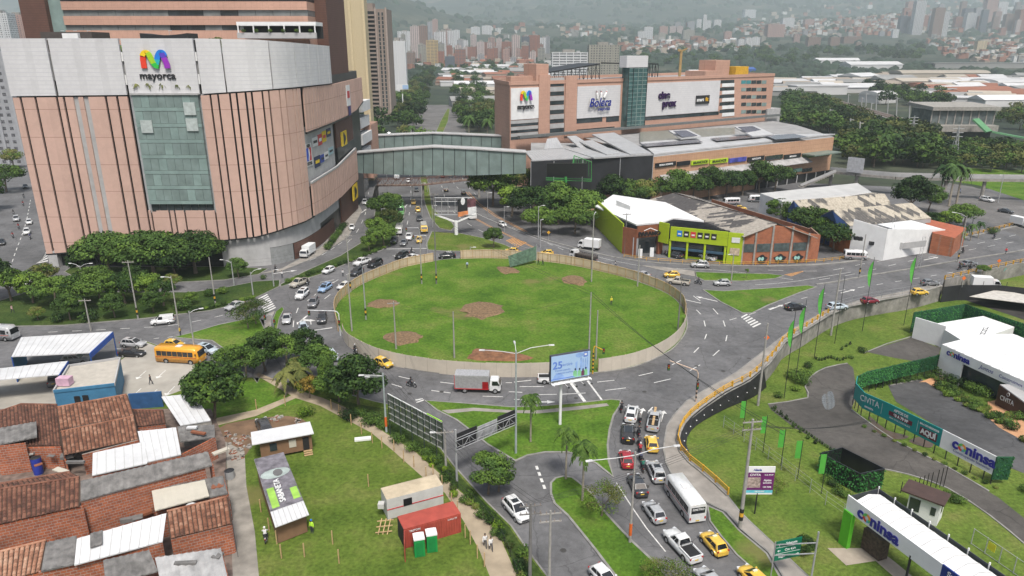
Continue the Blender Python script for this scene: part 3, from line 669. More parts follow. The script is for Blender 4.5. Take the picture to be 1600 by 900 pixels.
def car_proto(name,L,Wd,H,hood,belt,xh,xrf,xrr,xrb,tail,wb=.58,wr=.31,rear='hatch',side=2,cat='car',low=.22,bed=False,extra=None):
 root=thg(name,name,cat,(0,0,-500));ORG[root.name]=V3((0,0,0));w=Wd/2
 def sec(x,z1,kw=1.,zb=low,kt=.84):
  return[(x,-w*kw*.9,zb),(x,-w*kw,zb+(z1-zb)*.35),(x,-w*kw*.985,zb+(z1-zb)*.75),(x,-w*kw*kt,z1),(x,w*kw*kt,z1),(x,w*kw*.985,zb+(z1-zb)*.75),(x,w*kw,zb+(z1-zb)*.35),(x,w*kw*.9,zb)]
 h=L/2;b=MB()
 S=[sec(-h,tail*.82,.82,.34),sec(-h+.1,tail*.97,.93,.26),sec(-h+.35,tail,.985),sec(xrb,(belt if not bed else tail)),sec((xrb+xh)/2,belt,1.),sec(xh,belt,1.),sec(xh+.3,hood+.02,.995),sec(h-.45,hood-.06,.96),sec(h-.14,hood-.17,.88,.25),sec(h,hood-.33,.74,.34)]
 loft(b,S,PAINT)
 g0,g1=w*.86,w*.70;zr=H;zb_=belt-.02
 ring=[(xrb,-g0,zb_),(xh+.12,-g0,zb_),(xh+.12,g0,zb_),(xrb,g0,zb_)];roof=[(xrr,-g1,zr-.05),(xrf,-g1,zr-.05),(xrf,g1,zr-.05),(xrr,g1,zr-.05)]
 b.hexa(ring,roof,PAINT)
 b.hexa(roof,[(xrr+.1,-g1*.86,zr),(xrf-.12,-g1*.86,zr),(xrf-.12,g1*.86,zr),(xrr+.1,g1*.86,zr)],PAINT)
 for sx in(-1,1):
  for xw in(L*wb/2+.02,-L*wb/2+.02):
   n=12;c=[(xw+math.cos(t)*(wr+.075),sx*(w+.004),wr+math.sin(t)*(wr+.075))for t in[math.pi*k/n for k in range(n+1)]]
   b.fc_(c if sx<0 else c[::-1],PLAST)
  b.bx(-L*wb/2+.4,L*wb/2-.4,sx*(w-.03),sx*(w-.0),low-.03,low+.1,PLAST)
 b.bx(-h+.0,h-.06,-w*.8,w*.8,low-.04,low+.06,PLAST)
 body=b.bld('body',root);pnb(body)
 t=MB();pn4(t,[ring[1],ring[2],roof[2],roof[1]],.012,VGLASS,.1);t.bld('windscreen',root)
 t=MB();pn4(t,[ring[3],ring[0],roof[0],roof[3]],.012,VGLASS,.14);t.bld('rear_window',root)
 for s in(-1,1):
  y0,y1=s*g0,s*g1;xa,xb=xrb+.22,xh-.08;ta,tb=xrr+.1,xrf-.06;mid=.5;n_=side
  for k in range(n_):
   u0,u1=k/n_,(k+1)/n_;e=.035
   q=[(xa+(xb-xa)*u0+e,y0,zb_+.06),(xa+(xb-xa)*u1-e,y0,zb_+.06),(ta+(tb-ta)*u1-e,y1+(y0-y1)*.12,zr-.11),(ta+(tb-ta)*u0+e,y1+(y0-y1)*.12,zr-.11)]
   if s>0:q=q[::-1]
   t=MB();pn4(t,q,.014,VGLASS,.0);t.bld('side_window',root)
  t=MB();t.box((h-.2,s*w*.68,hood-.22),(.3,.34,.13),HEADL,rz=-s*.35);t.bld('headlight',root)
  t=MB();t.box((-h+.07,s*w*.74,tail*.86),(.12,.26,.2),TAILL,rz=s*.3);t.bld('tail_light',root)
  t=MB();t.box((xh-.12,s*(w+.06),belt+.06),(.14,.2,.13),PAINT);o=t.bld('wing_mirror',root);pnb(o)
  for xw in(L*wb/2+.02,-L*wb/2+.02):wheel(root,xw,s*(w-.09),wr)
 t=MB();t.bx(h-.06,h+.012,-w*.5,w*.5,.38,.56,PLAST);t.bld('grille',root)
 t=MB();t.bx(-h-.015,-h+.02,-.22,.22,tail*.6,tail*.6+.14,PLATE);t.bld('number_plate',root)
 if bed:
  t=MB();x1=xrb-.08;x0=-h+.12
  t.bx(x0+.06,x1-.04,-w*.74,w*.74,tail-.02,tail+.012,DARK)
  t.bx(x0-.04,x1,-w*.92,-w*.78,tail-.1,tail+.1,PAINT);t.bx(x0-.04,x1,w*.78,w*.92,tail-.1,tail+.1,PAINT);t.bx(x0-.08,x0+.04,-w*.88,w*.88,tail-.3,tail+.09,PAINT)
  o=t.bld('cargo_bed',root);pnb(o)
  t=MB();t.path([(x1-.25,-w*.8,tail),(x1-.2,-w*.7,tail+.45),(x1-.2,w*.7,tail+.45),(x1-.25,w*.8,tail)],.035,PLAST);t.bld('roll_bar',root)
 if extra:extra(root)
 return root
def van_windows(root):pass
def taxi_extra(root):
 t=MB();t.box((-.05,0,1.56),(.22,.5,.13),mat('taxi_sign',(.7,.68,.5),.4));t.bld('roof_sign',root)
def rails(z,x0,x1,y):
 def f(root):
  for s in(-1,1):
   t=MB();t.path([(x0,s*y,z-.02),(x0+.1,s*y,z+.05),(x1-.1,s*y,z+.05),(x1,s*y,z-.02)],.02,CHROME,5);t.bld('roof_rail',root)
 return f
def sunroof(z,x0,x1,y):
 def f(root):
  t=MB();t.bx(x0,x1,-y,y,z,z+.012,VGLASS);t.bld('sunroof',root)
 return f
VP={'hatch':car_proto('hatchback_car',3.75,1.64,1.48,.98,.98,.78,.1,-1.3,-1.62,1.0),'taxi':car_proto('taxi',3.65,1.6,1.5,.99,.98,.8,.12,-1.3,-1.6,1.02,cat='taxi',extra=taxi_extra),'sedan':car_proto('sedan_car',4.35,1.72,1.46,.95,.97,.75,.05,-1.0,-1.5,1.02),'suv':car_proto('suv_car',4.4,1.82,1.68,1.08,1.1,.95,.3,-1.65,-1.98,1.12,wr=.35,side=3,extra=rails(1.68,-1.4,.2,.58)),'bigsuv':car_proto('suv_car',4.75,1.88,1.8,1.16,1.18,1.05,.42,-1.9,-2.15,1.2,wr=.38,side=3,extra=sunroof(1.8,-.9,.1,.42)),'mpv':car_proto('estate_car',4.4,1.78,1.6,1.0,1.02,1.0,.2,-1.65,-1.98,1.06,wr=.33,side=3,extra=sunroof(1.6,-.7,.05,.4)),'pickup':car_proto('pickup_truck',5.25,1.84,1.78,1.12,1.14,1.15,.6,-.35,-.5,1.06,wb=.6,wr=.38,bed=True,cat='pickup'),'van':car_proto('panel_van',4.3,1.78,1.82,1.05,1.1,1.15,.5,-1.98,-2.1,1.15,side=1,cat='van'),'jeep':car_proto('jeep_car',3.9,1.7,1.85,1.12,1.14,.7,.5,-1.75,-1.85,1.14,wr=.37,side=3),}
def mk_van(root):
 n=0
 for c in list(root.children):
  if c.name.startswith('side_window'):
   me=c.data
   for v in me.vertices:v.co.x=.25+(v.co.x+.7)*.30 if v.co.x<1.2 else v.co.x
 return root
mk_van(VP['van'])
def bus_proto(name,L,Wd,H,wr,nwin,sign=None,stripe=None,cat='bus',low=.35,plain=False):
 root=thg(name,name,cat,(0,0,-500));ORG[root.name]=V3((0,0,0));h=L/2;w=Wd/2;b=MB()
 def sec(x,zt,kw,zb):return[(x,-w*kw,zb),(x,-w*kw,H*.5),(x,-w*kw*.95,zt-.28),(x,-w*kw*.8,zt),(x,w*kw*.8,zt),(x,w*kw*.95,zt-.28),(x,w*kw,H*.5),(x,w*kw,zb)]
 loft(b,[sec(-h,H*.96,.95,low),sec(-h+.12,H,1,low),sec(h-.75,H,1,low),sec(h-.3,H*.86,.98,low),sec(h-.06,H*.5,.96,low),sec(h,H*.34,.93,low+.05)],PAINT)
 for s in(-1,1):
  for xw in(h-L*.2,-h+L*.24):
   c=[(xw+math.cos(t)*(wr+.08),s*(w+.004),wr+math.sin(t)*(wr+.08))for t in[math.pi*k/12 for k in range(13)]];b.fc_(c if s<0 else c[::-1],PLAST)
 b.bx(-h+.3,h-.3,-w*.8,w*.8,low-.12,low,PLAST)
 o=b.bld('body',root);pnb(o)
 z0,z1=H*.5,H*.8;x0,x1=-h+.35,h-1.0
 for s in(-1,1):
  for k in range(nwin):
   a=x0+(x1-x0)*k/nwin+.04;c=x0+(x1-x0)*(k+1)/nwin-.04;t=MB();t.bx(a,c,s*(w-.03),s*(w+.012),z0,z1,VGLASS);t.bld('side_window',root)
  if stripe:
   t=MB();t.bx(-h+.15,h-.5,s*(w-.02),s*(w+.008),H*.42,H*.455,stripe);t.bld('side_stripe',root)
  t=MB();t.box((h-.02,s*w*.7,H*.24),(.1,.3,.16),HEADL);t.bld('headlight',root)
  t=MB();t.box((-h-.0,s*w*.84,H*.3),(.06,.16,.3),TAILL);t.bld('tail_light',root)
  for xw in(h-L*.2,-h+L*.24):wheel(root,xw,s*(w-.12),wr,.26)
  t=MB();t.box((h-.45,s*(w+.16),H*.68),(.1,.2,.34),PLAST);t.bld('wing_mirror',root)
 t=MB();a=sec(h-.3,H*.86,.98,low);e=sec(h-.06,H*.5,.96,low)
 pn4(t,[(h-.06,-w*.88,H*.5),(h-.06,w*.88,H*.5),(h-.3,w*.8,H*.84),(h-.3,-w*.8,H*.84)],.03,VGLASS,.0);t.bld('windscreen',root)
 t=MB();t.bx(-h-.02,-h+.02,-w*.78,w*.78,H*.53,H*.82,VGLASS);rw=t.bld('rear_window',root)
 if sign:text(sign,.36,(-h-.03,0,H*.72),(0,-1,0),WHT,root,'lettering',ext=.004,bold=.006)
 t=MB();t.bx(-.5,.5,-.45,.45,H-.01,H+.07,mat('roof_hatch',(.6,.6,.6),.5));t.bld('roof_hatch',root)
 t=MB();t.bx(-h-.03,-h+.02,-.22,.22,low+.1,low+.25,PLATE);t.bld('number_plate',root)
 return root
RSTR=mat('red_stripe',(.4,.05,.03),.5)
VP['microbus']=bus_proto('microbus',6.9,2.15,2.75,.4,5,'SIMETRO',RSTR)
VP['bus']=bus_proto('city_bus',8.,2.35,2.9,.45,7,None,RSTR)
VP['longbus']=bus_proto('city_bus',11.,2.5,3.1,.48,9)
VP['minibus']=bus_proto('minibus',5.6,2.,2.45,.38,4,None,RSTR,cat='minibus')
def truck_proto(name,L,Wd,Hb,body='box',wr=.42,cat='truck',doorm=None):
 root=thg(name,name,cat,(0,0,-500));ORG[root.name]=V3((0,0,0));h=L/2;w=Wd/2;cl=1.75
 b=MB();cw=w*.9;x0=h-cl
 b.hexa([(x0,-cw,.5),(h-.03,-cw,.5),(h-.03,cw,.5),(x0,cw,.5)],[(x0,-cw,1.35),(h,-cw,1.35),(h,cw,1.35),(x0,cw,1.35)],PAINT)
 b.hexa([(x0,-cw,1.35),(h,-cw,1.35),(h,cw,1.35),(x0,cw,1.35)],[(x0+.1,-cw*.88,2.2),(h-.45,-cw*.88,2.2),(h-.45,cw*.88,2.2),(x0+.1,cw*.88,2.2)],PAINT)
 o=b.bld('cab',root);pnb(o)
 t=MB();pn4(t,[(h,-cw,1.38),(h,cw,1.38),(h-.45,cw*.88,2.15),(h-.45,-cw*.88,2.15)],.015,VGLASS,.1);t.bld('windscreen',o)
 for s in(-1,1):
  q=[(x0+.35,s*cw,1.38),(h-.15,s*cw,1.38),(h-.5,s*cw*.9,2.08),(x0+.4,s*cw*.9,2.08)];q=q if s<0 else q[::-1]
  t=MB();pn4(t,q,.02,VGLASS,.04);t.bld('side_window',o)
  t=MB();t.box((h-.01,s*cw*.74,.8),(.07,.3,.18),HEADL);t.bld('headlight',o)
  t=MB();t.box((h-.2,s*(cw+.16),1.65),(.08,.16,.34),PLAST);t.bld('wing_mirror',o)
  for xw in(h-.85,-h+L*.22):wheel(root,xw,s*(w-.16),wr,.28)
 t=MB();t.bx(-h+.1,h-.3,-.42,.42,.45,.68,PLAST);t.bx(h-.1,h+.05,-cw,cw,.42,.66,PLAST);t.bld('chassis',root)
 t=MB();x1=x0-.1
 if body=='box':
  t.bx(-h,x1,-w,w,.78,Hb,mat('ribbed_box',(.42,.42,.43),.45,.3,var=.2,scale=4)if doorm else WHT)
  if doorm:
   for k in range(14):z=.9+k*(Hb-1.)/14;t.bx(-h+.06,x1-.06,-w-.012,w+.012,z,z+.05,mat('box_rib',(.3,.3,.31),.5,.3))
   t.bx(-h-.02,x1+.02,-w-.02,w+.02,.72,.84,doorm);t.bx(-h-.02,-h+.05,-w-.02,-w+.05,.8,Hb,doorm);t.bx(-h-.02,-h+.05,w-.05,w+.02,.8,Hb,doorm)
 elif body=='flat':
  t.bx(-h,x1,-w,w,.78,.92,PLAST)
  for k in range(9):
   x=-h+.05+k*(x1+h-.1)/8
   for s in(-1,1):t.bx(x-.04,x+.04,s*w-.04,s*w+.04,.9,1.75,PLAST)
  for z in(1.1,1.35,1.6):
   for s in(-1,1):t.bx(-h,x1,s*w-.025,s*w+.025,z,z+.12,mat('stake_boards',(.07,.05,.04),.8))
  t.bx(-h+.1,x1-.1,-w+.1,w-.1,.9,1.5,mat('cargo_load',(.06,.05,.045),.9,var=.5))
 elif body=='tarp':
  t.bx(-h,x1,-w,w,.78,1.7,mat('grey_tarp',(.33,.33,.31),.8));t.hexa([(-h,-w,1.7),(x1,-w,1.7),(x1,w,1.7),(-h,w,1.7)],[(-h,-w*.7,2.3),(x1,-w*.7,2.3),(x1,w*.7,2.3),(-h,w*.7,2.3)],mat('grey_tarp',(.33,.33,.31)))
 cb=t.bld('cargo_box' if body!='flat' else 'cargo_bed',root)
 if body=='box' and doorm:
  for s in(-1,1):
   t=MB();t.bx(x1-1.,x1-.05,s*w-.03,s*(w+.03),.85,Hb-1.,doorm);t.bld('side_door',cb)
 t=MB();t.bx(-h-.04,-h,-w*.8,-w*.5,.6,.72,TAILL);t.bx(-h-.04,-h,w*.5,w*.8,.6,.72,TAILL);t.bld('tail_light',root)
 return root
REDP=mat('red_paint',(.5,.02,.025),.4,var=.1)
VP['boxtruck']=truck_proto('box_truck',7.2,2.25,3.05,'box',doorm=REDP)
VP['whitetruck']=truck_proto('box_truck',6.0,2.1,2.9,'box')
VP['staketruck']=truck_proto('stake_truck',7.6,2.2,2.6,'flat')
VP['tarptruck']=truck_proto('covered_truck',6.4,2.2,2.6,'tarp')
def moto_proto():
 root=thg('motorcycle','motorcycle','motorcycle',(0,0,-500));ORG[root.name]=V3((0,0,0))
 for x in(-.64,.66):
  b=MB();b.tb_((x,-.06,.3),(x,.06,.3),.3,.3,TYRE,16);o=b.bld('wheel',root);c=MB();c.tb_((x,-.07,.3),(x,.07,.3),.19,.19,RIM,10);c.bld('rim',o)
 b=MB();b.path([(-.64,.09,.3),(-.1,.09,.42),(.2,.06,.75),(.48,.04,.85)],.035,PLAST);b.path([(-.64,-.09,.3),(-.1,-.09,.42),(.2,-.06,.75)],.035,PLAST)
 b.box((.02,0,.42),(.42,.26,.34),mat('engine',(.1,.1,.1),.5,.4));b.path([(.66,.09,.3),(.5,.08,.9)],.03,CHROME);b.path([(.66,-.09,.3),(.5,-.08,.9)],.03,CHROME);b.path([(-.05,-.16,.3),(-.75,-.17,.38)],.045,CHROME);b.bld('frame',root)
 b=MB();b.ball((.18,0,.8),(.28,.15,.14),PAINT);b.box((-.68,0,.66),(.4,.14,.1),PAINT);b.box((.68,0,.64),(.34,.12,.04),PAINT);o=b.bld('tank',root);pnb(o)
 b=MB();b.box((-.3,0,.79),(.62,.24,.1),PLAST);b.bld('seat',root)
 b=MB();b.path([(.36,-.36,1.02),(.46,-.12,.98),(.46,.12,.98),(.36,.36,1.02)],.02,PLAST);b.bld('handlebar',root)
 b=MB();b.ball((.6,0,.88),(.08,.1,.1),HEADL);b.bld('headlight',root);b=MB();b.box((-.9,0,.68),(.05,.14,.08),TAILL);b.bld('tail_light',root)
 return root
VP['moto']=moto_proto()
PROTOS+=list(VP.values())
# people: one skinned body per pose
SHIRT=ocol('shirt_cloth',.85);TROU=mat('trouser_cloth',(.03,.035,.05),.9);SKIN=mat('skin',(.34,.19,.12),.6);HAIR=mat('hair',(.015,.012,.01),.7);SHOE=mat('shoe',(.03,.03,.03),.6)
HELM=ocol('helmet_shell',.25,0,.4)
def person_proto(pose,helmet=False):
 root=thg('person','person','person',(0,0,-500));ORG[root.name]=V3((0,0,0))
 V=[(0,0,.95,.15)];E=[]
 def add(par,*pts):
  for p in pts:V.append(p);E.append((par,len(V)-1));par=len(V)-1
  return par
 sh={'stand':0,'walk':.03,'ride':.16}[pose]
 chest=add(0,(sh*.5,0,1.15,.145),(sh,0,1.36,.155));nk=add(chest,(sh*1.1,0,1.5,.06),(sh*1.2,0,1.58,.085),(sh*1.25,0,1.7,.085))
 for s in(-1,1):
  if pose=='stand':leg=[(0,s*.1,.9,.1),(.02,s*.11,.5,.068),(0,s*.12,.09,.045),(.13,s*.13,.05,.04)];arm=[(sh,s*.2,1.4,.06),(.0,s*.26,1.12,.045),(.09,s*.26,.88,.034),(.12,s*.25,.8,.032)]
  elif pose=='walk':
   f=s*.26;leg=[(0,s*.09,.9,.1),(f*.6+.05,s*.1,.5,.068),(f,s*.1,.1+(.07 if s<0 else 0),.045),(f+.13,s*.1,.05+(.03 if s<0 else 0),.04)];arm=[(sh,s*.2,1.4,.06),(-f*.5,s*.25,1.14,.045),(-f*.9+.08,s*.25,.92,.034),(-f+.12,s*.24,.86,.032)]
  else:
   V[0]=(0,0,.95,.16);leg=[(.05,s*.13,.92,.105),(.42,s*.2,.8,.075),(.2,s*.2,.42,.05),(.34,s*.2,.38,.045)];arm=[(sh,s*.2,1.38,.06),(.36,s*.28,1.14,.045),(.6,s*.32,1.12,.036),(.66,s*.33,1.1,.035)]
  add(0,*leg);add(chest,*arm)
 me=bpy.data.meshes.new('person_skeleton');me.from_pydata([v[:3]for v in V],E,[]);o=bpy.data.objects.new('tmp',me);COL.objects.link(o)
 o.modifiers.new('s','SKIN');sv=me.skin_vertices[0].data
 for i,v in enumerate(V):sv[i].radius=(v[3],v[3]);sv[i].use_root=(i==0)
 m2=o.modifiers.new('d','SUBSURF');m2. levels=1
 bpy.context.view_layer.update();dg=bpy.context.evaluated_depsgraph_get();new=bpy.data.meshes.new_from_object(o.evaluated_get(dg));bpy.data.objects.remove(o)
 new.name='body';new.materials.clear()
 for m in(SHIRT,TROU,SKIN,SHOE):new.materials.append(m)
 for p in new.polygons:
  c=p.center;p.use_smooth=True
  if c.z>1.49:k=2
  elif pose=='ride':k=2 if c.x>.55 and c.z>1.0 else(3 if c.z<.45 else(1 if c.z<.98 else 0))
  else:k=3 if c.z<.1 else(2 if abs(c.y)>.21 and c.z<.92 else(1 if c.z<.97 and abs(c.y)<.22 else 0))
  p.material_index=k
 if pose=='ride':
  for v in new.vertices:v.co.z+=.0
 b=bpy.data.objects.new('body',new);COL.objects.link(b);b.parent=root;ORG[b.name]=V3((0,0,0));pnb(b)
 hx=sh*1.25
 t=MB()
 if helmet:t.ball((hx,0,1.69),(.15,.13,.15),HELM,12,8);t.box((hx+.1,0,1.68),(.1,.17,.08),VGLASS);h=t.bld('helmet',root);h['helm']=1;pnb(h)
 else:t.ball((hx-.015,0,1.71),(.105,.095,.105),HAIR,10,6);t.bld('hair',root)
 f=MB();f.box((hx+.085,0,1.655),(.035,.025,.035),SKIN);f.box((hx+.082,.032,1.68),(.012,.018,.01),DARK);f.box((hx+.082,-.032,1.68),(.012,.018,.01),DARK);f.box((hx+.08,0,1.615),(.012,.045,.01),mat('lips',(.25,.08,.07)));f.bld('face',root)
 return root
PP={'stand':person_proto('stand'),'walk':person_proto('walk'),'ride':person_proto('ride',True),'worker':person_proto('stand',True)}
PROTOS+=list(PP.values())
def prs(pose,at,rz,lbl,shirt=(.1,.1,.12),helm=(.03,.03,.03),grp=None):
 o=cpt(PP[pose],loc=at,rz=rz,lbl=lbl,grp=grp,color=shirt)
 for c in o.children:
  if 'helm' in c:c.color=(*helm,1)
 return o
def fix_arms():
 pass
COLS=dict(white=(.72,.73,.73),silver=(.42,.43,.44),grey=(.16,.165,.175),dark=(.045,.048,.055),black=(.016,.017,.019),red=(.36,.02,.03),yellow=(.78,.5,.07),blue=(.28,.42,.62),lightblue=(.5,.58,.64),green=(.16,.42,.14),orange=(.78,.36,.03),beige=(.45,.42,.36),wine=(.2,.015,.03))
def veh(kind,px,py,hd,col,lbl,grp=None,z=0.,pt=None):
 p=P(px,py,z)if pt is None else V3(pt);c=COLS[col]if isinstance(col,str)else col
 return cpt(VP[kind],loc=(p.x,p.y,p.z+.006),rz=R(90-hd),lbl=lbl,grp=grp,color=c)
# vehicles and riders in the streets
def car(kind,rx,ry,fx,fy,col,lbl,grp=None,z=0.):
 a,b=P(rx,ry,z),P(fx,fy,z);d=b-a;c=COLS[col]if isinstance(col,str)else col
 return cpt(VP[kind],loc=((a.x+b.x)/2,(a.y+b.y)/2,z+.006),rz=math.atan2(d.y,d.x),lbl=lbl,grp=grp,color=c)
GQ='vehicles queueing up to the roundabout'
car('mpv',984,663,989,641,'white','white people carrier at the head of the queue by the triangular lawn',GQ)
pk=car('pickup',1019,676,1024,651,'silver','silver pickup carrying a long timber plank over its cab',GQ)
car('suv',981,694,981,672,'black','black off-roader behind the white people carrier',GQ)
car('taxi',1020,710,1016,688,'yellow','pale yellow taxi right behind the silver pickup with a plank','yellow taxis')
car('hatch',981,735,976,712,'red','dark red hatchback in the queue beside the riders',GQ)
car('sedan',1003,779,989,749,'dark','black saloon in the queue behind the red hatchback',GQ)
car('mpv',1031,757,1018,729,'silver','silver estate with glass roof ahead of the white microbus',GQ)
car('hatch',1032,821,1011,792,'silver','silver hatchback beside the white microbus',GQ)
mb=car('microbus',1088,818,1050,766,'white','white microbus with red stripe and lettered rear window',GQ)
car('pickup',1084,880,1047,840,'white','white pickup with an empty black cargo bed',GQ)
car('taxi',1127,870,1102,842,'yellow','yellow taxi beside the white pickup at the bottom of the queue','yellow taxis')
car('hatch',1120,928,1096,902,'silver','silver car cut by the bottom edge behind the white pickup',GQ)
car('taxi',1192,925,1162,897,'yellow','yellow taxi cut by the bottom edge of the picture, last in the queue','yellow taxis')
car('mpv',795,789,819,817,'white','white estate car coming down the side street past the round tree')
car('hatch',931,897,958,925,'white','white car roof in the side street at the bottom edge')
car('boxtruck',712,609,783,611,'white','truck with a grey box body and red door on the roundabout')
car('pickup',838,597,893,597,'white','white pickup half hidden behind the blue billboard')
car('taxi',586,567,613,577,'yellow','yellow taxi at the near left of the round hoarding','yellow taxis')
car('hatch',514,553,524,568,'lightblue','pale car half hidden by the trees left of the hoarding')
GW='vehicles arriving round the west of the hoarding'
car('hatch',471,505,478,529,'lightblue','pale blue car waiting at the stop line behind the tree tops',GW)
car('sedan',450,494,447,511,'silver','silver saloon in the outermost lane beside the small median',GW)
car('suv',505,493,502,511,'dark','charcoal off-roader waiting under the white gantry arm',GW)
car('suv',494,470,486,485,'grey','grey off-roader behind the one under the gantry arm',GW)
car('bigsuv',481,457,464,472,'white','large white off-roader nearing the crossing',GW)
car('mpv',517,448,499,460,'blue','light blue crossover in the middle lane',GW)
car('pickup',480,441,456,451,'beige','beige and grey pickup beside the kerb of the garden strip',GW)
car('taxi',548,446,527,456,'white','white and yellow cab half hidden by the hoarding',GW)
car('hatch',524,421,503,431,'white','white hatchback alone on the inner lane below the mall',GW)
car('pickup',580,408,552,418,'white','white pickup abreast of the black off-roaders',GW)
car('suv',568,423,547,435,'dark','dark grey off-roader nose to the left by the hoarding',GW)
car('bigsuv',597,411,575,421,'black','black off-roader right behind the dark grey one',GW)
car('suv',638,399,618,407,'black','black off-roader where the avenue meets the roundabout',GW)
car('sedan',652,403,633,409,'white','white saloon tucked behind the hoarding top',GW)
car('suv',711,403,686,404,'black','black hatch crossing between the two hoarding ends',GW)
GA='vehicles waiting at the end of the avenue'
car('tarptruck',626,353,621,376,'white','white truck with a rusty covered load waiting at the light',GA)
car('suv',620,372,612,386,'dark','dark car at the stop line nearest the trees',GA)
car('sedan',636,375,626,390,'grey','grey saloon second from the trees at the stop line',GA)
car('pickup',641,365,637,382,'white','white pickup in the middle of the waiting traffic',GA)
car('taxi',656,371,654,386,'yellow','yellow taxi at the stop line in front of the yellow truck','yellow taxis')
car('tarptruck',660,349,665,375,'yellow','yellow cab truck with grey tank load at the light',GA)
car('suv',654,338,657,351,'dark','dark car with something white on its roof behind the yellow truck',GA)
car('longbus',625,318,626,346,'green','green city bus partly hidden by the avenue trees',GA)
car('taxi',645,313,647,325,'yellow','yellow taxi by the road lettering, farther of two','yellow taxis')
car('taxi',651,325,655,336,'yellow','pale yellow taxi by the median, nearer of two','yellow taxis')
car('suv',571,312,569,326,'silver','silver car on the service road beside the mall door')
car('hatch',551,352,549,365,'white','white car on the service road below the spreading trees')
car('whitetruck',491,393,471,407,'white','small white truck parked by the mall garage door')
car('pickup',639,268,639,276,'white','white van emerging from under the footbridge')
car('hatch',638,280,638,290,'white','white car between glass bridge and truss bridge')
car('whitetruck',618,272,622,288,'lightblue','blue truck under the glass footbridge')
car('hatch',651,294,651,304,'dark','dark car below the truss bridge beside the median')
car('hatch',692,282,692,273,'wine','dark red car beneath the glass footbridge')
car('suv',697,304,697,294,'black','black car just in front of the truss bridge')
car('sedan',730,280,730,272,'dark','dark saloon beneath the right end of the glass bridge')
car('suv',726,309,723,298,'dark','dark car behind the north billboard')
car('longbus',724,330,742,346,'white','white coach behind the orange and black billboard')
car('hatch',778,350,792,357,'white','white hatchback between orange lines and the avenue trees')
GE='vehicles on the eastern roads'
car('taxi',864,399,844,399,'yellow','yellow taxi just beyond the far hoarding','yellow taxis')
car('taxi',808,396,790,395,'yellow','yellow taxi behind the far hoarding below the round bush','yellow taxis')
car('whitetruck',937,391,904,387,'white','white box truck with a red panel beside the lime shop',GE)
car('staketruck',932,411,891,401,'white','dark stake truck with a white cab',GE)
car('sedan',1012,435,992,430,'silver','silver car behind the hoarding posts',GE)
car('taxi',1061,433,1037,433,'yellow','yellow taxi at the tip of the east lawn','yellow taxis')
car('pickup',1077,446,1042,442,'beige','beige pickup following below the yellow taxi',GE)
car('hatch',1142,446,1114,446,'silver','silver hatchback below the east lawn',GE)
car('suv',1108,418,1079,417,'silver','silver off-roader driving past the lime shop railing',GE)
car('suv',1062,404,1046,400,'dark','dark car parked in front of the lime shop',GE)
car('pickup',1117,409,1092,402,'white','white pickup parked in front of the lime shop',GE)
car('minibus',1314,404,1358,406,'white','white minibus behind the railing by the white warehouse',GE)
car('sedan',1498,417,1527,414,'grey','grey saloon between two motorcycles on the lower carriageway',GE)
car('hatch',1438,446,1467,446,'grey','dark grey hatchback above the yellow taxi by the retaining wall',GE)
car('taxi',1421,461,1451,460,'yellow','yellow taxi on the road above the retaining wall','yellow taxis')
car('hatch',1343,475,1374,473,'wine','dark red hatchback above the retaining wall',GE)
car('mpv',1292,485,1323,482,'lightblue','pale car with dark bonnet between the green flags',GE)
car('sedan',1228,485,1256,482,'black','black saloon leaving the roundabout eastward',GE)
car('bigsuv',1531,313,1552,317,'white','white off-roader on the riverside road',GE)
car('sedan',1562,331,1580,334,'dark','dark car on the riverside road behind the white off-roader',GE)
car('whitetruck',1577,350,1612,358,'white','white truck at the right edge on the riverside road',GE)
car('whitetruck',1514,449,1562,452,'white','white box truck on the low road behind the black netting',None,-2.5)
car('minibus',1156,319,1128,320,'white','white minibus parked under the mall trees','minibuses by the mall')
car('minibus',1195,316,1168,315,'white','white minibus nearest the white warehouse corner','minibuses by the mall')
car('taxi',1150,328,1165,328,'yellow','yellow taxi parked below the white minibus','yellow taxis')
GL='vehicles on the western roads'
car('microbus',-30,528,30,531,'silver','silver van at the left edge on the western road',GL)
car('mpv',188,540,231,543,'silver','silver estate with black roof beside the canopy',GL)
car('sedan',187,556,228,557,'black','black saloon beside the canopy, in the nearer lane',GL)
car('bus',250,563,318,567,'orange','bright yellow bus with dark windows on the western road',GL)
car('mpv',308,547,341,555,'lightblue','pale blue car just ahead of the yellow bus',GL)
car('taxi',262,542,284,544,'yellow','yellow taxi hidden behind the yellow bus','yellow taxis')
car('van',274,504,236,508,'white','white panel van on the far western lane',GL)
car('sedan',380,477,354,487,'silver','pale saloon behind the feathery tree',GL)
car('suv',26,340,26,350,'silver','silver car among motorcycles on the street beside the mall',GL)
car('hatch',46,344,46,356,'white','white car by the mall wall, farther of two',GL)
car('suv',43,360,42,371,'white','white off-roader by the mall wall, nearer of two',GL)
car('sedan',4,375,2,389,'black','black car at the left edge beside the mall street',GL)
car('sedan',40,290,40,298,'dark','dark car at the top of the mall street',GL)
car('mpv',418,683,408,660,'dark','dark parked car at the edge of the building site',None,Z1)
car('suv',84,608,88,588,'grey','grey car parked under the lower white canopy',None,Z1)
car('suv',108,568,132,566,'silver','silver car under the upper white canopy',None,Z1)
car('hatch',608,214,608,206,'white','small white car on the avenue beyond the bridges')
p0,p1=P(1019,676),P(1024,651);d=(p1-p0).normalized();c=(p0+p1)/2
b=MB();b.bar(c-d*2.3+V3((0,0,1.18)),c+d*1.6+V3((0,0,1.98)),.32,.06,WOOD);o=b.bld('timber_plank',None,org=c);tag(o,'long pale plank lying over the silver pickup cab','plank')
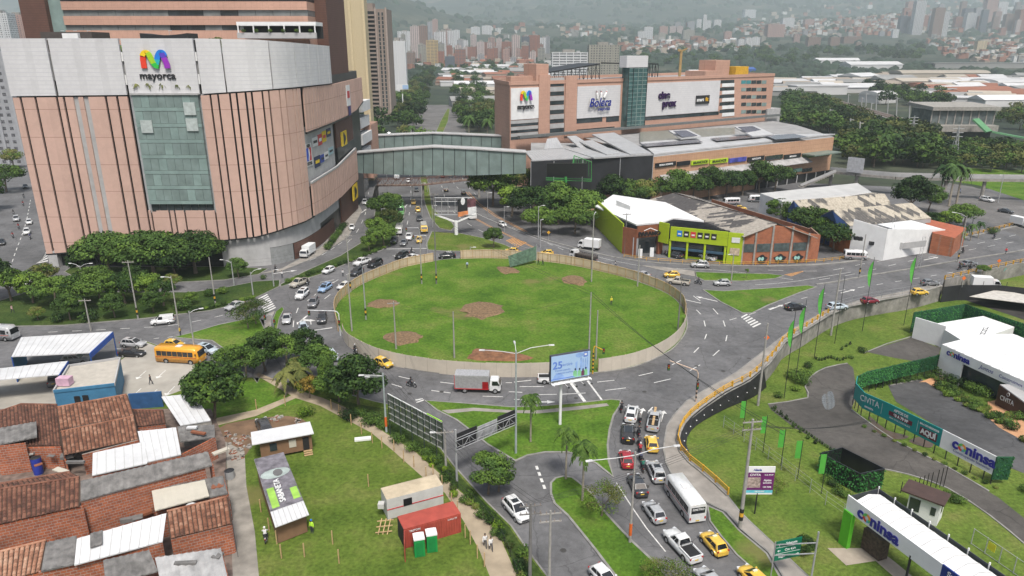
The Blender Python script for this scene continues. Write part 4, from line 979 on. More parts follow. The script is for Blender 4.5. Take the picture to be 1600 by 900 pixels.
def mto(rx,ry,fx,fy,where,bike='black',shirt=(.03,.03,.035),helm=(.02,.02,.02),jacket='black jacket',hl='black helmet',z=0.,rider=True,grp='motorcycles among the traffic'):
 a,b=P(rx,ry,z),P(fx,fy,z);d=b-a;an=math.atan2(d.y,d.x);c=(a+b)/2
 cpt(VP['moto'],loc=(c.x,c.y,z+.006),rz=an,lbl='%s motorcycle %s'%(bike,where),grp=grp,color=COLS[bike])
 if rider:
  prs('ride',(c.x-math.cos(an)*.28,c.y-math.sin(an)*.28,z+.006-.03),an,'rider in %s, %s, %s'%(jacket,hl,where),shirt,helm,'motorcycle riders')
WH=(.7,.7,.7)
mto(970,648,972,636,'at the kerb left of the white people carrier')
mto(1000,667,1000,654,'between white people carrier and silver pickup','black',(.2,.2,.2),WH,'grey jacket','white helmet')
mto(998,686,998,674,'beside the black off-roader of the queue')
mto(999,702,998,691,'level with the pale taxi in the queue','red',(.05,.05,.07),(.05,.05,.08),'dark jacket','dark helmet')
mto(1001,714,999,703,'following behind the pale taxi','black',(.35,.03,.04),WH,'red jacket','white helmet')
mto(1002,726,1000,715,'level with the red hatchback','black',(.07,.08,.14))
mto(1005,740,1003,728,'last in the line of riders by the silver estate','black',(.02,.14,.1),(.02,.02,.02),'green jacket')
mto(636,603,650,606,'alone on the roundabout left of the grey truck','black')
mto(551,548,560,556,'rounding the near left of the hoarding','black',(.03,.03,.03),WH,'black jacket','white helmet')
mto(484,442,478,450,'next to the beige pickup')
mto(966,419,955,418,'on the road beyond the hoarding posts','silver',(.3,.3,.3),(.02,.02,.02),'grey jacket')
mto(1096,445,1085,443,'behind the beige pickup')
mto(1494,423,1505,420,'left of the grey saloon on the lower carriageway')
mto(1510,423,1521,420,'right below the grey saloon on the lower carriageway')
mto(1507,395,1499,397,'on the upper carriageway of the flyover')
mto(1550,374,1556,371,'near the palms by the flyover railing','blue')
mto(1497,300,1502,303,'on the riverside road below the concrete footbridge','blue',(.1,.12,.3))
mto(735,338,740,345,'beside the post of the north billboard','red')
for i,(x,y,wr)in enumerate([(22,332,'far up the mall street'),(37,318,'second from the top of the mall street'),(38,306,'at the top of the mall street'),(30,354,'below the silver car on the mall street'),(21,368,'near the left edge on the mall street'),(48,370,'close to the mall corner')]):
 mto(x,y,x-1,y+7,wr,'black',random.choice([(.05,.05,.05),(.3,.05,.05),(.1,.1,.2)]))
mto(636,395,652,398,'between two cars at the mouth of the avenue','silver')
mto(415,852,416,835,'parked beside the banner roof hut','silver',(.6,.6,.6),WH,'white jacket','white helmet',Z1)
for i,x in enumerate((1038,1043,1048,1033)):mto(x,399,x+2,394,'parked in the row before the lime shop','black',rider=False,grp='motorcycles parked before the lime shop')
mto(428,427,434,422,'leaving the mall garage','black')
def pers(pose,px,py,fc_,lbl,shirt,z=0.,helm=None,grp='people on foot'):
 p=P(px,py,z);return prs(pose,(p.x,p.y,p.z),R(90-fc_),lbl,shirt,helm or(.03,.03,.03),grp)
pers('stand',730,419,180,'person in pale blue shirt standing on the far edge of the round lawn',(.35,.45,.6),.12)
pers('worker',955,476,160,'worker in yellow vest and dark top walking on the round lawn',(.65,.6,.05),.12,(.6,.5,.1))
pers('walk',841,414,90,'person in black by the green netting at the hoarding, left one',(.03,.03,.03),.12)
pers('walk',848,415,90,'person in black by the green netting at the hoarding, right one',(.03,.03,.03),.12)
pers('worker',488,833,200,'worker in lime vest and blue helmet beside the hut',(.45,.8,.05),Z1,(.02,.15,.5))
pers('walk',758,855,170,'person in white top and dark shorts on the sandy path',(.7,.7,.7),Z1)
pers('walk',767,860,160,'person in white clothes carrying a bag on the sandy path',(.72,.72,.72),Z1)
pers('walk',236,601,90,'man in black crossing the forecourt',(.02,.02,.025),Z1)
pers('walk',1571,397,60,'person in red running along the flyover',(.6,.04,.05))
pers('walk',535,355,20,'pedestrian in black on the mall pavement, left of a pair',(.03,.03,.03),.13)
pers('walk',539,354,20,'pedestrian in black on the mall pavement, right of a pair',(.04,.03,.03),.13)
pers('walk',516,382,190,'pedestrian in dark clothes alone on the mall pavement',(.05,.04,.05),.13)
pers('walk',20,489,90,'person in pink shirt at the far left by the bank of trees',(.6,.4,.4),.13)
pers('stand',428,516,0,'person in dark blue standing on the small median',(.05,.07,.15),.13)
pers('stand',536,432,0,'person in white beside the garden strip',(.6,.6,.6),.0)
pers('stand',282,524,90,'person in yellow at the tip of the west lawn',(.65,.45,.05),.13)
pers('stand',441,434,0,'person in white near the mall garage',(.6,.6,.6),.13)
pers('stand',478,691,180,'person in blue shirt in the doorway of the brown cabin',(.1,.15,.35),.9)
# hoarding round the lawn
def rsm(pts,step):
 out=[V3(pts[0])];acc=0.
 for a,b in zip(pts,pts[1:]):
  a=V3(a);b=V3(b);L=(b-a).length;t=step-acc
  while t<=L:out.append(a.lerp(b,t/L));t+=step
  acc=(acc+L)%step if L else acc
  acc=L-(t-step)
 out.append(V3(pts[-1]));return out
PANEL=gridmat('hoarding_board',(.53,.48,.40),(.36,.32,.26),50,2.4,0,.05,var=.05,dirt=.25)
PANELI=gridmat('hoarding_back',(.55,.44,.31),(.27,.2,.12),50,1.2,0,.06,var=.1,dirt=.2)
def hoarding(pts,lbl,m,inside,h=2.5):
 w=osp(W(pts),5);rs=rsm(w,2.45);org=rs[0]
 root=thg('hoarding',lbl,'hoarding',org,'runs of hoarding round the lawn')
 b=MB()
 for i,(a,c)in enumerate(zip(rs,rs[1:])):
  if(c-a).length<.3:continue
  h0=h+random.uniform(-.04,.04);b.ws(a,c,.0,h0,.05,m)
 b.bld('panel',root)
 cen=V3((0,139.5,0))
 for i,a in enumerate(rs):
  d=(cen-a);d.z=0;d.normalize();q=a+d*.09;t=MB();t.box((q.x,q.y,h/2+.03),(.12,.12,h+.1),WOOD if inside else mat('weathered_post',(.3,.22,.14),.9));t.bld('post',root)
 if inside:
  for z in(.5,2.2):
   t=MB()
   for a,c in zip(rs,rs[1:]):
    d1=(cen-a);d1. z=0;d1. normalize();q1=a+d1*.05;q2=c+d1*.05;t.bar((q1. x,q1. y,z),(q2. x,q2. y,z),.05,.08,WOOD)
   t.bld('rail',root)
hoarding([(536,526),(541,538),(557,549),(585,563),(617,572),(660,580),(710,586),(775,589),(830,589),(878,587)],'smooth beige hoarding along the near left of the round lawn',PANEL,False)
hoarding([(935,582),(975,576),(1000,569),(1025,559),(1050,543),(1064,528),(1071,512),(1072,500)],'smooth beige hoarding on the right of the blue billboard',PANEL,False)
hoarding([(1071,492),(1066,477),(1052,465),(1035,455),(1010,445),(987,437),(940,425),(887,414),(838,408),(797,405),(760,404),(720,405)],'far side hoarding with its timber posts showing',PANELI,True,2.4)
hoarding([(677,409),(650,414),(625,420),(590,434),(562,447),(543,460),(530,472),(523,487),(524,502),(528,518)],'left side hoarding with its timber posts showing',PANELI,True,2.4)
# retaining wall, railings
WALLM=mat('stained_concrete',(.25,.24,.22),.95,var=.3,scale=.8,dirt=.8)
RW=rsm(RAILW,2.6)
wall=thg('retaining_wall','stained concrete retaining wall curving below the road','retaining wall',RW[0])
b=MB()
for a,c in zip(RW,RW[1:]):b.ws(a,c,(min(-.6,lotz(a.x,a.y)-.5),)+(min(-.6,lotz(c.x,c.y)-.5),),.12,.35,WALLM)
b.bld('wall_face',wall)
b=MB()
for a,c in zip(RW,RW[1:]):b.ws(a,c,.12,.34,.5,CONC)
b.bld('coping',wall)
def rail(pts,lbl,step=2.5,h=1.0,m=YEL,post=(.16,.3),rails=(.55,.95),grp='yellow railings',z=.3,off=0.,rr=.045,pm=None):
 rs=rsm(pts,step);root=thg('railing',lbl,'railing',(rs[0].x,rs[0].y,z),grp)
 for i,a in enumerate(rs):
  nb=rs[min(i+1,len(rs)-1)]-rs[max(i-1,0)];an=math.atan2(nb.y,nb.x)
  t=MB();t.box((a.x,a.y,z+h/2),(post[0],post[1],h),pm or m,rz=an);t.bld('post',root)
 for k in rails:
  t=MB();t.path([(p.x,p.y,z+k)for p in rs],rr,m,5);t.bld('rail',root)
 return root
n_y=[i for i,p in enumerate(RW)if p.x>P(1296,490).x][0]
rail(RW[:14],'yellow railing with white top bending above the pavement',2.6,1.,YEL,(.12,.2),(.35,.65,.95),rr=.07)
rail(RW[13:n_y],'yellow railing with thick posts along the top of the retaining wall',2.6)
rail(RW[n_y-1:],'thin grey wire fence on top of the retaining wall',3.,1.7,GREY,(.06,.06),(.1,.9,1.65),'grey fences',rr=.02)
rail(RAIL2,'yellow railing beside the low road with graffiti',3.,grp='yellow railings',z=.1)
b=MB()
for a,c in zip(RAIL2,RAIL2[1:]):b.ws(a,c,-5,.1,.4,WALLM)
o=b.bld('flyover_wall',None,org=RAIL2[0]);tag(o,'concrete flyover wall with turquoise graffiti at the right edge','wall')
GR=[mat('turquoise_graffiti',(.08,.35,.33),.7),mat('white_graffiti',(.6,.6,.6),.7)]
b=MB()
for k in range(6):
 a=RAIL2[2].lerp(RAIL2[4],.05+k*.13);c=RAIL2[2].lerp(RAIL2[4],.05+k*.13+.09);n=V3((.06,-.22,0))
 b.fc_([(a.x+n.x,a.y+n.y,-1.9),(c.x+n.x,c.y+n.y,-1.9),(c.x+n.x,c.y+n.y,-.6-.1*(k%2)),(a.x+n.x+.3,a.y+n.y,-.5)],GR[k%3==2])
b.bld('graffiti',o)
rail(osp(W([(975,402),(1010,407),(1060,411),(1120,414),(1200,414)]),3),'low yellow railing before the lime shop',3.,.9,YEL,(.1,.12),(.45,.85),z=.0)
rail(osp(W([(1200,413),(1240,412),(1290,409),(1335,403),(1360,400)]),3),'low yellow railing before the brick warehouse',2.5,.9,YEL,(.12,.15),(.45,.85),z=.0)
rail(osp(W([(1360,400),(1400,393),(1440,384),(1470,378)]),3),'weathered railing of concrete posts on the flyover',3.,.9,YEL,(.25,.3),(.5,.85),z=.0,pm=CONC)
rail(osp(W([(1470,378),(1510,370),(1560,358),(1600,348),(1640,338)]),3),'yellow railing at the far end of the flyover',3.,.9,z=.0)
kln(osp(W([(1275,445),(1310,440),(1350,432),(1425,420),(1500,407),(1600,391),(1700,370)]),3),lambda x,y:0,.45,.2)
kln(osp(W([(1200,416),(1290,413),(1360,403),(1500,373),(1600,351)]),3),lambda x,y:0,.9,.16)
kln(osp(W([(800,356),(850,374),(900,388),(975,405),(1060,413),(1200,416)]),3),lambda x,y:0,.5,.15)
kln(osp(W([(800,381),(850,396),(900,410),(950,420),(1000,424)]),3),lambda x,y:0,.3,.12)
b=MB();sh=thg('black_sheeting','black plastic sheeting with white ties over the low end of the retaining wall','sheeting',RW[3])
sub=[p for p in RW if P(1068,712).y<p.y<P(1190,572).y]
offn=[]
for i,a in enumerate(sub):
 d=sub[min(i+1,len(sub)-1)]-sub[max(i-1,0)];n=V3((d.y,-d.x,0)).normalized();offn.append(n)
for i in range(len(sub)-1):
 a,c=sub[i]+offn[i]*.3,sub[i+1]+offn[i+1]*.3;a2,c2=sub[i]+offn[i]*1.15,sub[i+1]+offn[i+1]*1.15
 za,zc=lotz(a2. x,a2. y)+.15,lotz(c2. x,c2. y)+.15
 b.fc_([(a2. x,a2. y,za),(c2. x,c2. y,zc),(c.x,c.y,.28),(a.x,a.y,.28)],mat('black_plastic',(.012,.012,.013),.6,var=.5,scale=1.5,bump=.6))
b.bld('sheet',sh)
for i in range(0,len(sub)-1):
 for f in(.2,):
  q=(sub[i]+offn[i]*.85).lerp(sub[i+1]+offn[i+1]*.85,f);t=MB();zz=.28+(lotz(q.x,q.y)+.15-.28)*.62;t.ball((q.x,q.y,zz+.05),.1,WHT,6,4);t.bld('tie',sh)
# poles and lamps
CPOLE=mat('concrete_pole',(.30,.29,.27),.9,var=.15,scale=2);LAMPG=mat('lamp_housing',(.55,.56,.56),.4)
def pole(bx_,by_,tx,ty,lbl,kind='lamp',arms=(),r=.13,m=None,band=None,z0=0.,cross=0,grp='lamp posts and poles',gfun=None):
 p=gfun(bx_,by_)if gfun else P(bx_,by_,z0);top=ZAT(p.y,ty);m=m or CPOLE
 name={'lamp':'street_lamp','utility':'utility_pole','mast':'pole'}[kind]
 root=thg(name,lbl,{'lamp':'street lamp','utility':'utility pole','mast':'pole'}[kind],p,grp)
 b=MB();b.tb_(p,(p.x,p.y,top),r*1.25,r*.7,m,10);b.bld('post',root)
 if band:
  c1,c2=band;b=MB()
  for k,c in enumerate((c1,c2,c1)[:3]):b.tb_((p.x,p.y,p.z+1.+k*.5),(p.x,p.y,p.z+1.5+k*.5),r*1.35,r*1.33,c,10)
  b.bld('warning_band',root)
 for dx,dy,up,L in arms:
  d=V3((dx,dy,0)).normalized();b=MB();a0=V3((p.x,p.y,top-.4));e=a0+d*L+V3((0,0,up))
  b.path([a0,a0. lerp(e,.45)+V3((0,0,up*.3)),e],.05,LAMPG,6);ar=b.bld('arm',root)
  b=MB();f=e+d*.7;b.hexa([e+V3((-d.y*.12,d.x*.12,-.06)),f+V3((-d.y*.15,d.x*.15,-.06)),f+V3((d.y*.15,-d.x*.15,-.06)),e+V3((d.y*.12,-d.x*.12,-.06))],[e+V3((-d.y*.08,d.x*.08,.09)),f+V3((-d.y*.1,d.x*.1,.05)),f+V3((d.y*.1,-d.x*.1,.05)),e+V3((d.y*.08,-d.x*.08,.09))],LAMPG);b.bld('lamp_head',ar)
 for k in range(cross):
  b=MB();zc=top-.35-k*.9;b.box((p.x,p.y,zc),(2.2,.1,.12),m,rz=.15)
  for q in(-.95,-.4,.4,.95):b.tb_((p.x+q,p.y+q*.15,zc+.05),(p.x+q,p.y+q*.15,zc+.3),.05,.03,mat('insulator',(.25,.2,.17),.3),6)
  b.bld('crossarm',root)
 return root,V3((p.x,p.y,top))
YB=(BLACK,YEL);OB=(mat('orange_band',(.6,.12,.02),.6),mat('orange_band',(.6,.12,.02)))
GPOLE=mat('pale_steel',(.36,.42,.42),.5,.2);GDK=mat('dark_pole',(.16,.155,.15),.8)
_,t1=pole(604,676,599,583,'tall pale lamp with an orange band beside the slatted frame billboard',arms=((-1,0,.1,2.6),(-1,.15,-.3,1.9)),m=GPOLE,band=OB)
pole(806,709,797,548,'tall double lamp standing at the corner of the triangular lawn',arms=((-1,.1,.3,4.),(1,.15,.9,4.2),(-.1,1,.8,1.5)),m=GPOLE)
pole(984,848,992,706,'tall lamp with two long arms beside the queue of cars',arms=((-1,-.15,-.2,4.6),(1,.2,.6,4.2)),m=CPOLE,band=OB)
U=[]
U.append(pole(828,908,838,786,'dark utility pole with a crossarm at the bottom of the side street','utility',m=GDK,cross=2,r=.16)[1])
U.append(pole(858,912,864,798,'pale utility pole behind the dark one in the side street','utility',m=CPOLE,cross=2,r=.14)[1])
U.append(pole(1156,824,1175,655,'tall concrete utility pole beside the small purple billboard','utility',m=CPOLE,cross=2,r=.18,band=YB,z0=.12)[1])
pole(1184,634,1194,505,'tall concrete pole in the sales lot close to the railing','utility',r=.17,gfun=PL)
pole(1298,524,1308,420,'tall concrete pole below the retaining wall between flags','utility',r=.17,gfun=PL)
pole(142,517,136,467,'low utility pole by the western road','utility',cross=1)
pole(216,499,202,407,'tall utility pole with a transformer before the bank of trees','utility',cross=1,band=YB)
pole(281,519,266,431,'tall lamp at the tip of the west lawn',arms=((-1,0,.2,1.2),))
pole(307,563,296,486,'lamp rising in front of the yellow bus',arms=((1,.6,.5,1.6),),m=STL)
pole(337,477,327,402,'tall pole with a yellow band before the mall bushes','utility',band=YB)
pole(366,447,352,408,'lamp left of the round tree at the mall foot',arms=((-1,.2,.6,2),),m=STL)
pole(396,464,391,425,'lamp just left of the zebra crossing',arms=((1,.6,.8,1.6),),m=STL)
pole(428,448,425,420,'slender lamp at the corner of the mall garage',arms=((1,0,.2,.8),),m=STL)
pole(132,452,126,415,'double lamp under the big dark trees',arms=((-1,.2,.8,2),(1,.2,.8,2)),m=STL)
pole(548,457,543,366,'tall utility pole left of the hoarding with yellow band','utility',cross=2,band=YB)
pole(550,518,546,428,'pole inside the hoarding at the left end of the lawn','mast')
pole(572,500,567,418,'pole with black and yellow band on the left of the lawn','mast',band=YB,m=STL)
pole(619,546,612,471,'utility pole standing in the mulch patch','utility',cross=1)
pole(710,560,705,487,'bare pole in the lawn above the grey truck','mast')
pole(919,582,921,457,'tall pole behind the right edge of the blue billboard','mast')
pole(931,562,931,485,'shorter pole right of the blue billboard inside the lawn','mast')
pole(1059,516,1063,440,'dark pole at the right end of the lawn','mast',m=GDK)
pole(659,444,654,372,'pole with yellow band at the top left of the lawn','utility',band=YB,cross=1)
pole(682,444,676,302,'very tall pole with black and yellow base at the top of the lawn','utility',band=YB,cross=1,m=GDK)
pole(924,441,922,335,'tall lamp rising from the far hoarding',arms=((.3,1,.5,1.5),))
pole(996,448,996,383,'pole at the far right of the lawn','mast')
pole(841,373,840,322,'lamp before the avenue trees, left of two',arms=((1,.3,.5,1.2),),m=STL)
pole(844,387,845,343,'lamp before the avenue trees, right of two',arms=((.6,1,.2,.8),),m=STL)
pole(976,397,976,333,'utility pole with transformer before the brown shop front','utility',cross=1,m=GDK)
pole(1102,402,1104,366,'lamp before the lime shop windows',arms=((0,1,.3,.8),))
pole(1142,443,1142,396,'lamp with pale head at the middle of the east lawn',arms=((-1,.2,.1,.6),))
pole(1342,434,1350,366,'banded pole on the flyover median by the green flag','mast',band=YB)
pole(1496,410,1504,337,'curved lamp on the flyover median',arms=((-1,.6,.9,2.6),),band=YB)
pole(1318,393,1326,362,'curved white lamp by the white warehouse wall',arms=((1,0,1.,1.6),),m=STL)
pole(1559,317,1564,272,'lamp on the riverside road',arms=((-1,.1,.1,.6),),m=STL)
pole(1519,352,1525,316,'lamp beside the palms at the flyover',m=STL)
pole(697,735,697,672,'short concrete pole at the corner of the frame billboard','utility',cross=1,arms=((-1,.1,0,1.2),))
pole(1167,412,1168,398,'small sign post before the brick warehouse','mast',r=.05)
for i,(x,y,t)in enumerate([(645,312,232),(668,300,233),(660,340,285),(676,355,320),(598,362,325),(735,398,385),(788,362,322),(762,335,300),(606,305,270)]):
 pole(x,y,x-1,t,['slim lamp on the median under the glass bridge','slim lamp just right of the median under the glass bridge','slim mast on the slim lawn','slim mast left of the north billboard','slim lamp among the avenue trees','short post on the north lawn','slim lamp by the orange lines','slim lamp right of the north billboard','slim lamp at the end of the truss bridge'][i],r=.09,m=STL,arms=((1,0,.2,.8),))
for x,ty,by,lb in((1387,342,403,'thin lattice mast before the white wall, left of two'),(1435,370,419,'thin lattice mast before the white wall, right of two')):
 p=P(x,by);h=ZAT(p.y,ty);root=thg('lattice_mast',lb,'mast',p,'lattice masts');b=MB()
 for s in(-.35,.35):b.tb_((p.x+s,p.y,0),(p.x+s,p.y,h),.045,.04,STL,5)
 b.bld('upright',root);b=MB();n=12
 for k in range(n):b.tb_((p.x+(-.35 if k%2 else.35),p.y,h*k/n),(p.x+(.35 if k%2 else-.35),p.y,h*(k+1)/n),.025,.025,STL,4)
 b.bld('bracing',root)
def wire(a,b_,sag,lbl,r=.022):
 m=MB();a=V3(a);b_=V3(b_);n=14;pts=[a.lerp(b_,k/n)-V3((0,0,sag*4*(k/n)*(1-k/n)))for k in range(n+1)]
 m.path(pts,r,BLACK,4);o=m.bld('overhead_cable',None,org=a);tag(o,lbl,'cable','overhead cables');return o
A_=P(921,582);A_.z=ZAT(A_.y,457);B_=P(683,443);B_.z=ZAT(B_.y,335)
for k in range(2):
 wire(B_+V3((0,0,-k*.5)),A_+V3((0,0,-k*.5)),.8,'black cable hanging over the round lawn, %s of a pair'%('upper','lower')[k])
 e=P(1300,800);e.z=2.5+k*.3
 wire(A_+V3((0,0,-k*.5)),P(1215,745)+V3((0,0,6+k*.5)),1.2,'thick black cable sloping down across the roundabout, %s of a pair'%('upper','lower')[k],.032)
for k,o_ in enumerate((-.9,-.3,.4,1.)):
 wire(U[0]+V3((o_,0,0)),P(560,600)+V3((o_,0,8)),2.,'power line over the building site, strand %s'%('farthest','second','third','nearest')[k],.014)
 wire(U[0]+V3((o_,0,0)),U[2]+V3((o_,0,-.8)),.8,'power line over the queue of cars, strand %s'%('leftmost','second','third','rightmost')[k],.014)
 wire(U[2]+V3((o_,0,-.6)),PL(1345,745)+V3((o_*.5,0,8)),.8,'power line over the sales lot, strand %s'%('leftmost','second','third','rightmost')[k],.016)
# traffic signals
def signal_head(root,p,fc_=(0,-1)):
 b=MB();b.box(p,(.34,.3,1.0),BLACK);h=b.bld('signal_head',root)
 for k,c in enumerate(((.4,.02,.01),(.35,.2,.01),(.02,.2,.05))):
  b=MB();q=(p[0]+fc_[0]*.16,p[1]+fc_[1]*.16,p[2]+.3-.3*k);b.tb_(q,(q[0]+fc_[0]*.03,q[1]+fc_[1]*.03,q[2]),.11,.11,mat('lens%d'%k,c,.3),8);b.bld('lens',h)
def signal(bx_,by_,ty,end,lbl,m,heads=(),z0=0.,band=False,bandc=None):
 p=P(bx_,by_,z0);top=ZAT(p.y,ty);root=thg('traffic_signal',lbl,'traffic signal',p,'traffic signals')
 b=MB();b.tb_(p,(p.x,p.y,top-.6),.11,.09,m,8);b.bld('post',root)
 if end:
  e=P(end[0],end[1],0);d=V3((end[0],end[1],0));b=MB()
  b.path([(p.x,p.y,top-.6),(p.x+d.x*.06,p.y+d.y*.06,top-.1),(p.x+d.x*.15,p.y+d.y*.15,top),(p.x+d.x,p.y+d.y,top+end[2])],.08,m,8);b.bld('arm',root)
 if band:
  b=MB()
  for k in range(10):b.tb_((p.x,p.y,p.z+.3+k*.35),(p.x,p.y,p.z+.65+k*.35),.13,.13,(bandc or BLACK)if k%2 else m,8)
  b.bld('warning_band',root)
 for h in heads:signal_head(root,(p.x+h[0],p.y+h[1],h[2]if h[2]>0 else top+h[2]))
signal(532,524,486,(-5.8,.4,0),'white gantry signal arching over the western lanes',mat('white_steel',(.6,.62,.63),.4),((-5.6,.4,-.5),(0,-.2,2.6)))
signal(1087,628,578,(-4.2,.9,1.1),'pale signal with red and white post on the curved pavement',mat('rusty_white',(.5,.38,.3),.6),((-4.3,.9,.5+5.),(0,-.2,3.)),.12,True)
signal(926,584,541,(1.6,.3,-.8),'yellow signal in the gap of the hoarding',YEL,((1.7,.3,-1.),),0,True)
signal(428,518,492,(-1.4,.3,-.4),'small signal on the little median',STL,((-1.5,.3,-.6),(.4,-.3,2.2)),.13)
signal(1046,563,556,None,'tiny sign post by the right hand hoarding',STL)if False else None
for x,y,t in((657,392,356),(668,396,368)):signal(x,y,t,(-3.6,0,0),'signal with long arm over the avenue stop line, %s'%('left post' if x<660 else 'right post'),STL,((-3.5,0,-.4),))
# billboards and signs
def pt(px,py,Y):z=ZAT(Y,py);return V3((XAT(px,Y,z),Y,z))
BLUE1=mat('poster_pale_blue',(.36,.52,.74),.5,var=.05,scale=.2);NAVY=mat('navy',(.02,.04,.3),.5);BLUE2=mat('poster_blue',(.12,.22,.62),.5);BLUE3=mat('poster_mid_blue',(.25,.4,.72),.5)
PB=P(875,664);Yb=PB.y
root=thg('billboard','blue billboard reading 25 on a white mast by the lawn','billboard',PB)
q0=pt(859,596,Yb-.6);q1=pt(920,588,Yb+1.6);z0,z1=q0. z,pt(859,556,Yb-.6).z
b=MB();b.ws(q0,q1,z0,z1,.5,mat('billboard_back',(.05,.05,.07),.6));b.bld('frame',root)
dv=(q1-q0);dv.z=0;L=dv.length;dv.normalize();nv=V3((dv.y,-dv.x,0))
def on(u,v,off=.27):return V3((q0. x,q0. y,0))+dv*L*u+nv*off+V3((0,0,z0+(z1-z0)*v))
def rectp(b,u0,u1,v0,v1,m,off=.275):b.fc_([on(u0,v0,off),on(u1,v0,off),on(u1,v1,off),on(u0,v1,off)],m)
b=MB();rectp(b,.01,.99,.015,.985,BLUE1,.262);po=b.bld('poster',root)
b=MB();rectp(b,.01,.6,.05,.09,BLUE2);rectp(b,.82,.93,.78,.97,BLUE2);rectp(b,.845,.905,.84,.92,WHT,.28)
for u,w_,v in((.62,.03,.62),(.65,.02,.66),(.74,.045,.78),(.80,.03,.72),(.86,.03,.72),(.91,.03,.74)):rectp(b,u,u+w_,.3,v,BLUE3,.272)
for k in range(14):
 a=math.pi*k/13;a2=math.pi*(k+1)/13
b.fc_([on(.72+.1*math.cos(a),.88+.16*math.sin(a)*.6,.268)for a in[6.283*k/16 for k in range(16)]],BLUE3)
b.fc_([on(.2+.14*math.cos(a),.09+.2*math.sin(a),.268)for a in[3.1416*k/10 for k in range(11)]],BLUE3);b.bld('artwork',po)
LG=mat('poster_green',(.2,.5,.25),.6);DP=mat('poster_dark',(.02,.03,.08),.6);MAR=mat('poster_maroon',(.12,.03,.08),.6)
b=MB()
for u,mm,s in((.62,LG,1.),(.73,LG,.95),(.82,MAR,.85),(.89,LG,.95)):
 b.fc_([on(u-.05*s,.04),on(u+.05*s,.04),on(u+.045*s,.26*s),on(u+.02,.3*s),on(u-.02,.3*s),on(u-.05*s,.26*s)],mm)
 b.fc_([on(u+.022*math.cos(a),.345*s+.045*math.sin(a),.278)for a in[6.283*k/8 for k in range(8)]],DP)
b.bld('pictured_people',po)
text('25',1.5,on(.17,.6,.28),dv,BLUE2,po,ext=.004,bold=.04);text('vertice',.62,on(.4,.6,.28),dv,BLUE2,po,ext=.003)
text('Construyendo',.4,on(.3,.4,.28),dv,BLUE2,po,ext=.003);text('nuestros sueños',.4,on(.34,.29,.28),dv,BLUE2,po,ext=.003)
b=MB();mt_=on(.32,0,-.4);b.tb_((PB.x,PB.y,0),(PB.x,PB.y,z0-.3),.21,.2,WHT,14);b.bld('mast',root)
b=MB();a_,c_=on(.0,-.06,.7),on(1,-.06,.7);b.bar(a_,c_,.5,.08,WHT);b.bar(on(.0,-.07,-.1),on(1,-.07,-.1),.2,.25,WHT)
for u in(.03,.5,.97):b.bar(on(u,-.06,-.2),on(u,-.06,1.2),.1,.1,WHT)
b.bar((PB.x,PB.y,z0-.4),on(.1,-.07,0),.2,.2,WHT);b.bar((PB.x,PB.y,z0-.4),on(.9,-.07,0),.2,.2,WHT);b.bld('walkway',root)
for u in(.35,.55,.75,.93):
 b=MB();e=on(u,-.14,1.7);b.tb_(on(u-.05,-.06,.5),e,.03,.03,WHT,5);b.box(e,(.3,.25,.14),BLACK);b.bld('floodlight',root)
a,c=P(610,681),P(693,731);Yl,Yr=a.y,c.y;zt0,zb0=ZAT(Yl,615),ZAT(Yl,655);zt1,zb1=ZAT(Yr,660),ZAT(Yr,702)
root=thg('billboard','large billboard frame seen from its slatted back beside the side street','billboard',a)
b=MB();NB=9
for k in range(NB):
 t0,t1=k/NB,(k+1)/NB;p0,p1=a.lerp(c,t0+.006),a.lerp(c,t1-.006);f=lambda t,u,v:u+(v-u)*t
 mm=mat('sheet_back',(.13,.15,.13),.35,var=.55,scale=.7,spec=.8)
 o_=V3((.12,.12,0));b.ws(p0+o_,p1+o_,(f(t0,zb0,zb1),f(t1,zb0,zb1)),(f(t0,zt0,zt1),f(t1,zt0,zt1)),.03,mm)
b.bld('sheet',root)
for k in range(NB+1):
 t=k/NB;p=a.lerp(c,t);b=MB();zt=zt0+(zt1-zt0)*t;zb=zb0+(zb1-zb0)*t
 b.box((p.x,p.y,(zt+(0 if k%2==0 else zb))/2),(.14,.14,zt-(0 if k%2==0 else zb)),mat('green_black_steel',(.02,.035,.025),.5));b.bld('post',root)
for v in(0,.25,.5,.75,1):
 b=MB();b.bar((a.x,a.y,zb0+(zt0-zb0)*v),(c.x,c.y,zb1+(zt1-zb1)*v),.1,.1,STL if v<1 else WHT);b.bld('crossbar',root)
b=MB();m5=a.lerp(c,.74);b.bar((m5. x,m5. y,zt0+(zt1-zt0)*.74+.12),(c.x,c.y,zt1+.12),.12,.12,mat('lime_edge',(.3,.6,.05),.5));b.bld('edge_strip',root)
c=P(806,709,.12);a=P(714,752,.12);d=c-a
root=thg('sign_gantry','truss gantry with black panel backs across the side street','sign gantry',a)
za,zc=ZAT(a.y,696),ZAT(c.y,667)
b=MB();b.tb_(a,(a.x,a.y,za+2.2),.15,.12,GREY,8);b.bld('post',root)
ta,tc=V3((a.x,a.y,za)),V3((c.x,c.y,zc));tc.z=ta.z=(za+zc)/2;hh=1.6
b=MB()
for dz in(0,1.25):
 b.tb_(ta+V3((0,-.3,dz)),tc+V3((0,-.3,dz)),.05,.05,STL,6)
 b.tb_(ta+V3((0,.3,dz)),tc+V3((0,.3,dz)),.05,.05,STL,6)
for k in range(9):
 p0,p1=ta.lerp(tc,k/9),ta.lerp(tc,(k+1)/9);b.tb_(p0+V3((0,-.3,0 if k%2 else 1.25)),p1+V3((0,-.3,1.25 if k%2 else 0)),.035,.035,STL,5);b.tb_(p1+V3((0,-.3,0)),p1+V3((0,-.3,1.25)),.03,.03,STL,5)
b.bld('truss',root)
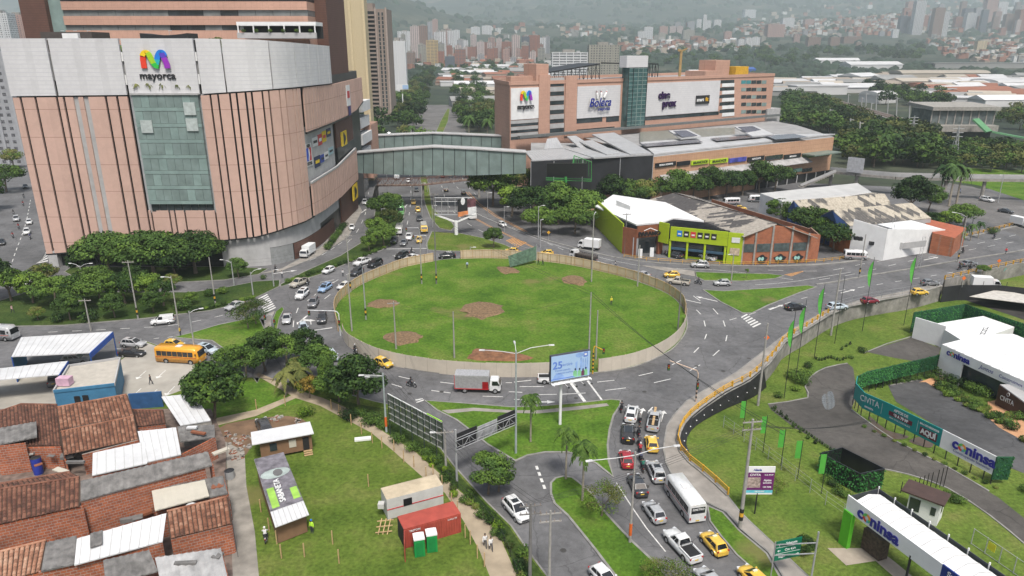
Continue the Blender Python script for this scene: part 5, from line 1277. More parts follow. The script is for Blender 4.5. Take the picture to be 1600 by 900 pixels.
for t0,t1,mm,n in((.0,.33,BLACK,'sign_panel'),(.34,.45,GREY,'sign_panel'),(.455,.56,GREY,'sign_panel'),(.565,.67,GREY,'sign_panel'),(.68,1.,BLACK,'sign_panel')):
 b=MB();p0,p1=ta.lerp(tc,t0)+V3((0,.4,0)),ta.lerp(tc,t1)+V3((0,.4,0));b.ws(p0,p1,ta.z-.25,ta.z+1.85-(.25 if mm is GREY else 0),.08,mm);b.bld(n,root)
PN=P(713,367);Y0=PN.y;root=thg('billboard','V shaped billboard on a white mast over the avenue lawn','billboard',PN)
b=MB();b.tb_(PN,(PN.x,PN.y,ZAT(Y0,345)),.55,.5,WHT,12);b.bld('mast',root)
def quad(b,px,Y,m,off=0):b.fc_([pt(x,y,Y+off)for x,y in px],m)
b=MB();fx=[(679,309),(711,308),(711,334),(680,331)]
for x in(680,690,700,711):b.tb_(pt(x,309,Y0+2.5),pt(x,334,Y0+2.5),.12,.12,STL,5)
for y in(309,315,330):b.tb_(pt(679,y,Y0+2.5),pt(738 if y==309 else 714,y,Y0+2.5),.12,.12,STL,5)
b.bld('frame',root)
b=MB();b.bar(pt(679,335,Y0),pt(713,347,Y0),.5,.4,WHT);b.bar(pt(744,334,Y0+1),pt(713,347,Y0),.5,.4,WHT);b.bar(pt(679,335,Y0),pt(744,336,Y0+1),.9,.1,STL);b.bld('walkway',root)
b=MB();e0,e1=pt(716,331,Y0-.5),pt(730,327,Y0+1.5);b.ws(e0,e1,e0. z,ZAT(Y0,311),.3,BLACK);pn=b.bld('panel',root)
b=MB();e2=pt(743,324,Y0+3);b.ws(e1,e2,ZAT(Y0+2,325),ZAT(Y0+2,311),.3,mat('maroon_poster',(.12,.05,.06),.6,var=.6,scale=.8));b.bld('panel',root)
b=MB();b.ws(pt(716,338,Y0-.6),pt(731,334,Y0+1.4),ZAT(Y0,338),ZAT(Y0,331),.35,mat('orange_poster',(.6,.22,.08),.6,var=.3,scale=1));b.bld('panel',root)
b=MB();b.ws(pt(731,338,Y0+1.4),pt(744,336,Y0+3),ZAT(Y0,338),ZAT(Y0,326),.35,mat('white_poster',(.65,.66,.66),.6,var=.2,scale=1));b.bld('panel',root)
d_=(e1-e0);d_.z=0;mm_=(e0+e1)/2;zz=ZAT(Y0,318);nn=V3((d_.y,-d_.x,0)).normalized()*.18
b=MB();b.fc_([mm_+nn+d_*.3*math.cos(a)*.8+V3((0,0,zz+.6-mm_.z+1.1*math.sin(a)))for a in[6.283*k/12 for k in range(12)]],WHT);b.bld('egg_emblem',pn)
Yg=P(884,340).y;root=thg('billboard','green framed billboard with blank black screen among the trees','billboard',(XAT(884,Yg),Yg,0))
GS=mat('green_steel',(.04,.25,.05),.5)
b=MB();b.tb_((XAT(884,Yg),Yg,0),pt(884,276,Yg),.45,.4,GS,12);b.bld('mast',root)
b=MB();e0,e1=pt(854,276,Yg),pt(916,276,Yg);b.ws(e0,e1,e0. z,ZAT(Yg,255),.4,mat('black_screen',(.012,.012,.013),.3));b.bld('screen',root)
b=MB()
for y in(278,281):b.bar(pt(853,y,Yg-1),pt(924,y+2,Yg+2),.25,.2,GS)
for x,y0_,y1_ in((897,243,256),(924,253,282)):b.tb_(pt(x,y0_,Yg+3),pt(x,y1_,Yg+3),.12,.12,GS,5)
b.tb_(pt(897,243,Yg+3),pt(924,253,Yg+3),.12,.12,GS,5);b.tb_(pt(897,243,Yg+3),pt(895,256,Yg),.12,.12,GS,5)
for k in range(6):x=900+k*4.;b.tb_(pt(x,244.5+k*1.5,Yg+3),pt(x,256+k*4,Yg+2),.06,.06,GS,4)
b.bld('frame',root)
pc=P(1179,803);Yc=pc.y;root=thg('billboard','small purple and white billboard on one post beside the utility pole','billboard',pc)
PURP=mat('purple',(.13,.015,.12),.5);CYAN=mat('cyan',(.12,.5,.6),.5)
b=MB();b.tb_(pc,(pc.x,pc.y,ZAT(Yc,770)),.09,.08,BLACK,8);b.bld('post',root)
z0=ZAT(Yc,772);z1=ZAT(Yc,729);xa,xb=XAT(1165,Yc,z0),XAT(1206,Yc,z0);b=MB();b.bx(xa,xb,Yc-.06,Yc+.06,z0,z1,WHT);pn=b.bld('panel',root)
def R4(u0,u1,v0,v1,m,off=.07):b.fc_([(xa+(xb-xa)*u0,Yc-off,z0+(z1-z0)*v0),(xa+(xb-xa)*u1,Yc-off,z0+(z1-z0)*v0),(xa+(xb-xa)*u1,Yc-off,z0+(z1-z0)*v1),(xa+(xb-xa)*u0,Yc-off,z0+(z1-z0)*v1)],m)
b=MB();R4(.0,1,.16,.8,PURP);R4(.0,.5,.25,.62,mat('interior_photo',(.35,.28,.25),.6,var=.6,scale=3),.075);R4(0,1,.06,.16,CYAN,.075);b.bld('artwork',pn)
tx=lambda s_,sz,u,v,m,off=.085,bo=.01:text(s_,sz,(xa+(xb-xa)*u,Yc-off,z0+(z1-z0)*v),(1,0,0),m,pn,ext=.003,bold=bo)
tx('Aliada',.38,.34,.89,NAVY);tx('CIVITA',.4,.27,.71,WHT);tx('60 A 79 M²',.22,.78,.71,WHT);tx('Aptos',.36,.76,.52,WHT);tx('SABANETA',.2,.76,.42,WHT);tx('604 7370',.26,.76,.27,WHT);tx('320 510 8767',.2,.5,.11,WHT)
pr=P(1267,906);Yr=pr.y;root=thg('road_sign','green direction sign with three white lines of place names','road sign',pr)
zt=ZAT(Yr,831);b=MB();b.tb_(pr,(pr.x,pr.y,zt),.1,.09,STL,10);b.bld('post',root)
SG=mat('sign_green',(.0,.14,.075),.45);e0,e1=pt(1209,878,Yr-.3),pt(1249,867,Yr+.5);hz=pt(1214,848,Yr-.3).z-e0. z;d_=e1-e0;d_.z=0;tilt=(e1. z-e0. z)
zb=e0. z+.1
b=MB();b.bar((pr.x,pr.y,zb+hz*.85),(e0. x-.1,e0. y,zb+hz*.85),.08,.1,STL);b.bar((pr.x,pr.y,zb+hz*.3),(e0. x-.1,e0. y,zb+hz*.3),.08,.1,STL);b.tb_((e0. x-.1,e0. y,0),(e0. x-.1,e0. y,zb+hz),.06,.06,STL,6);b.bld('bracket',root)
b=MB();b.ws(e0,e1,zb,zb+hz,.06,SG);pn=b.bld('panel',root);dn=V3((d_.y,-d_.x,0)).normalized();du=d_.normalized();LL=d_.length
def onr(u,v,off=.04):return V3((e0. x,e0. y,zb))+du*LL*u+dn*off+V3((0,0,hz*v))
b=MB()
for v in(.345,.665):b.fc_([onr(.02,v),onr(.98,v),onr(.98,v+.02),onr(.02,v+.02)],WHT)
def tri(u,v,k):
 s_=.055;sh_={'u':[(-1,0),(1,0),(0,1.6)],'l':[(0,-1.2),(0,1.2),(-1.3,0)],'r':[(0,-1.2),(1.3,0),(0,1.2)]}[k];b.fc_([onr(u+x*s_*.8,v+y*s_,.045)for x,y in sh_],WHT)
tri(.13,.8,'u');tri(.13,.5,'l');tri(.9,.17,'r');b.fc_([onr(.115,.75),onr(.145,.75),onr(.145,.82),onr(.115,.82)],WHT);b.fc_([onr(.13,.485),onr(.2,.485),onr(.2,.515),onr(.13,.515)],WHT);b.fc_([onr(.83,.155),onr(.9,.155),onr(.9,.185),onr(.83,.185)],WHT)
b.bld('arrows',pn)
text('Sabaneta',.37,onr(.6,.83),du,WHT,pn,ext=.003,bold=.008);text('Cra 43A',.37,onr(.58,.5),du,WHT,pn,ext=.003,bold=.008);text('Itagüí',.37,onr(.28,.18),du,WHT,pn,ext=.003,bold=.008)
FG=mat('flag_green',(.08,.36,.05),.6,var=.08)
def flagpole(bx_,by_,ty,lbl,flag=None):
 p=PL(bx_,by_);top=ZAT(p.y,ty);root=thg('flag_pole',lbl,'flag pole',p,'dark poles with green flags')
 b=MB();b.tb_(p,(p.x,p.y,top),.06,.04,BLACK,6);b.bld('pole',root)
 if flag:
  f0,f1=ZAT(p.y,flag[0]),ZAT(p.y,flag[1]);b=MB();n=8
  for k in range(n):
   t0,t1=k/n,(k+1)/n;w0=.66*math.sin(math.pi*min(1,t0*.8+.08))**.7;w1=.66*math.sin(math.pi*min(1,t1*.8+.08))**.7;z_0=f0+(f1-f0)*t0;z_1=f0+(f1-f0)*t1
   if t1==1:w1=.1
   for o_ in(-.015,.015):b.fc_([(p.x-.05,p.y+o_,z_0),(p.x-.05-w0,p.y+.25*math.sin(t0*5)+o_,z_0-.3),(p.x-.05-w1,p.y+.25*math.sin(t1*5)+o_,z_1-.3),(p.x-.05,p.y+o_,z_1)],FG)
  b.bld('flag',root)
 return root
flagpole(1225,622,484,'dark pole with narrow green flag, first beyond the curved railing',(500,540));flagpole(1242,600,468,'dark pole with green flag, second along the retaining wall',(480,518))
flagpole(1272,560,444,'dark pole with large green flag, third along the retaining wall',(450,490));flagpole(1304,537,432,'bare dark pole without flag along the retaining wall');flagpole(1347,518,402,'dark pole with green flag before the white minibus',(408,446));flagpole(1412,508,397,'dark pole with green flag farthest along the retaining wall',(402,440))
for(x0,x1,y0,y1,by_,lb)in((1152,1160,627,653,682,'nearest the curved railing'),(1184,1192,651,677,707,'second from the curved railing'),(1211,1220,672,699,728,'middle one of five'),(1237,1246,689,716,748,'second from the green box'),(1274,1283,710,740,772,'touching the green walled box')):
 p=PL(x1,by_);top=ZAT(p.y,y0-2);root=thg('banner_pole','green rectangular banner on a dark pole, '+lb,'banner',p,'green rectangular banners');b=MB();b.tb_(p,(p.x,p.y,top),.05,.04,BLACK,6);b.bld('pole',root)
 b=MB();w_=(x1-x0)/13.;b.bx(p.x-w_-.05,p.x-.05,p.y-.02,p.y+.02,ZAT(p.y,y1),ZAT(p.y,y0),FG);b.bld('banner',root)
for x,y,lb in((1558,421,'orange diamond warning sign by the flyover railing'),(1196,545,'orange road work sign on the curved pavement'),(1503,449,'orange round sign near the black netting'),(857,375,'yellow diamond warning sign on the avenue bend')):
 p=P(x,y);root=thg('warning_sign',lb,'warning sign',p,'small warning signs');b=MB();b.tb_(p,(p.x,p.y,2.2),.04,.04,GREY,6);b.bld('post',root)
 b=MB();b.hexa([(p.x,p.y-.06,1.7),(p.x+.5,p.y-.06,2.2),(p.x,p.y-.06,2.7),(p.x-.5,p.y-.06,2.2)][::1],[(p.x,p.y-.03,1.7),(p.x+.5,p.y-.03,2.2),(p.x,p.y-.03,2.7),(p.x-.5,p.y-.03,2.2)],mat('warning_orange',(.75,.16,.02),.5)if 'orange' in lb else YEL);b.bld('plate',root)
def topof(px,py,ty):p=P(px,py);p.z=ZAT(p.y,ty)-.4;return p
for i,(a,c,sg_)in enumerate(((topof(142,517,467),topof(281,519,431),2),(topof(216,499,407),topof(337,477,402),1.2),(topof(337,477,402),topof(548,457,366),2),(topof(216,499,407),topof(-60,500,400),2),(topof(548,457,366),topof(682,444,302),1.5),(topof(619,546,471),topof(921,582,457),2.5),(topof(659,444,372),topof(548,457,366),1),(topof(976,397,333),topof(682,444,302),2.5),(topof(976,397,333),topof(1342,434,366),3),(topof(697,735,672),topof(619,546,471),2),(topof(697,735,672),topof(838,908,786),1.5))):
 for k in range(2):wire(a-V3((0,0,.7*k)),c-V3((0,0,.7*k)),sg_,'thin overhead wire strung between the poles around the roundabout',.012)
# the big curved mall
PINK=gridmat('pink_cladding',(.55,.37,.305),(.32,.19,.15),6.3,0,.12,var=.05,dirt=.16)
PINK2=gridmat('pink_stone',(.50,.30,.225),(.34,.2,.15),1.5,1.5,.05,.04,var=.07,dirt=.15)
MESHW=gridmat('white_mesh',(.60,.60,.61),(.53,.53,.56),.9,0,.14,var=.06,dirt=.12)
BROWN=gridmat('brown_brick',(.115,.055,.04),(.08,.04,.03),.6,0,.1,var=.12,dirt=.2)
GGL=glassmat('green_glass',(.19,.25,.24),.12,.22,.25);GGL2=glassmat('pale_green_glass',(.22,.30,.285),.15,.15,.4);DGL=glassmat('dark_glass',(.035,.045,.05),.08,.5,.3)
ROOFG=mat('roof_membrane',(.3,.3,.3),.9,var=.2,scale=.3,dirt=.4);CONW=mat('pale_concrete',(.40,.40,.40),.85,var=.12,scale=.5,dirt=.25);BLK=mat('black_cladding',(.016,.017,.02),.35,var=.4,scale=.3)
def lpx(tab,x):
 if x<=tab[0][0]:(a,ya),(b,yb)=tab[0],tab[1]
 elif x>=tab[-1][0]:(a,ya),(b,yb)=tab[-2],tab[-1]
 else:
  for(a,ya),(b,yb)in zip(tab,tab[1:]):
   if a<=x<=b:break
 return ya+(yb-ya)*(x-a)/(b-a)
CV=osp([V3(p+(0,))for p in((-114.2,168),(-95,167.6),(-78,167.2),(-66,167.2),(-59.5,169),(-55.2,173),(-52.8,180),(-51.6,190),(-51.2,202),(-51.2,216),(-51.4,234),(-51.6,243),(-51.8,253))],8)
CL=[0.]
for a,c in zip(CV,CV[1:]):CL.append(CL[-1]+(c-a).length)
def cat(s,off=0.):
 s=max(0,min(CL[-1]-1e-4,s))
 for i in range(len(CL)-1):
  if s<=CL[i+1]:break
 a,c=CV[i],CV[i+1];t=(s-CL[i])/(CL[i+1]-CL[i]);d=(c-a).normalized();n=V3((d.y,-d.x,0));return a.lerp(c,t)+n*off
def zcurve(tab,s,off=0.):
 q=cat(s,off);z=30.
 for _ in range(8):px=800+FPX*q.x/(q.y*CS+(HCAM-z)*SN);z=ZAT(q.y,lpx(tab,px))
 return z
def s_at(px,z):
 best=(1e9,0)
 for k in range(0,1400):
  s=CL[-1]*k/1400;q=cat(s);e=abs(800+FPX*q.x/(q.y*CS+(HCAM-z)*SN)-px)
  if e<best[0]:best=(e,s)
 return best[1]
BT=[(8,60),(310,60),(400,62),(460,67),(512,72)];BB=[(20,150),(200,148),(310,147),(400,141),(460,136),(516,130),(563,119)]
PBT=[(75,396),(120,392),(342,375),(400,369),(432,360),(475,345),(507,327),(532,307),(556,282)]
OT=[(478,206),(517,191),(540,181),(555,172),(565,158)];OB_=[(485,287),(525,262),(556,231)];GZ=[(75,419),(600,419)]
def slab(b,s0,s1,zlo,zhi,m,th=.45,off=0.,step=1.6):
 n=max(1,int((s1-s0)/step))
 for k in range(n):
  a,c=s0+(s1-s0)*k/n,s0+(s1-s0)*(k+1)/n
  lo=[cat(a,off+th),cat(c,off+th),cat(c,off),cat(a,off)]
  za0,zc0=(zlo(a),zlo(c))if callable(zlo)else(zlo,zlo);za1,zc1=(zhi(a),zhi(c))if callable(zhi)else(zhi,zhi)
  b.hexa([(q.x,q.y,z)for q,z in zip(lo,(za0,zc0,zc0,za0))],[(q.x,q.y,z)for q,z in zip(lo,(za1,zc1,zc1,za1))],m)
mall=thg('shopping_mall','huge curved shopping mall with pink slit facade and white mesh crown','shopping mall',(-80,200,0))
sR=[s_at(p,42)for p in(190,207,310,330)];s_g0,s_g1=s_at(205,38),s_at(316,38)
f_bt=lambda s:zcurve(BT,s);f_bb=lambda s:zcurve(BB,s);f_pb=lambda s:max(3.2,zcurve(PBT,s));f_ot=lambda s:zcurve(OT,s);f_ob=lambda s:zcurve(OB_,s)
inner=[cat(CL[-1]*k/60,-1.2)for k in range(61)]
b=MB();b.prism([(q.x,q.y)for q in inner]+[(-70,262),(-113,262)],0,44,BLK);b.bld('core',mall)
rp=[cat(CL[-1]*k/60*.8,-.1)for k in range(49)]
b=MB();b.prism([(q.x,q.y)for q in rp]+[(-58,210),(-113.4,210)],44.2,50.2,ROOFG);b.bld('roof',mall)
cuts=[s_at(p,41)for p in(21,33,56,90,101,119,135,166,184)]+[s_g0]
wide={5:1.2,6:1.2}
b=MB();gr=MB()
for i in range(len(cuts)-1):
 g0=wide.get(i,.55)if i else 0.;g1=wide.get(i+1,.55)
 slab(b,cuts[i]+g0/2,cuts[i+1]-g1/2,f_pb,lambda s:f_bb(s)-.35,PINK)
for i in(5,6):slab(gr,cuts[i]-.6,cuts[i]+.6,f_pb,lambda s:f_bb(s)-.35,CONW,.12,0.)
s_end_front=s_at(478,30);rng=random.Random(4)
s=s_g1;L1=[s]
pat=[2.4,1.7,2.6,1.4,1.9,1.3,2.3,1.5];i=0
while s<s_end_front-1.8:s+=pat[i%8]*(1 if s<s_g1+14 else 1.15);i+=1;L1. append(min(s,s_end_front))
for a,c in zip(L1,L1[1:]):slab(b,a+.21,c-.21,f_pb,lambda s:f_bb(s)-.35,PINK)
s=s_end_front;sE=CL[-1]-.1
while s<sE-.5:
 c=min(s+rng.choice((1.7,2.1,2.6)),sE);slab(b,s+.17,c-.17,lambda q:max(f_ot(q),20),lambda q:f_bb(q)-.35,PINK)
 if s<s_at(556,14):slab(b,s+.13,c-.13,f_pb,f_ob,PINK)
 s=c
zg=ZAT(167.3,327)
c_=[s_g0,s_at(240,12),s_at(268,12),s_at(276,12),s_at(292,12),s_at(322,12),s_g1]
for a,c in zip(c_,c_[1:]):slab(b,a+.2,c-.2,f_pb,zg-.2,PINK)
b.bld('cladding',mall);gr.bld('grey_strip',mall)
b=MB();slab(b,s_end_front-.3,sE,lambda q:max(f_ot(q),20)-.5,lambda q:max(f_ot(q),20),BLK,.5);b.bld('edge_trim',mall);b=MB();slab(b,0,s_end_front,lambda q:f_pb(q)-.35,f_pb,BLK,.42);b.bld('edge_trim',mall);b=MB();slab(b,s_end_front,s_at(556,14),f_ob,lambda q:f_ob(q)+.5,CONW,.5);b.bld('edge_trim',mall)
wc=[0]+[s_at(p,46)for p in(84,196,310,352,422,459,481,495,504,510)]+[s_at(514,46)]
for i,(a,c)in enumerate(zip(wc,wc[1:])):
 b=MB();g=.9 if i in(1,2,3)else.24;slab(b,a+(g/2 if i else 0),c-.16,f_bb,f_bt,MESHW,.5,.1);b.bld('mesh_panel',mall)
b=MB();slab(b,0,wc[-1],lambda q:f_bt(q)-.3,lambda q:f_bt(q)-.05,GREY,.3,-.25);b.bld('parapet_rail',mall)
for i in(2,3):
 for k,(z0,z1)in enumerate(((.18,.36),(.6,.76))):
  b=MB();zb_,zt_=f_bb(wc[i]),f_bt(wc[i]);slab(b,wc[i]-.22,wc[i]+.22,zb_+(zt_-zb_)*z0,zb_+(zt_-zb_)*z1,WHT,.3);b.bld('joint_cover',mall)
lp=s_at(249,45);lq=cat(lp,.75)
def m_logo(root,c,w,h,r,n):
 r=V3(r).normalized();up=V3((0,0,1));n=V3(n)
 def ribbon(pts,wd,cols,off,nm):
  b=MB();sp=osp([V3((x,y,0))for x,y in pts],6);N=len(sp)-1
  for i in range(N):
   a,q=sp[i],sp[i+1];d0=(sp[min(i+1,N)]-sp[max(i-1,0)]).normalized();d1=(sp[min(i+2,N)]-sp[i]).normalized();n0=V3((-d0. y,d0. x,0))*wd/2;n1=V3((-d1. y,d1. x,0))*wd/2
   k=min(len(cols)-1,int(i/N*len(cols)));
   pt3=lambda v,o_:c+r*v.x*w+up*v.y*h+n*o_
   F_=[a-n0,q-n1,q+n1,a+n0];b.hexa([pt3(v,off)for v in F_],[pt3(v,off+.25)for v in F_],cols[k])if False else(b.fc_([pt3(v,off+.25)for v in F_],cols[k]),b.fc_([pt3(v,off)for v in F_][::-1],cols[k]))
   for e0,e1 in((a-n0,q-n1),(q+n1,a+n0)):b.fc_([pt3(e0,off),pt3(e1,off),pt3(e1,off+.25),pt3(e0,off+.25)],cols[k])
  b.bld(nm,root)
 mm=lambda nm,col:mat('logo_'+nm,col,.5,var=.03)
 ribbon([(-.42,-.48),(-.42,.05),(-.36,.34),(-.28,.42)],.2,[mm('red',(.75,.05,.02)),mm('red',(.75,.05,.02)),mm('orange',(.8,.2,.01))],0,'logo_stroke')
 ribbon([(-.42,.2),(-.3,.42),(-.18,.3),(-.08,-.1),(.02,-.36),(.12,-.4)],.2,[mm('yellow',(.85,.6,.01)),mm('yellow',(.85,.6,.01)),mm('lime',(.35,.6,.02)),mm('lime',(.35,.6,.02)),mm('green',(.03,.5,.06)),mm('green',(.03,.5,.06))],.15,'logo_stroke')
 ribbon([(.0,-.36),(.08,-.1),(.14,.2),(.24,.42),(.32,.4),(.38,.2)],.2,[mm('teal',(.02,.4,.45)),mm('blue',(.01,.2,.7)),mm('blue',(.01,.2,.7)),mm('blue',(.01,.2,.7))],.1,'logo_stroke')
 ribbon([(.3,.36),(.36,.1),(.43,-.25),(.44,-.48)],.2,[mm('indigo',(.1,.05,.5)),mm('violet',(.3,.03,.45)),mm('violet',(.3,.03,.45))],.2,'logo_stroke')
zc=ZAT(lq.y,93);sg=thg('mall_sign','large rainbow M sign with black mayorca lettering on the white crown','sign',(lq.x,lq.y,zc));d_=(cat(lp+1)-cat(lp-1)).normalized();n_=V3((d_.y,-d_.x,0))
m_logo(sg,V3((lq.x,lq.y,zc)),6.2,3.9,d_,n_)
text('mayorca',2.2,(lq.x,lq.y,ZAT(lq.y,118.5)),d_,BLACK,sg,ext=.1,bold=.03,sx=1.08)
zt,zb=ZAT(167.2,148),ZAT(167.2,318);x0,x1=XAT(207,167,42),XAT(310,167,42)
b=MB();b.bx(x0-.9,x1+1.9,167.2,169,zb-2.2,zt+.1,GREY);b.bld('bay_frame',mall)
nf=7;H_=(zt-zb)
for k in range(nf):
 z0=zb+H_*k/nf;z1=zb+H_*(k+1)/nf
 for j in range(8):
  a=x0+(x1-x0)*j/8;c=x0+(x1-x0)*(j+1)/8;b=MB();b.bx(a+.03,c-.03,166.3,167.3,z0+.9,z1-.05,GGL if(j*7+k*3)%5 else GGL2);b.bld('glass_pane',mall)
 b=MB();b.bx(x0,x1,166.25,167.3,z0+.05,z0+.85,GGL2);b.bld('floor_band',mall)
for(px,py)in((296,170),(229,198),(300,195)):
 b=MB();z=ZAT(166,py);x=XAT(px,166,z);b.bx(x-1.3,x+1.3,166.0,166.4,z-1.4,z+1.4,mat('open_vent',(.42,.47,.46),.4));b.bld('vent_flap',mall)
for j in range(8):
 a=x0+(x1-x0)*j/8;b=MB();b.bx(a+.1,a+(x1-x0)/8-.1,166.9,167.3,zb-1.9,zb-.15,DGL);b.bld('terrace_window',mall)
b=MB();b.bx(x0-.2,x1+.2,166,168,zt,zt+.4,CONW);b.bld('ledge',mall)
for i,px in enumerate((215,235,256,279,298)):
 z=zt+.4;plant('smallpalm',(XAT(px,167,z),167.2,z),'small palm on the ledge above the glass bay, one of five','palms on the ledge of the glass bay',.8)
b=MB();slab(b,s_at(344,5),s_at(423,4),0,lambda q:f_pb(q)-.4,CONW,.1,-.9,1.5);slab(b,s_at(423,4),s_at(505,6),4.4,lambda q:f_pb(q)-.4,CONW,.1,-.9,1.5);slab(b,s_at(505,6),s_at(533,8),lambda q:f_pb(q)-3.5,lambda q:f_pb(q)-.4,CONW,.1,-.9,1.5);b.bld('base_wall',mall)
b=MB();slab(b,s_at(424,2),s_at(463,2),0,4.3,mat('shutter',(.24,.25,.25),.5,var=.15),.1,-.95,1.5);b.bld('garage_door',mall)
b=MB();slab(b,s_at(464,2),s_at(527,2),0,4.3,BROWN,.1,-.9,1.5);b.bld('brick_base',mall)
b=MB();b.bx(-113.8,-111.6,167.6,169.6,0,4,CONW);b.bld('corner_column',mall)
b=MB();sp0,sp1=s_at(480,25),s_at(524,25);slab(b,sp0-1,sp1+1,lambda q:f_ob(q)-1,lambda q:max(f_ot(q),20)+1,CONW,.2,-.9,3);pw=b.bld('poster_wall',mall)
posters=[(481.5,491,226,262,'white'),(491.5,500,216,230,'white'),(500.5,506.5,211,228,'red'),(506.8,513,206,223,'yellow'),(513.5,520,202,215,'dark'),(495,504,246,263,'dark'),(504.5,510,243,255,'navy'),(510.5,516.5,239,250,'white'),(517,524,232,243,'pale')]
PC=dict(white=(.62,.62,.62),red=(.5,.03,.03),yellow=(.7,.5,.02),dark=(.06,.07,.06),navy=(.03,.06,.3),pale=(.3,.45,.5))
for i,(xa,xb,ya,yb,cn)in enumerate(posters):
 zz=ZAT(cat(s_at(xa,25)).y,(ya+yb)/2);a,c=s_at(xa,zz),s_at(xb,zz);z1,z0=ZAT(cat(a).y,ya),ZAT(cat(a).y,yb);b=MB();slab(b,a,c,z0,z1,mat('poster_'+cn,PC[cn],.5,var=.05),.12,-.7,8);p_=b.bld('poster',mall)
 if i==0:
  q0,q1=cat(a,-.56),cat(c,-.56);rr=(q1-q0).normalized();mid=(q0+q1)/2;h=z1-z0;t=MB()
  for col,u0,u1 in((mat('sign_blue',(.03,.08,.5),.5),.12,.45),(REDP,.55,.88)):t.fc_([q0. lerp(q1,u)+V3((0,0,z0+h*v))for u,v in((u0,.25),(u1,.25),(u1,.82),(u0,.82))],col)
  t.fc_([q0. lerp(q1,u)+V3((0,0,z0+h*v))+V3((.03,-.03,0))for u,v in((.35,.28),(.5,.28),(.66,.5),(.6,.78),(.42,.7),(.45,.5))],WHT);t.bld('emblem',p_)
  text('STORE',1.1,mid+V3((.05,-.05,z0+h*.13)),rr,BLACK,p_,ext=.02,bold=.03);text('NBA',1.2,mid+V3((.05,-.05,z0+h*.9)),rr,BLACK,p_,ext=.02,bold=.03)
 else:
  q0,q1=cat(a,-.56),cat(c,-.56);t=MB();t.fc_([q0. lerp(q1,u)+V3((.02,-.02,z0+(z1-z0)*v))for u,v in((.15,.35),(.85,.35),(.85,.65),(.15,.65))],{'yellow':REDP,'dark':mat('poster_yellow',PC['yellow']),'red':WHT}.get(cn,BLACK));t.bld('emblem',p_)
tw=thg('brown_tower','tall dark brown brick tower rising through the right end of the mall','tower',(-56,224,0))
b=MB();b.bx(-60,-51.9,213,236,0,84,BROWN);b.bld('shaft',tw)
b=MB();b.bx(-60.1,-51.75,212.8,236.2,f_ob(s_at(530,20))-1,f_ob(s_at(530,20))+4.5,BLK);b.bld('dark_band',tw);b=MB();b.bx(-60.1,-51.75,212.8,236.2,f_bb(s_at(530,40))-.5,f_bb(s_at(530,40))+2,BLK);b.bld('dark_band',tw)
for(ya,yb,nm)in((205,227,'yellow'),(288,311,'yellow')):
 Yq=222 if ya<250 else 229;z1,z0=ZAT(Yq,ya),ZAT(Yq,yb);b=MB();b.bx(-51.9 if ya<250 else-51.2,-51.6 if ya<250 else-50.9,Yq-3.5,Yq+3.5,z0,z1,mat('poster_yellow',PC['yellow']));sgp=thg('wall_sign','square yellow sign with a black animal head, %s on the brown tower'%('upper' if ya<250 else 'lower'),'sign',(-51.6,Yq,z0),'yellow signs on the brown tower');b.bld('panel',sgp)
 b=MB();xx=-51.55 if ya<250 else-50.85;b.fc_([(xx,Yq+1.6*math.cos(a)*(1+.25*math.cos(3*a)),(z0+z1)/2+1.7*math.sin(a)*(1+.25*math.cos(3*a)))for a in[6.283*k/18 for k in range(18)]],BLACK);b.bld('emblem',sgp)
q=s_at(541,38);b=MB();slab(b,q-2.6,q+2.6,ZAT(cat(q).y,165),ZAT(cat(q).y,133),WHT,.15,.5,6);bn=thg('wall_banner','tall white banner with red emblem on the upper pink band','banner',cat(q));b.bld('cloth',bn)
b=MB();slab(b,q-1.7,q+1.7,ZAT(cat(q).y,153),ZAT(cat(q).y,142),REDP,.05,.66,4);b.bld('emblem',bn);b=MB();slab(b,q-1.6,q+2,ZAT(cat(q).y,180),ZAT(cat(q).y,166),mat('banner_navy',(.05,.04,.15)),.06,.66,4);b.bld('figure',bn)
wb_=thg('white_balcony_block','white block with horizontal balconies between mall end and footbridge','building',(-57,262,0))
for k in range(4):
 z=13+k*5.6;b=MB();b.bx(-62,-53.3+(k%2)*.6,253.5+k*1.2,272,z,z+3.6,WHT);b.bld('balcony',wb_)
b=MB();b.bx(-62,-55,255,271,0,36,DGL);b.bld('glazing',wb_)
b=MB();b.bx(-62,-53,272,286,4,24,PINK2);b.bld('rear_wall',wb_)
ob=thg('office_block','pink banded office block rising behind the white crown','building',(-90,215,46))
Yo=205.;xl,xr=XAT(101,Yo,57),XAT(482,Yo,57)
for(ya,yb,m)in((-60,1.5,BLK),(2,15.5,PINK2),(25,39,PINK2),(47.5,70,PINK2)):
 b=MB();b.bx(xl,xr,Yo,Yo+24,ZAT(Yo,yb),ZAT(Yo,ya),m);b.bld('spandrel',ob)
for(ya,yb)in((15.5,25),(39,47.5)):
 for k in range(14):
  a=xl+(xr-xl)*k/14;b=MB();b.bx(a+.05,a+(xr-xl)/14-.05,Yo+.5,Yo+20,ZAT(Yo,yb),ZAT(Yo,ya),[mat('office_glass',(.17,.19,.19),.15,var=.25,scale=.3),mat('office_glass',(.2,.2,.2)),DGL][(0,0,1,0,0,0,2,2,0,2,1,0,1,0)[k]]);b.bld('window',ob)
b=MB();b.bx(XAT(40,Yo,57),XAT(80,Yo,57),Yo-1,Yo+20,44,72,BROWN);b.bld('brown_end_wall',ob)
b=MB();b.bx(XAT(80,Yo,57),xl,Yo+.6,Yo+20,44,72,GGL2);b.bld('glass_strip',ob)
pg=thg('roof_terrace','white pergola terrace with hanging plants on the mall roof','terrace',(XAT(432,196,54),196,50));Yp=196.
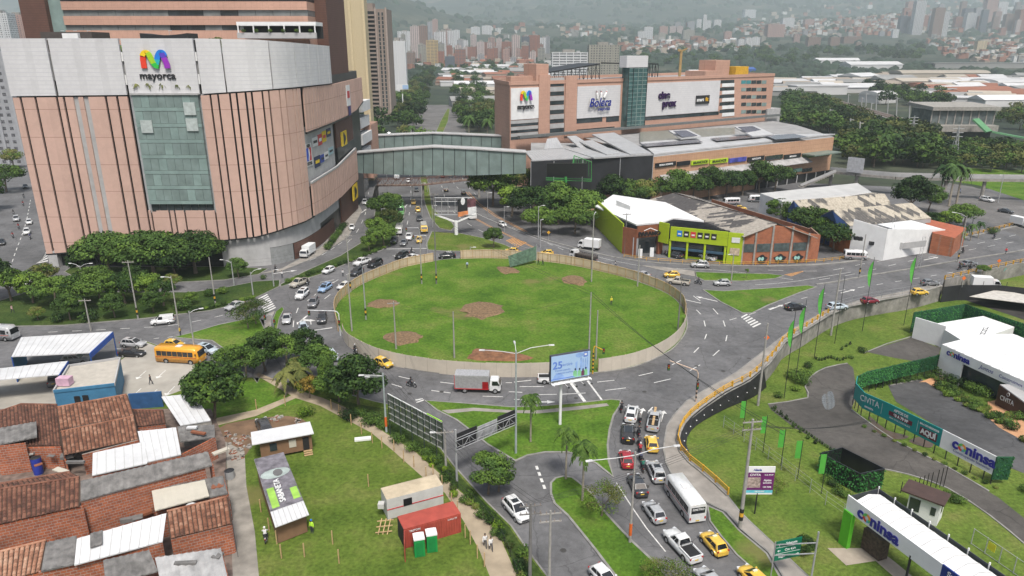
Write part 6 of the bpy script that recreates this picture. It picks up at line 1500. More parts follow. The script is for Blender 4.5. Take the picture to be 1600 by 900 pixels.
b=MB();b.bx(XAT(370,Yp,56),XAT(494,Yp,56),Yp,Yp+7,ZAT(Yp,40),ZAT(Yp,34),WHT);b.bld('awning',pg)
b=MB();b.bx(XAT(370,Yp,56),XAT(494,Yp,56),Yp-.3,Yp+.3,ZAT(Yp,60),ZAT(Yp,51),CONW);b.bld('parapet',pg)
for k in range(6):x=XAT(372+k*24,Yp,56);b=MB();b.bx(x-.15,x+.15,Yp-.1,Yp+.2,ZAT(Yp,60),ZAT(Yp,38),WHT);b.bld('post',pg)
b=MB();b.bx(XAT(370,Yp,56),XAT(494,Yp,56),Yp+5,Yp+7,ZAT(Yp,60),ZAT(Yp,40),DARK);b.bld('back_wall',pg)
for k in range(6):x=XAT(380+k*21,Yp,56);plant('bush',(x,Yp-.3,ZAT(Yp,50.5)),'plant trailing over the roof terrace parapet','plants on the roof terrace',.8)
ca=thg('roof_canopy','black upturned canopy on the mall roof edge','canopy',(XAT(262,176,54),176,50.3));b=MB();n=8
for k in range(n):
 xa,xb=XAT(225+73*k/n,176,54),XAT(225+73*(k+1)/n,176,54);f=lambda t:ZAT(176,52+3.2*(1-(2*t-1)**2));b.hexa([(xa,174,50.3),(xb,174,50.3),(xb,180,50.3),(xa,180,50.3)],[(xa,174,f(k/n)),(xb,174,f((k+1)/n)),(xb,180,f((k+1)/n)),(xa,180,f(k/n))],BLACK)
b.bld('shell',ca)
rk=thg('roof_shed','dark flat roofed shed at the left of the mall roof','shed',(XAT(112,180,52),180,50.3));b=MB();b.bx(XAT(73,180,53),XAT(152,180,53),178,186,50.3,ZAT(180,50),mat('shed_dark',(.06,.05,.045),.7));b.bld('wall',rk);b=MB();b.bx(XAT(110,180,53),XAT(134,180,53),177,178.5,50.3,ZAT(178,52),WHT);b.bld('white_box',rk)
for i,px in enumerate((155,168,178,190,200)):plant('bushl' if i%2 else 'bushy',(XAT(px,182,52),182,50.2),'yellowish shrub in a row on the mall roof','shrubs on the mall roof',1.9)
for i,px in enumerate((313,322,330,341)):plant('smallpalm',(XAT(px,184,53),184,50.2),'little palm on the mall roof before the office block','palms on the mall roof',1.+.1*i)
for px in(97,117,138,265):p=V3((XAT(px,183,54),183,50.2));b=MB();b.tb_(p,p+V3((0,0,5)),.07,.05,STL,6);b.box(p+V3((.3,0,5)),(.8,.2,.1),LAMPG);o=b.bld('roof_lamp',None,org=p);tag(o,'slim lamp standing on the mall roof','lamp','lamps on the mall roof')
# the right hand mall: upper block
A0=V3((-.8,273.5,0));DU=V3((.81,.586,0)).normalized();NU=V3((DU.y,-DU.x,0))
um=thg('mall_block','long pink mall block with big white sign walls and glass lift tower','shopping mall',A0)
def su(px,z=30.):
 k=(px-800)/FPX;h=(HCAM-z)*SN
 return(k*(A0. y*CS+h)-A0. x)/(DU.x-k*DU.y*CS)
def zu(px,py):
 z=30.
 for _ in range(6):Y=A0. y+DU.y*su(px,z);z=ZAT(Y,py)
 return z
def ub(b,pa,pb,ya,yb,m,out=.0,depth=.5,pm=None):
 pm=pm or(pa+pb)/2;z1,z0=zu(pm,ya),zu(pm,yb);s0,s1=su(pa,(z0+z1)/2),su(pb,(z0+z1)/2)
 q=[A0+DU*s0+NU*out,A0+DU*s1+NU*out,A0+DU*s1+NU*(out-depth),A0+DU*s0+NU*(out-depth)]
 b.prism([(v.x,v.y)for v in q],z0,z1,m);return q,z0,z1
sE_=su(1207,30);TOPZ=39.5
q=[A0,A0+DU*sE_,A0+DU*sE_-NU*38,V3((XAT(790,312,25),312,0)),V3((XAT(773,300,25),300,0))]
b=MB();b.prism([(v.x,v.y)for v in q],0,TOPZ-1.2,PINK2,ROOFG);b.bld('main_block',um)
b=MB()
for a,c in zip(q,q[1:]+q[:1]):b.ws(a,c,TOPZ-1.3,TOPZ,.6,PINK2)
b.bld('parapet',um)
for nm,args in(('sign_wall',(798,843,137,186,WHT,.25)),('sign_wall',(901,968,134,183,MESHW,.35)),('sign_wall',(1003,1123,128,178,MESHW,.35))):
 b=MB();ub(b,*args);b.bld(nm,um)
for(pa,pb,n,rows)in((859,881,6,None),(798,843,3,(187,217))):
 ya,yb=rows or(121,207)
 for k in range(n):
  y0=ya+(yb-ya)*k/n;h=(yb-ya)/n
  b=MB();ub(b,pa,pb,y0+.3,y0+h*.52,CONW,.2,.5);b.bld('white_spandrel',um)
  b=MB();ub(b,pa,pb,y0+h*.55,y0+h*.98,DGL,.06,.5);b.bld('window_strip',um)
for k in range(5):
 y0=125+k*11.5
 b=MB();ub(b,1124,1147,y0,y0+5,DGL,.1);b.bld('window_strip',um);b=MB();ub(b,1128,1147,y0+5,y0+10.5,WHT,.2);b.bld('white_spandrel',um)
 for j in range(5):
  a=1158+j*8;b=MB();ub(b,a,a+7.4,125.5+k*11.6,131+k*11.6,[DGL,GGL2,mat('teal_glass',(.06,.25,.27),.2)][(k==0 and j<2)*2 or(j+k)%3==1],.08);b.bld('window',um)
for pa,pb,ya,yb in((901,941,184,191.5),(947,967,182,190),(1003,1123,178.5,184),(901,960,200,202),(1130,1148,184,187)):
 b=MB();ub(b,pa,pb,ya,yb,DGL,.08);b.bld('window_strip',um)
for pa,pb in((841,858),(882,900)):
 b=MB();ub(b,pa,pb,118 if pa>860 else 117,212,PINK2,.5,.8);b.bld('pier',um)
def ubox(name,pa,pb,ytop,m,back=4,depth=8,zb=38.3,lbl=None,par=um):
 s0,s1=su(pa,42),su(pb,42);Y=A0. y+DU.y*(s0+s1)/2-NU.y*back;z1=ZAT(Y,ytop);qq=[A0+DU*s0-NU*back,A0+DU*s1-NU*back,A0+DU*s1-NU*(back+depth),A0+DU*s0-NU*(back+depth)]
 b=MB();b.prism([(v.x,v.y)for v in qq],zb,z1,m);o=b.bld(name,par);return o,qq,z1
ubox('stair_tower',838,857,100,PINK2,0,8);ubox('stair_tower',1134,1156,94,PINK2,6,10);ubox('penthouse',1111,1135,111,PINK2,3,12);ubox('penthouse',803,838,119,PINK2,2,3)
ubox('yellow_canopy',1158,1178,104,mat('yellow_canvas',(.6,.34,.02),.6),3,7)
lt=MB();qq,z0,z1=ub(lt,972,1001,104,197,glassmat('lift_glass',(.05,.115,.115),.1,.4,.4),3.2,3.4);lt.bld('lift_shaft',um)
for k in range(15):
 b=MB();z=z0+(z1-z0)*(k+.5)/15;mx=[v for v in qq];c=(mx[0]+mx[1])/2;
 for a,e in((mx[0],mx[1]),):b.ws(a+NU*.06,e+NU*.06,z,z+.22,.1,GGL2)
 b.bld('glazing_bar',um)
for f in(.0,.25,.5,.75,1.):
 b=MB();a=qq[0].lerp(qq[1],f)+NU*.1;b.box((a.x,a.y,(z0+z1)/2),(.2,.2,z1-z0),GGL2 if f in(.5,.75)else BLK,rz=math.atan2(DU.y,DU.x));b.bld('mullion',um)
b=MB();ub(b,970,1003,87,105,MESHW,3.5,4.2);b.bld('lift_crown',um)
for(pa,pb,y0_,y1_)in((890,968,114,101),(1004,1060,100,101)):
 b=MB();s0,s1=su(pa,42),su(pb,42);za,zb_=ZAT(A0. y+DU.y*s0+10,y0_),ZAT(A0. y+DU.y*s1+10,y1_);za=max(za,40)
 q0,q1=A0+DU*s0-NU*12,A0+DU*s1-NU*12;r0,r1=q0-NU*14,q1-NU*14
 b.hexa([(q0. x,q0. y,za),(q1. x,q1. y,zb_),(r1. x,r1. y,zb_),(r0. x,r0. y,za)],[(q0. x,q0. y,za+.5),(q1. x,q1. y,zb_+.5),(r1. x,r1. y,zb_+.5),(r0. x,r0. y,za+.5)],BLACK);b.bld('steel_roof',um)
 b=MB();n=12
 for k in range(n+1):
  t=k/n;p_=q0. lerp(q1,t);z=za+(zb_-za)*t;b.tb_((p_.x,p_.y,38.5),(p_.x,p_.y,z),.16,.16,BLACK,5)
  if k<n:p2=q0. lerp(q1,(k+1)/n);b.tb_((p_.x,p_.y,z if k%2 else 38.5),(p2. x,p2. y,38.5 if k%2 else z),.12,.12,BLACK,4)
 b.bld('steel_frame',um)
def usg(px,py,lbl):
 z=zu(px,py);p=A0+DU*su(px,z)+NU*.75;p.z=z;return thg('mall_sign',lbl,'sign',p),p
sg,p=usg(820,152,'small rainbow M sign with black lettering on the white wall');m_logo(sg,p+V3((0,0,.6)),5.2,3.6,DU,NU);text('mayorca',2.3,p+V3((0,0,-3.4)),DU,BLACK,sg,ext=.08,bold=.12)
sg,p=usg(934,158,'bowling sign with three pins and blue script lettering')
b=MB();
for k,(u,a_)in enumerate(((-1.2,-.15),(1.,0.),(3.4,.5))):
 c=p+DU*u+V3((0,0,2.6))+NU*.1;d=V3((0,0,1))*math.cos(a_)+DU*math.sin(a_);b.tb_(c-d*1.5,c+d*.3,.55,.5,WHT,10);b.tb_(c+d*.3,c+d*1.,.5,.26,WHT,10);b.tb_(c+d*1.,c+d*1.25,.28,.28,REDP,10);b.tb_(c+d*1.25,c+d*1.8,.26,.34,WHT,10)
b.bld('bowling_pins',sg)
text('Bolera',4.8,p+NU*.5+V3((0,0,-.5)),DU,WHT,sg,ext=.05,bold=.2,shear=.3,sx=.95);text('Bolera',4.8,p+NU*.7+V3((0,0,-.5)),DU,mat('script_blue',(.01,.02,.22),.6,spec=.1),sg,ext=.05,bold=.07,shear=.3,sx=.95);text('mayorca',1.9,p+NU*.5+DU*2.4+V3((0,0,-3.1)),DU,mat('script_blue',(.02,.05,.35)),sg,ext=.05,bold=.03,shear=.2)
sg,p=usg(1040,157,'purple cinema lettering in two lines');CP=mat('cinema_purple',(.03,.01,.06),.7,spec=.1);text('cine',4.4,p+DU*-1.8+V3((0,0,2.3)),DU,CP,sg,ext=.2,bold=.17);text('prox',4.4,p+DU*1.6+V3((0,0,-1.3)),DU,CP,sg,ext=.2,bold=.17)
sg,p=usg(1096,155.5,'black gym sign with white and yellow words');b=MB();hw=4.6;a,c=p-DU*hw,p+DU*hw;b.ws(a,c,p.z-1.9,p.z+1.9,.3,BLACK);b.bld('panel',sg);text('smart',2.1,p-DU*1.9+NU*.2,DU,WHT,sg,ext=.03,bold=.07);text('fit',2.5,p+DU*2.7+NU*.2,DU,mat('gym_yellow',(.75,.42,.0)),sg,ext=.03,bold=.05)
cr=thg('tower_crane','small yellow crane mast on the mall roof','crane',A0+DU*su(1071,44)-NU*3+V3((0,0,38.3)));p=ORG[cr.name];zt=ZAT(p.y,80);YC=mat('crane_yellow',(.36,.24,.1),.6)
b=MB();b.box((p.x,p.y,(38.3+zt)/2),(1.,1.,zt-38.3),YC);b.bld('mast',cr);b=MB();b.bar((p.x,p.y,zt),(p.x+2.6,p.y,zt+1.2),.6,.6,YC);b.bar((p.x,p.y,zt),(p.x-1.5,p.y,zt+.6),1.,1.,YC);b.bld('jib',cr)
# podium
pdm=thg('mall_podium','low mall podium with metal roof, brown stone front and black netted corner','shopping mall',(47,240,0))
F0,F1,F2=V3((6,226.5,0)),V3((47.3,240,0)),V3((132.6,297,0));ZP=17.2
STONE=gridmat('tan_stone',(.50,.30,.19),(.3,.16,.09),1.6,1.6,.07,.06,var=.09,dirt=.2)
back0,back1=A0+NU*.5,A0+DU*sE_+NU*.5
b=MB();b.prism([(F0. x,F0. y),(F1. x,F1. y),(F1. x-.6,F1. y+30),(A0. x+8,A0. y)],0,ZP,BLK,ROOFG);b.bld('corner_block',pdm)
b=MB();b.prism([(F1. x,F1. y),(F2. x,F2. y),(F2. x+3,F2. y+48),(back1. x,back1. y),(A0. x+30,A0. y+21)],0,ZP-.6,STONE,ROOFG);b.bld('stone_block',pdm)
DP_=(F2-F1).normalized();NP=V3((DP_.y,-DP_.x,0))
def sp_(px,z=12.):
 k=(px-800)/FPX;h=(HCAM-z)*SN;return(k*(F1. y*CS+h)-F1. x)/(DP_.x-k*DP_.y*CS)
def pb_(b,pa,pb,ya,yb,m,out=.12,depth=.4,par=True):
 def zz(px,py):
  z=12.
  for _ in range(6):z=ZAT(F1. y+DP_.y*sp_(px,z),py)
  return z
 zl0,zl1=zz(pa,ya[0]),zz(pa,yb[0]);zr0,zr1=zz(pb,ya[1]),zz(pb,yb[1]);z1=(zl0+zr0)/2;z0=(zl1+zr1)/2
 s0,s1=sp_(pa,(z0+z1)/2),sp_(pb,(z0+z1)/2);a,c=F1+DP_*s0+NP*out,F1+DP_*s1+NP*out
 b.ws(a,c,z0,z1,depth,m);return a,c,z0,z1
strip=[(1023,1055,BLK),(1057,1077,BLK),(1079,1106,'lime'),(1108,1136,'lime'),(1138,1165,'blue'),(1167,1193,BLK),(1195,1222,DGL),(1224,1250,BLK),(1252,1296,DGL)]
yt=lambda x:254.5-(x-1023)*.0655;yb2=lambda x:261-(x-1023)*.064
for i,(a,c,m)in enumerate(strip):
 mm=mat('banner_lime',(.42,.6,.02),.5,var=.03)if m=='lime' else mat('banner_blue',(.06,.07,.32),.5,var=.5,scale=.4)if m=='blue' else m
 b=MB();qa,qc,z0,z1=pb_(b,a,c,(yt(a),yt(c)),(yb2(a),yb2(c)),mm,.25);o=b.bld('shop_banner' if i<8 else 'window_strip',pdm)
 tx={2:'BRANCHOS',3:'BRANCHOS',5:'HORIZONTE',7:'MERCADO',0:'MODA HOMBRE'}.get(i)
 if tx:text(tx,1.25 if i in(2,3)else.8,(qa+qc)/2+NP*.3+V3((0,0,(z0+z1)/2)),DP_,BLACK if m=='lime' else WHT,o,ext=.02,bold=.03,sx=1.1)
b=MB();a,c,z0,z1=pb_(b,1040,1262,(275,256),(283,263),CONW,1.6,3.);ORGn=b
aw=MB();q0,q1=F1+DP_*sp_(1030,8),F1+DP_*sp_(1258,8);zt=7.8
aw.hexa([q0+V3((0,0,zt+2.2)),q1+V3((0,0,zt+2.2)),q1+NP*3.4+V3((0,0,zt+.4)),q0+NP*3.4+V3((0,0,zt+.4))],[q0+V3((0,0,zt+2.4)),q1+V3((0,0,zt+2.4)),q1+NP*3.4+V3((0,0,zt+.6)),q0+NP*3.4+V3((0,0,zt+.6))],mat('ribbed_awning',(.33,.325,.32),.6,var=.3,scale=.4));aw.bld('awning',pdm)
for(pa,pc_,m)in((1140,1156,GGL2),(1160,1176,GGL2),(1178,1192,DGL),(1193,1206,WHT),(1207,1222,DGL),(1224,1252,mat('poster_mint',(.25,.45,.38))),(1253,1268,DGL)):
 b=MB();y=lambda x:271-(x-1140)*.07;pb_(b,pa,pc_,(y(pa),y(pc_)),(y(pa)+5.5,y(pc_)+5.),m,.2);b.bld('shop_window',pdm)
b=MB();s0,s1=sp_(1180,2),sp_(1300,2);a,c=F1+DP_*s0+NP*.15,F1+DP_*s1+NP*.15;b.ws(a,c,0,3.1,.3,DARK);b.bld('arcade',pdm)
for k in range(9):
 a=F1+DP_*(s0+(s1-s0)*k/8)+NP*.7;b=MB();b.tb_(a,a+V3((0,0,3.2)),.25,.25,CONW,8);b.bld('column',pdm)
b=MB();e0=F1+DP_*sp_(1253,12)+NP*3;e1=F1+DP_*sp_(1294,12)+NP*3;b.ws(e0,e1,11,11.5,6,mat('green_canopy',(.16,.2,.17),.5));b.bld('entrance_canopy',pdm)
CORR=mat('zinc_roof',(.43,.435,.44),.45,.25,var=.08,scale=.4,dirt=.15)
SEAM=mat('roof_seam',(.43,.43,.43),.8);SEAMED=[WHT]
def corr(b,c00,c10,c11,c01,m,pitch=1.,amp=.05,th=.12):
 c00,c10,c11,c01=(V3(v)for v in(c00,c10,c11,c01));n=max(2,int((c10-c00).length/pitch*2));up=V3((0,0,1));P0=[];P1=[]
 for k in range(n+1):
  t=k/n;o=up*(amp if k%2 else 0);P0. append(c00. lerp(c10,t)+o);P1. append(c01. lerp(c11,t)+o)
 fl=(c10-c00).cross(c01-c00).z<0
 for k in range(n):f=[P0[k],P0[k+1],P1[k+1],P1[k]];b.fc_(f[::-1]if fl else f,m)
 for k in range(1,n,2):
  if m in SEAMED:b.bar(P0[k],P1[k],.07,.05,SEAM)
 d=up*-th
 for e in([c00,c10],[c10,c11],[c11,c01],[c01,c00]):b.fc_([e[0]+d,e[1]+d,e[1]+up*amp*.5,e[0]+up*amp*.5],m)
 b.fc_([c00+d,c01+d,c11+d,c10+d],m)
def qz(px4):return[P(x,y,z)for x,y,z in px4]
for i,(q4)in enumerate([[(820,236,17.6),(880,232,17.6),(925,246,17.4),(832,251,17.4)],[(882,232,17.8),(930,228,17.9),(1021,241,17.6),(928,246.5,17.6)],[(855,217,20.4),(870,215,20.4),(880,231,17.7),(850,233,17.7)],[(886,213,20.6),(900,212,20.6),(930,231,17.7),(908,233,17.7)],[(925,210,20.8),(960,207,20.8),(1018,239,17.9),(985,241,17.9)],[(905,221,19.4),(925,219,19.4),(968,240,17.9),(948,241.5,17.9)]]):
 q=qz(q4);b=MB();corr(b,q[0],q[1],q[2],q[3],CORR,.9,.1,.4);b.bld('roof_sheet',pdm)
PV=mat('solar_panel',(.10,.10,.12),.2,var=.3,scale=2,spec=.8);LROOF=mat('light_sheet_roof',(.47,.475,.48),.5,.1,var=.1,scale=.3,dirt=.3)
for i,(q4,m)in enumerate([([(1000,222,18),(1150,210,18),(1305,209,17.3),(1022,240.5,17.2)],LROOF),([(1045,204,21),(1075,202.5,21),(1096,213,19),(1064,216,19)],LROOF),([(1148,198,21.5),(1180,196,21.5),(1210,210,18.6),(1176,213,18.6)],LROOF),([(1000,225,18.3),(1090,218,18.3),(1098,222,18.2),(1010,229,18.2)],PV),([(1110,216,18.3),(1180,211,18.3),(1190,214,18.2),(1120,220,18.2)],PV),([(1052,204.5,21.3),(1072,203.5,21.3),(1090,212,19.3),(1066,214.5,19.3)],PV),([(1153,198.5,21.8),(1176,197,21.8),(1198,207,19),(1172,210,19)],PV),([(1195,212,18.3),(1240,209,18.3),(1262,214,18),(1212,218,18)],PV)]):
 q=qz(q4);b=MB();corr(b,q[0],q[1],q[2],q[3],m,1.6 if m is PV else 5.,.04,.5 if m is LROOF else.1);b.bld('solar_array' if m is PV else 'roof_sheet',pdm)
b=MB();q=qz([(1000,206,17.4),(1148,199,17.4),(1148,210,17.4),(1000,222,17.4)]);corr(b,*q,mat('translucent_roof',(.2,.2,.17),.4,var=.3),3,.05,.3);b.bld('skylight',pdm)
b=MB();b.bar(A0+DU*2+NU*3+V3((0,0,19.4)),A0+DU*(sE_+4)+NU*3+V3((0,0,19.4)),1.6,1.,mat('duct_grey',(.13,.14,.14),.6));b.bld('roof_gutter',pdm)
b=MB();b.ws(F0+V3((0,-.5,0)),F1+V3((0,-.5,0)),5.2,17.2,.2,mat('black_netting',(.014,.015,.018),.75,var=.5,scale=.25));b.bld('netting',pdm)
for t in(.0,.18,.41,.72,1.):a=(F0. lerp(F1,t))+V3((0,-.7,0));b=MB();b.tb_(a+V3((0,0,0)),a+V3((0,0,17)),.12,.12,GREY,6);b.bld('net_post',pdm)
b=MB();a,c=F0. lerp(F1,.35),F0. lerp(F1,.78);b.ws(a+V3((0,-.9,0)),c+V3((0,-.9,0)),0,5.0,.3,PINK2);b.bld('ground_wall',pdm)
wg=MB();q=[A0+DU*(sE_-4)+NU*1,A0+DU*(sE_+7)+NU*1,A0+DU*(sE_+7)-NU*12,A0+DU*(sE_-4)-NU*12];wg.prism([(v.x,v.y)for v in q],0,22.5,CONW);wg.bld('white_annex',pdm)
fb=thg('concrete_footbridge','long concrete footbridge with stair running right from the mall entrance','footbridge',P(1305,285))
def fpt(px,py,Y):z=ZAT(Y,py);return V3((XAT(px,Y,z),Y,z))
fp=[fpt(1300,266,277),fpt(1340,270,268),fpt(1400,275,260),fpt(1480,277,254),fpt(1540,278,251),fpt(1620,279,247)]
b=MB()
for a,c in zip(fp,fp[1:]):b.bar(a+V3((0,0,-.6)),c+V3((0,0,-.6)),3.,.9,CONC)
b.bld('deck',fb)
for s in(-1,1):
 b=MB()
 for a,c in zip(fp,fp[1:]):b.bar(a+V3((0,s*1.5,.5)),c+V3((0,s*1.5,.5)),.15,1.1,CONW)
 b.bld('parapet',fb)
for p_ in(fp[1],fp[2].lerp(fp[3],.2),fp[3],fp[4],fp[0]):b=MB();b.tb_((p_.x,p_.y,0),(p_.x,p_.y,p_.z-1),.6,.6,CONC,10);b.bld('pier',fb)
b=MB();st0,st1=fp[0]+V3((0,-2,0)),P(1248,292);n=16
for k in range(n):a=st0. lerp(st1,k/n);c=st0. lerp(st1,(k+1)/n);b.bar(V3((a.x,a.y,a.z-.5)),V3((c.x,c.y,a.z-.5)),3,.5,CONC)
b.bld('stair',fb)
b=MB();b.bar(st0+V3((0,-1.5,.4)),st1+V3((0,-1.5,.9)),.15,1.,CONW);b.bld('stair_parapet',fb)
b=MB();a,c=fpt(1323,264,269),fpt(1348,270,265);b.ws(a,c,a.z-1,a.z+4.5,.3,mat('grey_screen',(.4,.41,.43),.5));o=b.bld('billboard',None,org=a);tag(o,'plain grey screen standing on the concrete footbridge','billboard')
# glass footbridges and the truss bridge
def glassbridge(name,roofpts,botpts,lbl,n=16,depth=5):
 root=thg('glass_footbridge',lbl,'footbridge',(roofpts[0].x,roofpts[0].y,0),'glass footbridges across the avenue')
 L=len(roofpts)
 def at(pts,t):
  k=min(int(t*(L-1)),L-2);return pts[k].lerp(pts[k+1],t*(L-1)-k)
 for k in range(n):
  t0,t1=k/n,(k+1)/n;a,c,d,e=at(roofpts,t0),at(roofpts,t1),at(botpts,t1),at(botpts,t0);b=MB()
  b.hexa([e,d,d+V3((0,.15,0)),e+V3((0,.15,0))],[a,c,c+V3((0,.15,0)),a+V3((0,.15,0))],GGL);b.bld('glass_panel',root)
  b=MB();b.tb_(a+V3((0,-.1,0)),e+V3((0,-.1,0)),.09,.09,BLK,5);b.bld('mullion',root)
 b=MB()
 for k in range(n):
  t0,t1=k/n,(k+1)/n;a,c=at(roofpts,t0),at(roofpts,t1);b.hexa([a+V3((0,-.4,0)),c+V3((0,-.4,0)),c+V3((0,depth,0)),a+V3((0,depth,0))],[a+V3((0,-.4,.35)),c+V3((0,-.4,.35)),c+V3((0,depth,.35)),a+V3((0,depth,.35))],CONW)
 b.bld('roof',root);b=MB()
 for k in range(n):
  t0,t1=k/n,(k+1)/n;a,c=at(botpts,t0),at(botpts,t1);b.hexa([a+V3((0,.2,.2)),c+V3((0,.2,.2)),c+V3((0,depth,.2)),a+V3((0,depth,.2))],[a+V3((0,.2,.6)),c+V3((0,.2,.6)),c+V3((0,depth,.6)),a+V3((0,depth,.6))],GREY)
 b.bld('deck',root)
 b=MB()
 for k in range(n):t0,t1=k/n,(k+1)/n;b.hexa([at(botpts,t0)+V3((0,depth-.2,0)),at(botpts,t1)+V3((0,depth-.2,0)),at(botpts,t1)+V3((0,depth,0)),at(botpts,t0)+V3((0,depth,0))],[at(roofpts,t0)+V3((0,depth-.2,0)),at(roofpts,t1)+V3((0,depth-.2,0)),at(roofpts,t1)+V3((0,depth,0)),at(roofpts,t0)+V3((0,depth,0))],GGL)
 b.bld('far_glazing',root)
 return root
Yf=236
glassbridge('f',[fpt(553,240,Yf+6),fpt(615,235,Yf),fpt(676,230.5,Yf-2),fpt(745,234,Yf-4),fpt(822,239,Yf-7)],[fpt(553,270,Yf+6),fpt(615,273,Yf),fpt(676,274,Yf-2),fpt(745,274,Yf-4),fpt(822,271,Yf-7)],'nearer glass footbridge with a gently peaked roof over the avenue')
Yg2=288
glassbridge('r',[fpt(556,214,Yg2),fpt(616,211.5,Yg2),fpt(676,209,Yg2),fpt(736,211.5,Yg2),fpt(800,214,Yg2)],[fpt(556,240,Yg2),fpt(616,240,Yg2),fpt(676,240,Yg2),fpt(736,240,Yg2),fpt(800,240,Yg2)],'farther glass footbridge seen above the nearer one')
tb=thg('truss_footbridge','old rusty truss footbridge low over the avenue behind the billboard','footbridge',P(590,305));RUST=mat('rusty_steel',(.18,.10,.08),.7,var=.35,scale=2)
Yt=250.;l0,l1,r1_=fpt(588,291,Yt),fpt(660,290,Yt),fpt(748,280,Yt+3)
for seg in((l0,l1),(l1,r1_)):
 for oy in(0,2.6):
  b=MB();a,c=seg[0]+V3((0,oy,0)),seg[1]+V3((0,oy,0));n=12
  for dz in(0,2.4):b.tb_(a+V3((0,0,dz)),c+V3((0,0,dz)),.1,.1,RUST,5)
  for k in range(n):b.tb_(a.lerp(c,k/n)+V3((0,0,2.4*(k%2))),a.lerp(c,(k+1)/n)+V3((0,0,2.4*((k+1)%2))),.07,.07,RUST,4);b.tb_(a.lerp(c,k/n),a.lerp(c,k/n)+V3((0,0,2.4)),.06,.06,RUST,4)
  b.bld('truss',tb)
 b=MB();b.bar(seg[0]+V3((0,1.3,.1)),seg[1]+V3((0,1.3,.1)),2.4,.25,mat('deck_brown',(.2,.15,.12),.9));b.bld('deck',tb)
for p_ in(l0,l1,r1_):b=MB();b.box((p_.x,p_.y+1.3,p_.z/2),(.7,.7,p_.z),CONC);b.bld('pier',tb)
b=MB();b.bar(l0+V3((0,1.3,0)),P(584,312),2.2,.3,CONC);b.bld('ramp',tb)
# lime shop and brick warehouse
LIME=mat('lime_wall',(.36,.48,.01),.6,var=.06,dirt=.1);RUSTW=mat('rust_wall',(.22,.08,.04),.7,var=.15);ORB=brickmat('orange_brick',(.42,.13,.05),(.35,.1,.04),(.3,.2,.15),1.,.35)
def wl(root,name,pa,pb,za,zb,m,th=.3,out=0.):
 a,c=P(*pa),P(*pb);d=(c-a).normalized();n=V3((d.y,-d.x,0))*out;b=MB();b.ws(a+n,c+n,za,zb,th,m);return b.bld(name,root),a+n,c+n,d,V3((d.y,-d.x,0))
def fbr(name,c1,c2,s=.25,ang=0.):
 if name in _M:return _M[name]
 m,nt,b=_new(name);tc=nt.nodes.new('ShaderNodeNewGeometry');mp=nt.nodes.new('ShaderNodeMapping');mp.inputs['Rotation'].default_value=(0,0,ang);nt.links.new(tc.outputs['Position'],mp.inputs[0])
 br=nt.nodes.new('ShaderNodeTexBrick');br.inputs['Scale'].default_value=s;br.inputs['Color1'].default_value=(0,0,0,1);br.inputs['Color2'].default_value=(1,1,1,1);br.inputs['Mortar'].default_value=(.2,.2,.2,1);br.inputs['Mortar Size'].default_value=.004;br.inputs['Brick Width'].default_value=.9;br.inputs['Row Height'].default_value=.3;nt.links.new(mp.outputs[0],br.inputs[0])
 n=_n(nt,.09,3,'World');x=_h(nt,'ADD',_h(nt,'MULTIPLY',br.outputs[0],.35),n.outputs[0]);r=_r(nt,x,[(.66,c1),(.72,c2)]);n2=_n(nt,1.5,5,'World');f=_r(nt,n2. outputs[0],[(.3,(.7,)*3),(.7,(1.15,)*3)])
 nt.links.new(_mix(nt,1.,r.outputs[0],f.outputs[0],'MULTIPLY'),b.inputs['Base Color']);b.inputs['Roughness'].default_value=.9;return m
FIB=fbr('patched_roof',(.075,.07,.07),(.34,.31,.27),.3,.5);FIB2=fbr('patched_roof_pale',(.42,.38,.31),(.1,.095,.09),.25,.3)
shop=thg('lime_shop','lime green corner shop with white roof and rust brown entrance','shop',P(1000,402))
H=9.
wl(shop,'lime_wall',(930,352),(972,396),0,8,LIME);wl(shop,'lime_wall',(1033,396),(1048,400),3.5,8.8,LIME,out=1.5)
w1,a,c,d,n=wl(shop,'rust_wall',(972,396),(993,401),0,7.2,RUSTW);wl(shop,'rust_wall',(993,401),(1033,396),4.9,8.,RUSTW)
wl(shop,'rust_pillar',(1026,397),(1033,396),0,5,RUSTW,.8);wl(shop,'shop_glass',(977,397),(1024,397),0,4.9,DGL,.2,-1.2);wl(shop,'grey_portal',(988,400),(996,401),0,5,GREY)
w2,a,c,d,n=wl(shop,'lime_wall',(1046,401),(1134,411),4.6,8.2,LIME,.4,.8)
for t,cc in((.12,(.02,.2,.6)),(.24,(.02,.02,.02)),(.36,(.6,.04,.05)),(.48,(.02,.02,.025)),(.6,(.02,.02,.02)),(.72,(.02,.02,.02))):
 b=MB();p0,p1=a.lerp(c,t)+n*.25,a.lerp(c,t+.09)+n*.25;b.ws(p0,p1,5.9,7.4,.06,mat('brand_%d'%int(t*100),cc,.5,var=.02));o=b.bld('brand_plate',shop);b=MB();q=p0. lerp(p1,.2)+n*.05;e=p0. lerp(p1,.8)+n*.05;b.ws(q,e,6.35,6.75,.04,WHT);b.bld('brand_mark',o)
wl(shop,'lime_frame',(1046,401),(1134,411),0,.5,LIME,.3,-.5);wl(shop,'shop_back',(1046,401),(1134,411),0,8,DARK,.2,-1.6)
for t in(0,.31,.62,.97):q=a.lerp(c,t)-n*.2;b=MB();b.box((q.x,q.y,2.4),(.5,.5,4.8),LIME);b.bld('lime_pier',shop)
for t in(.03,.34,.65):b=MB();b.ws(a.lerp(c,t)-n*.6,a.lerp(c,t+.27)-n*.6,2.9,4.5,.1,DGL);b.bld('window',shop)
b=MB();b.ws(a-n*.3,c-n*.3,2.2,2.8,.3,mat('blue_awning',(.04,.09,.14)));b.bld('awning',shop)
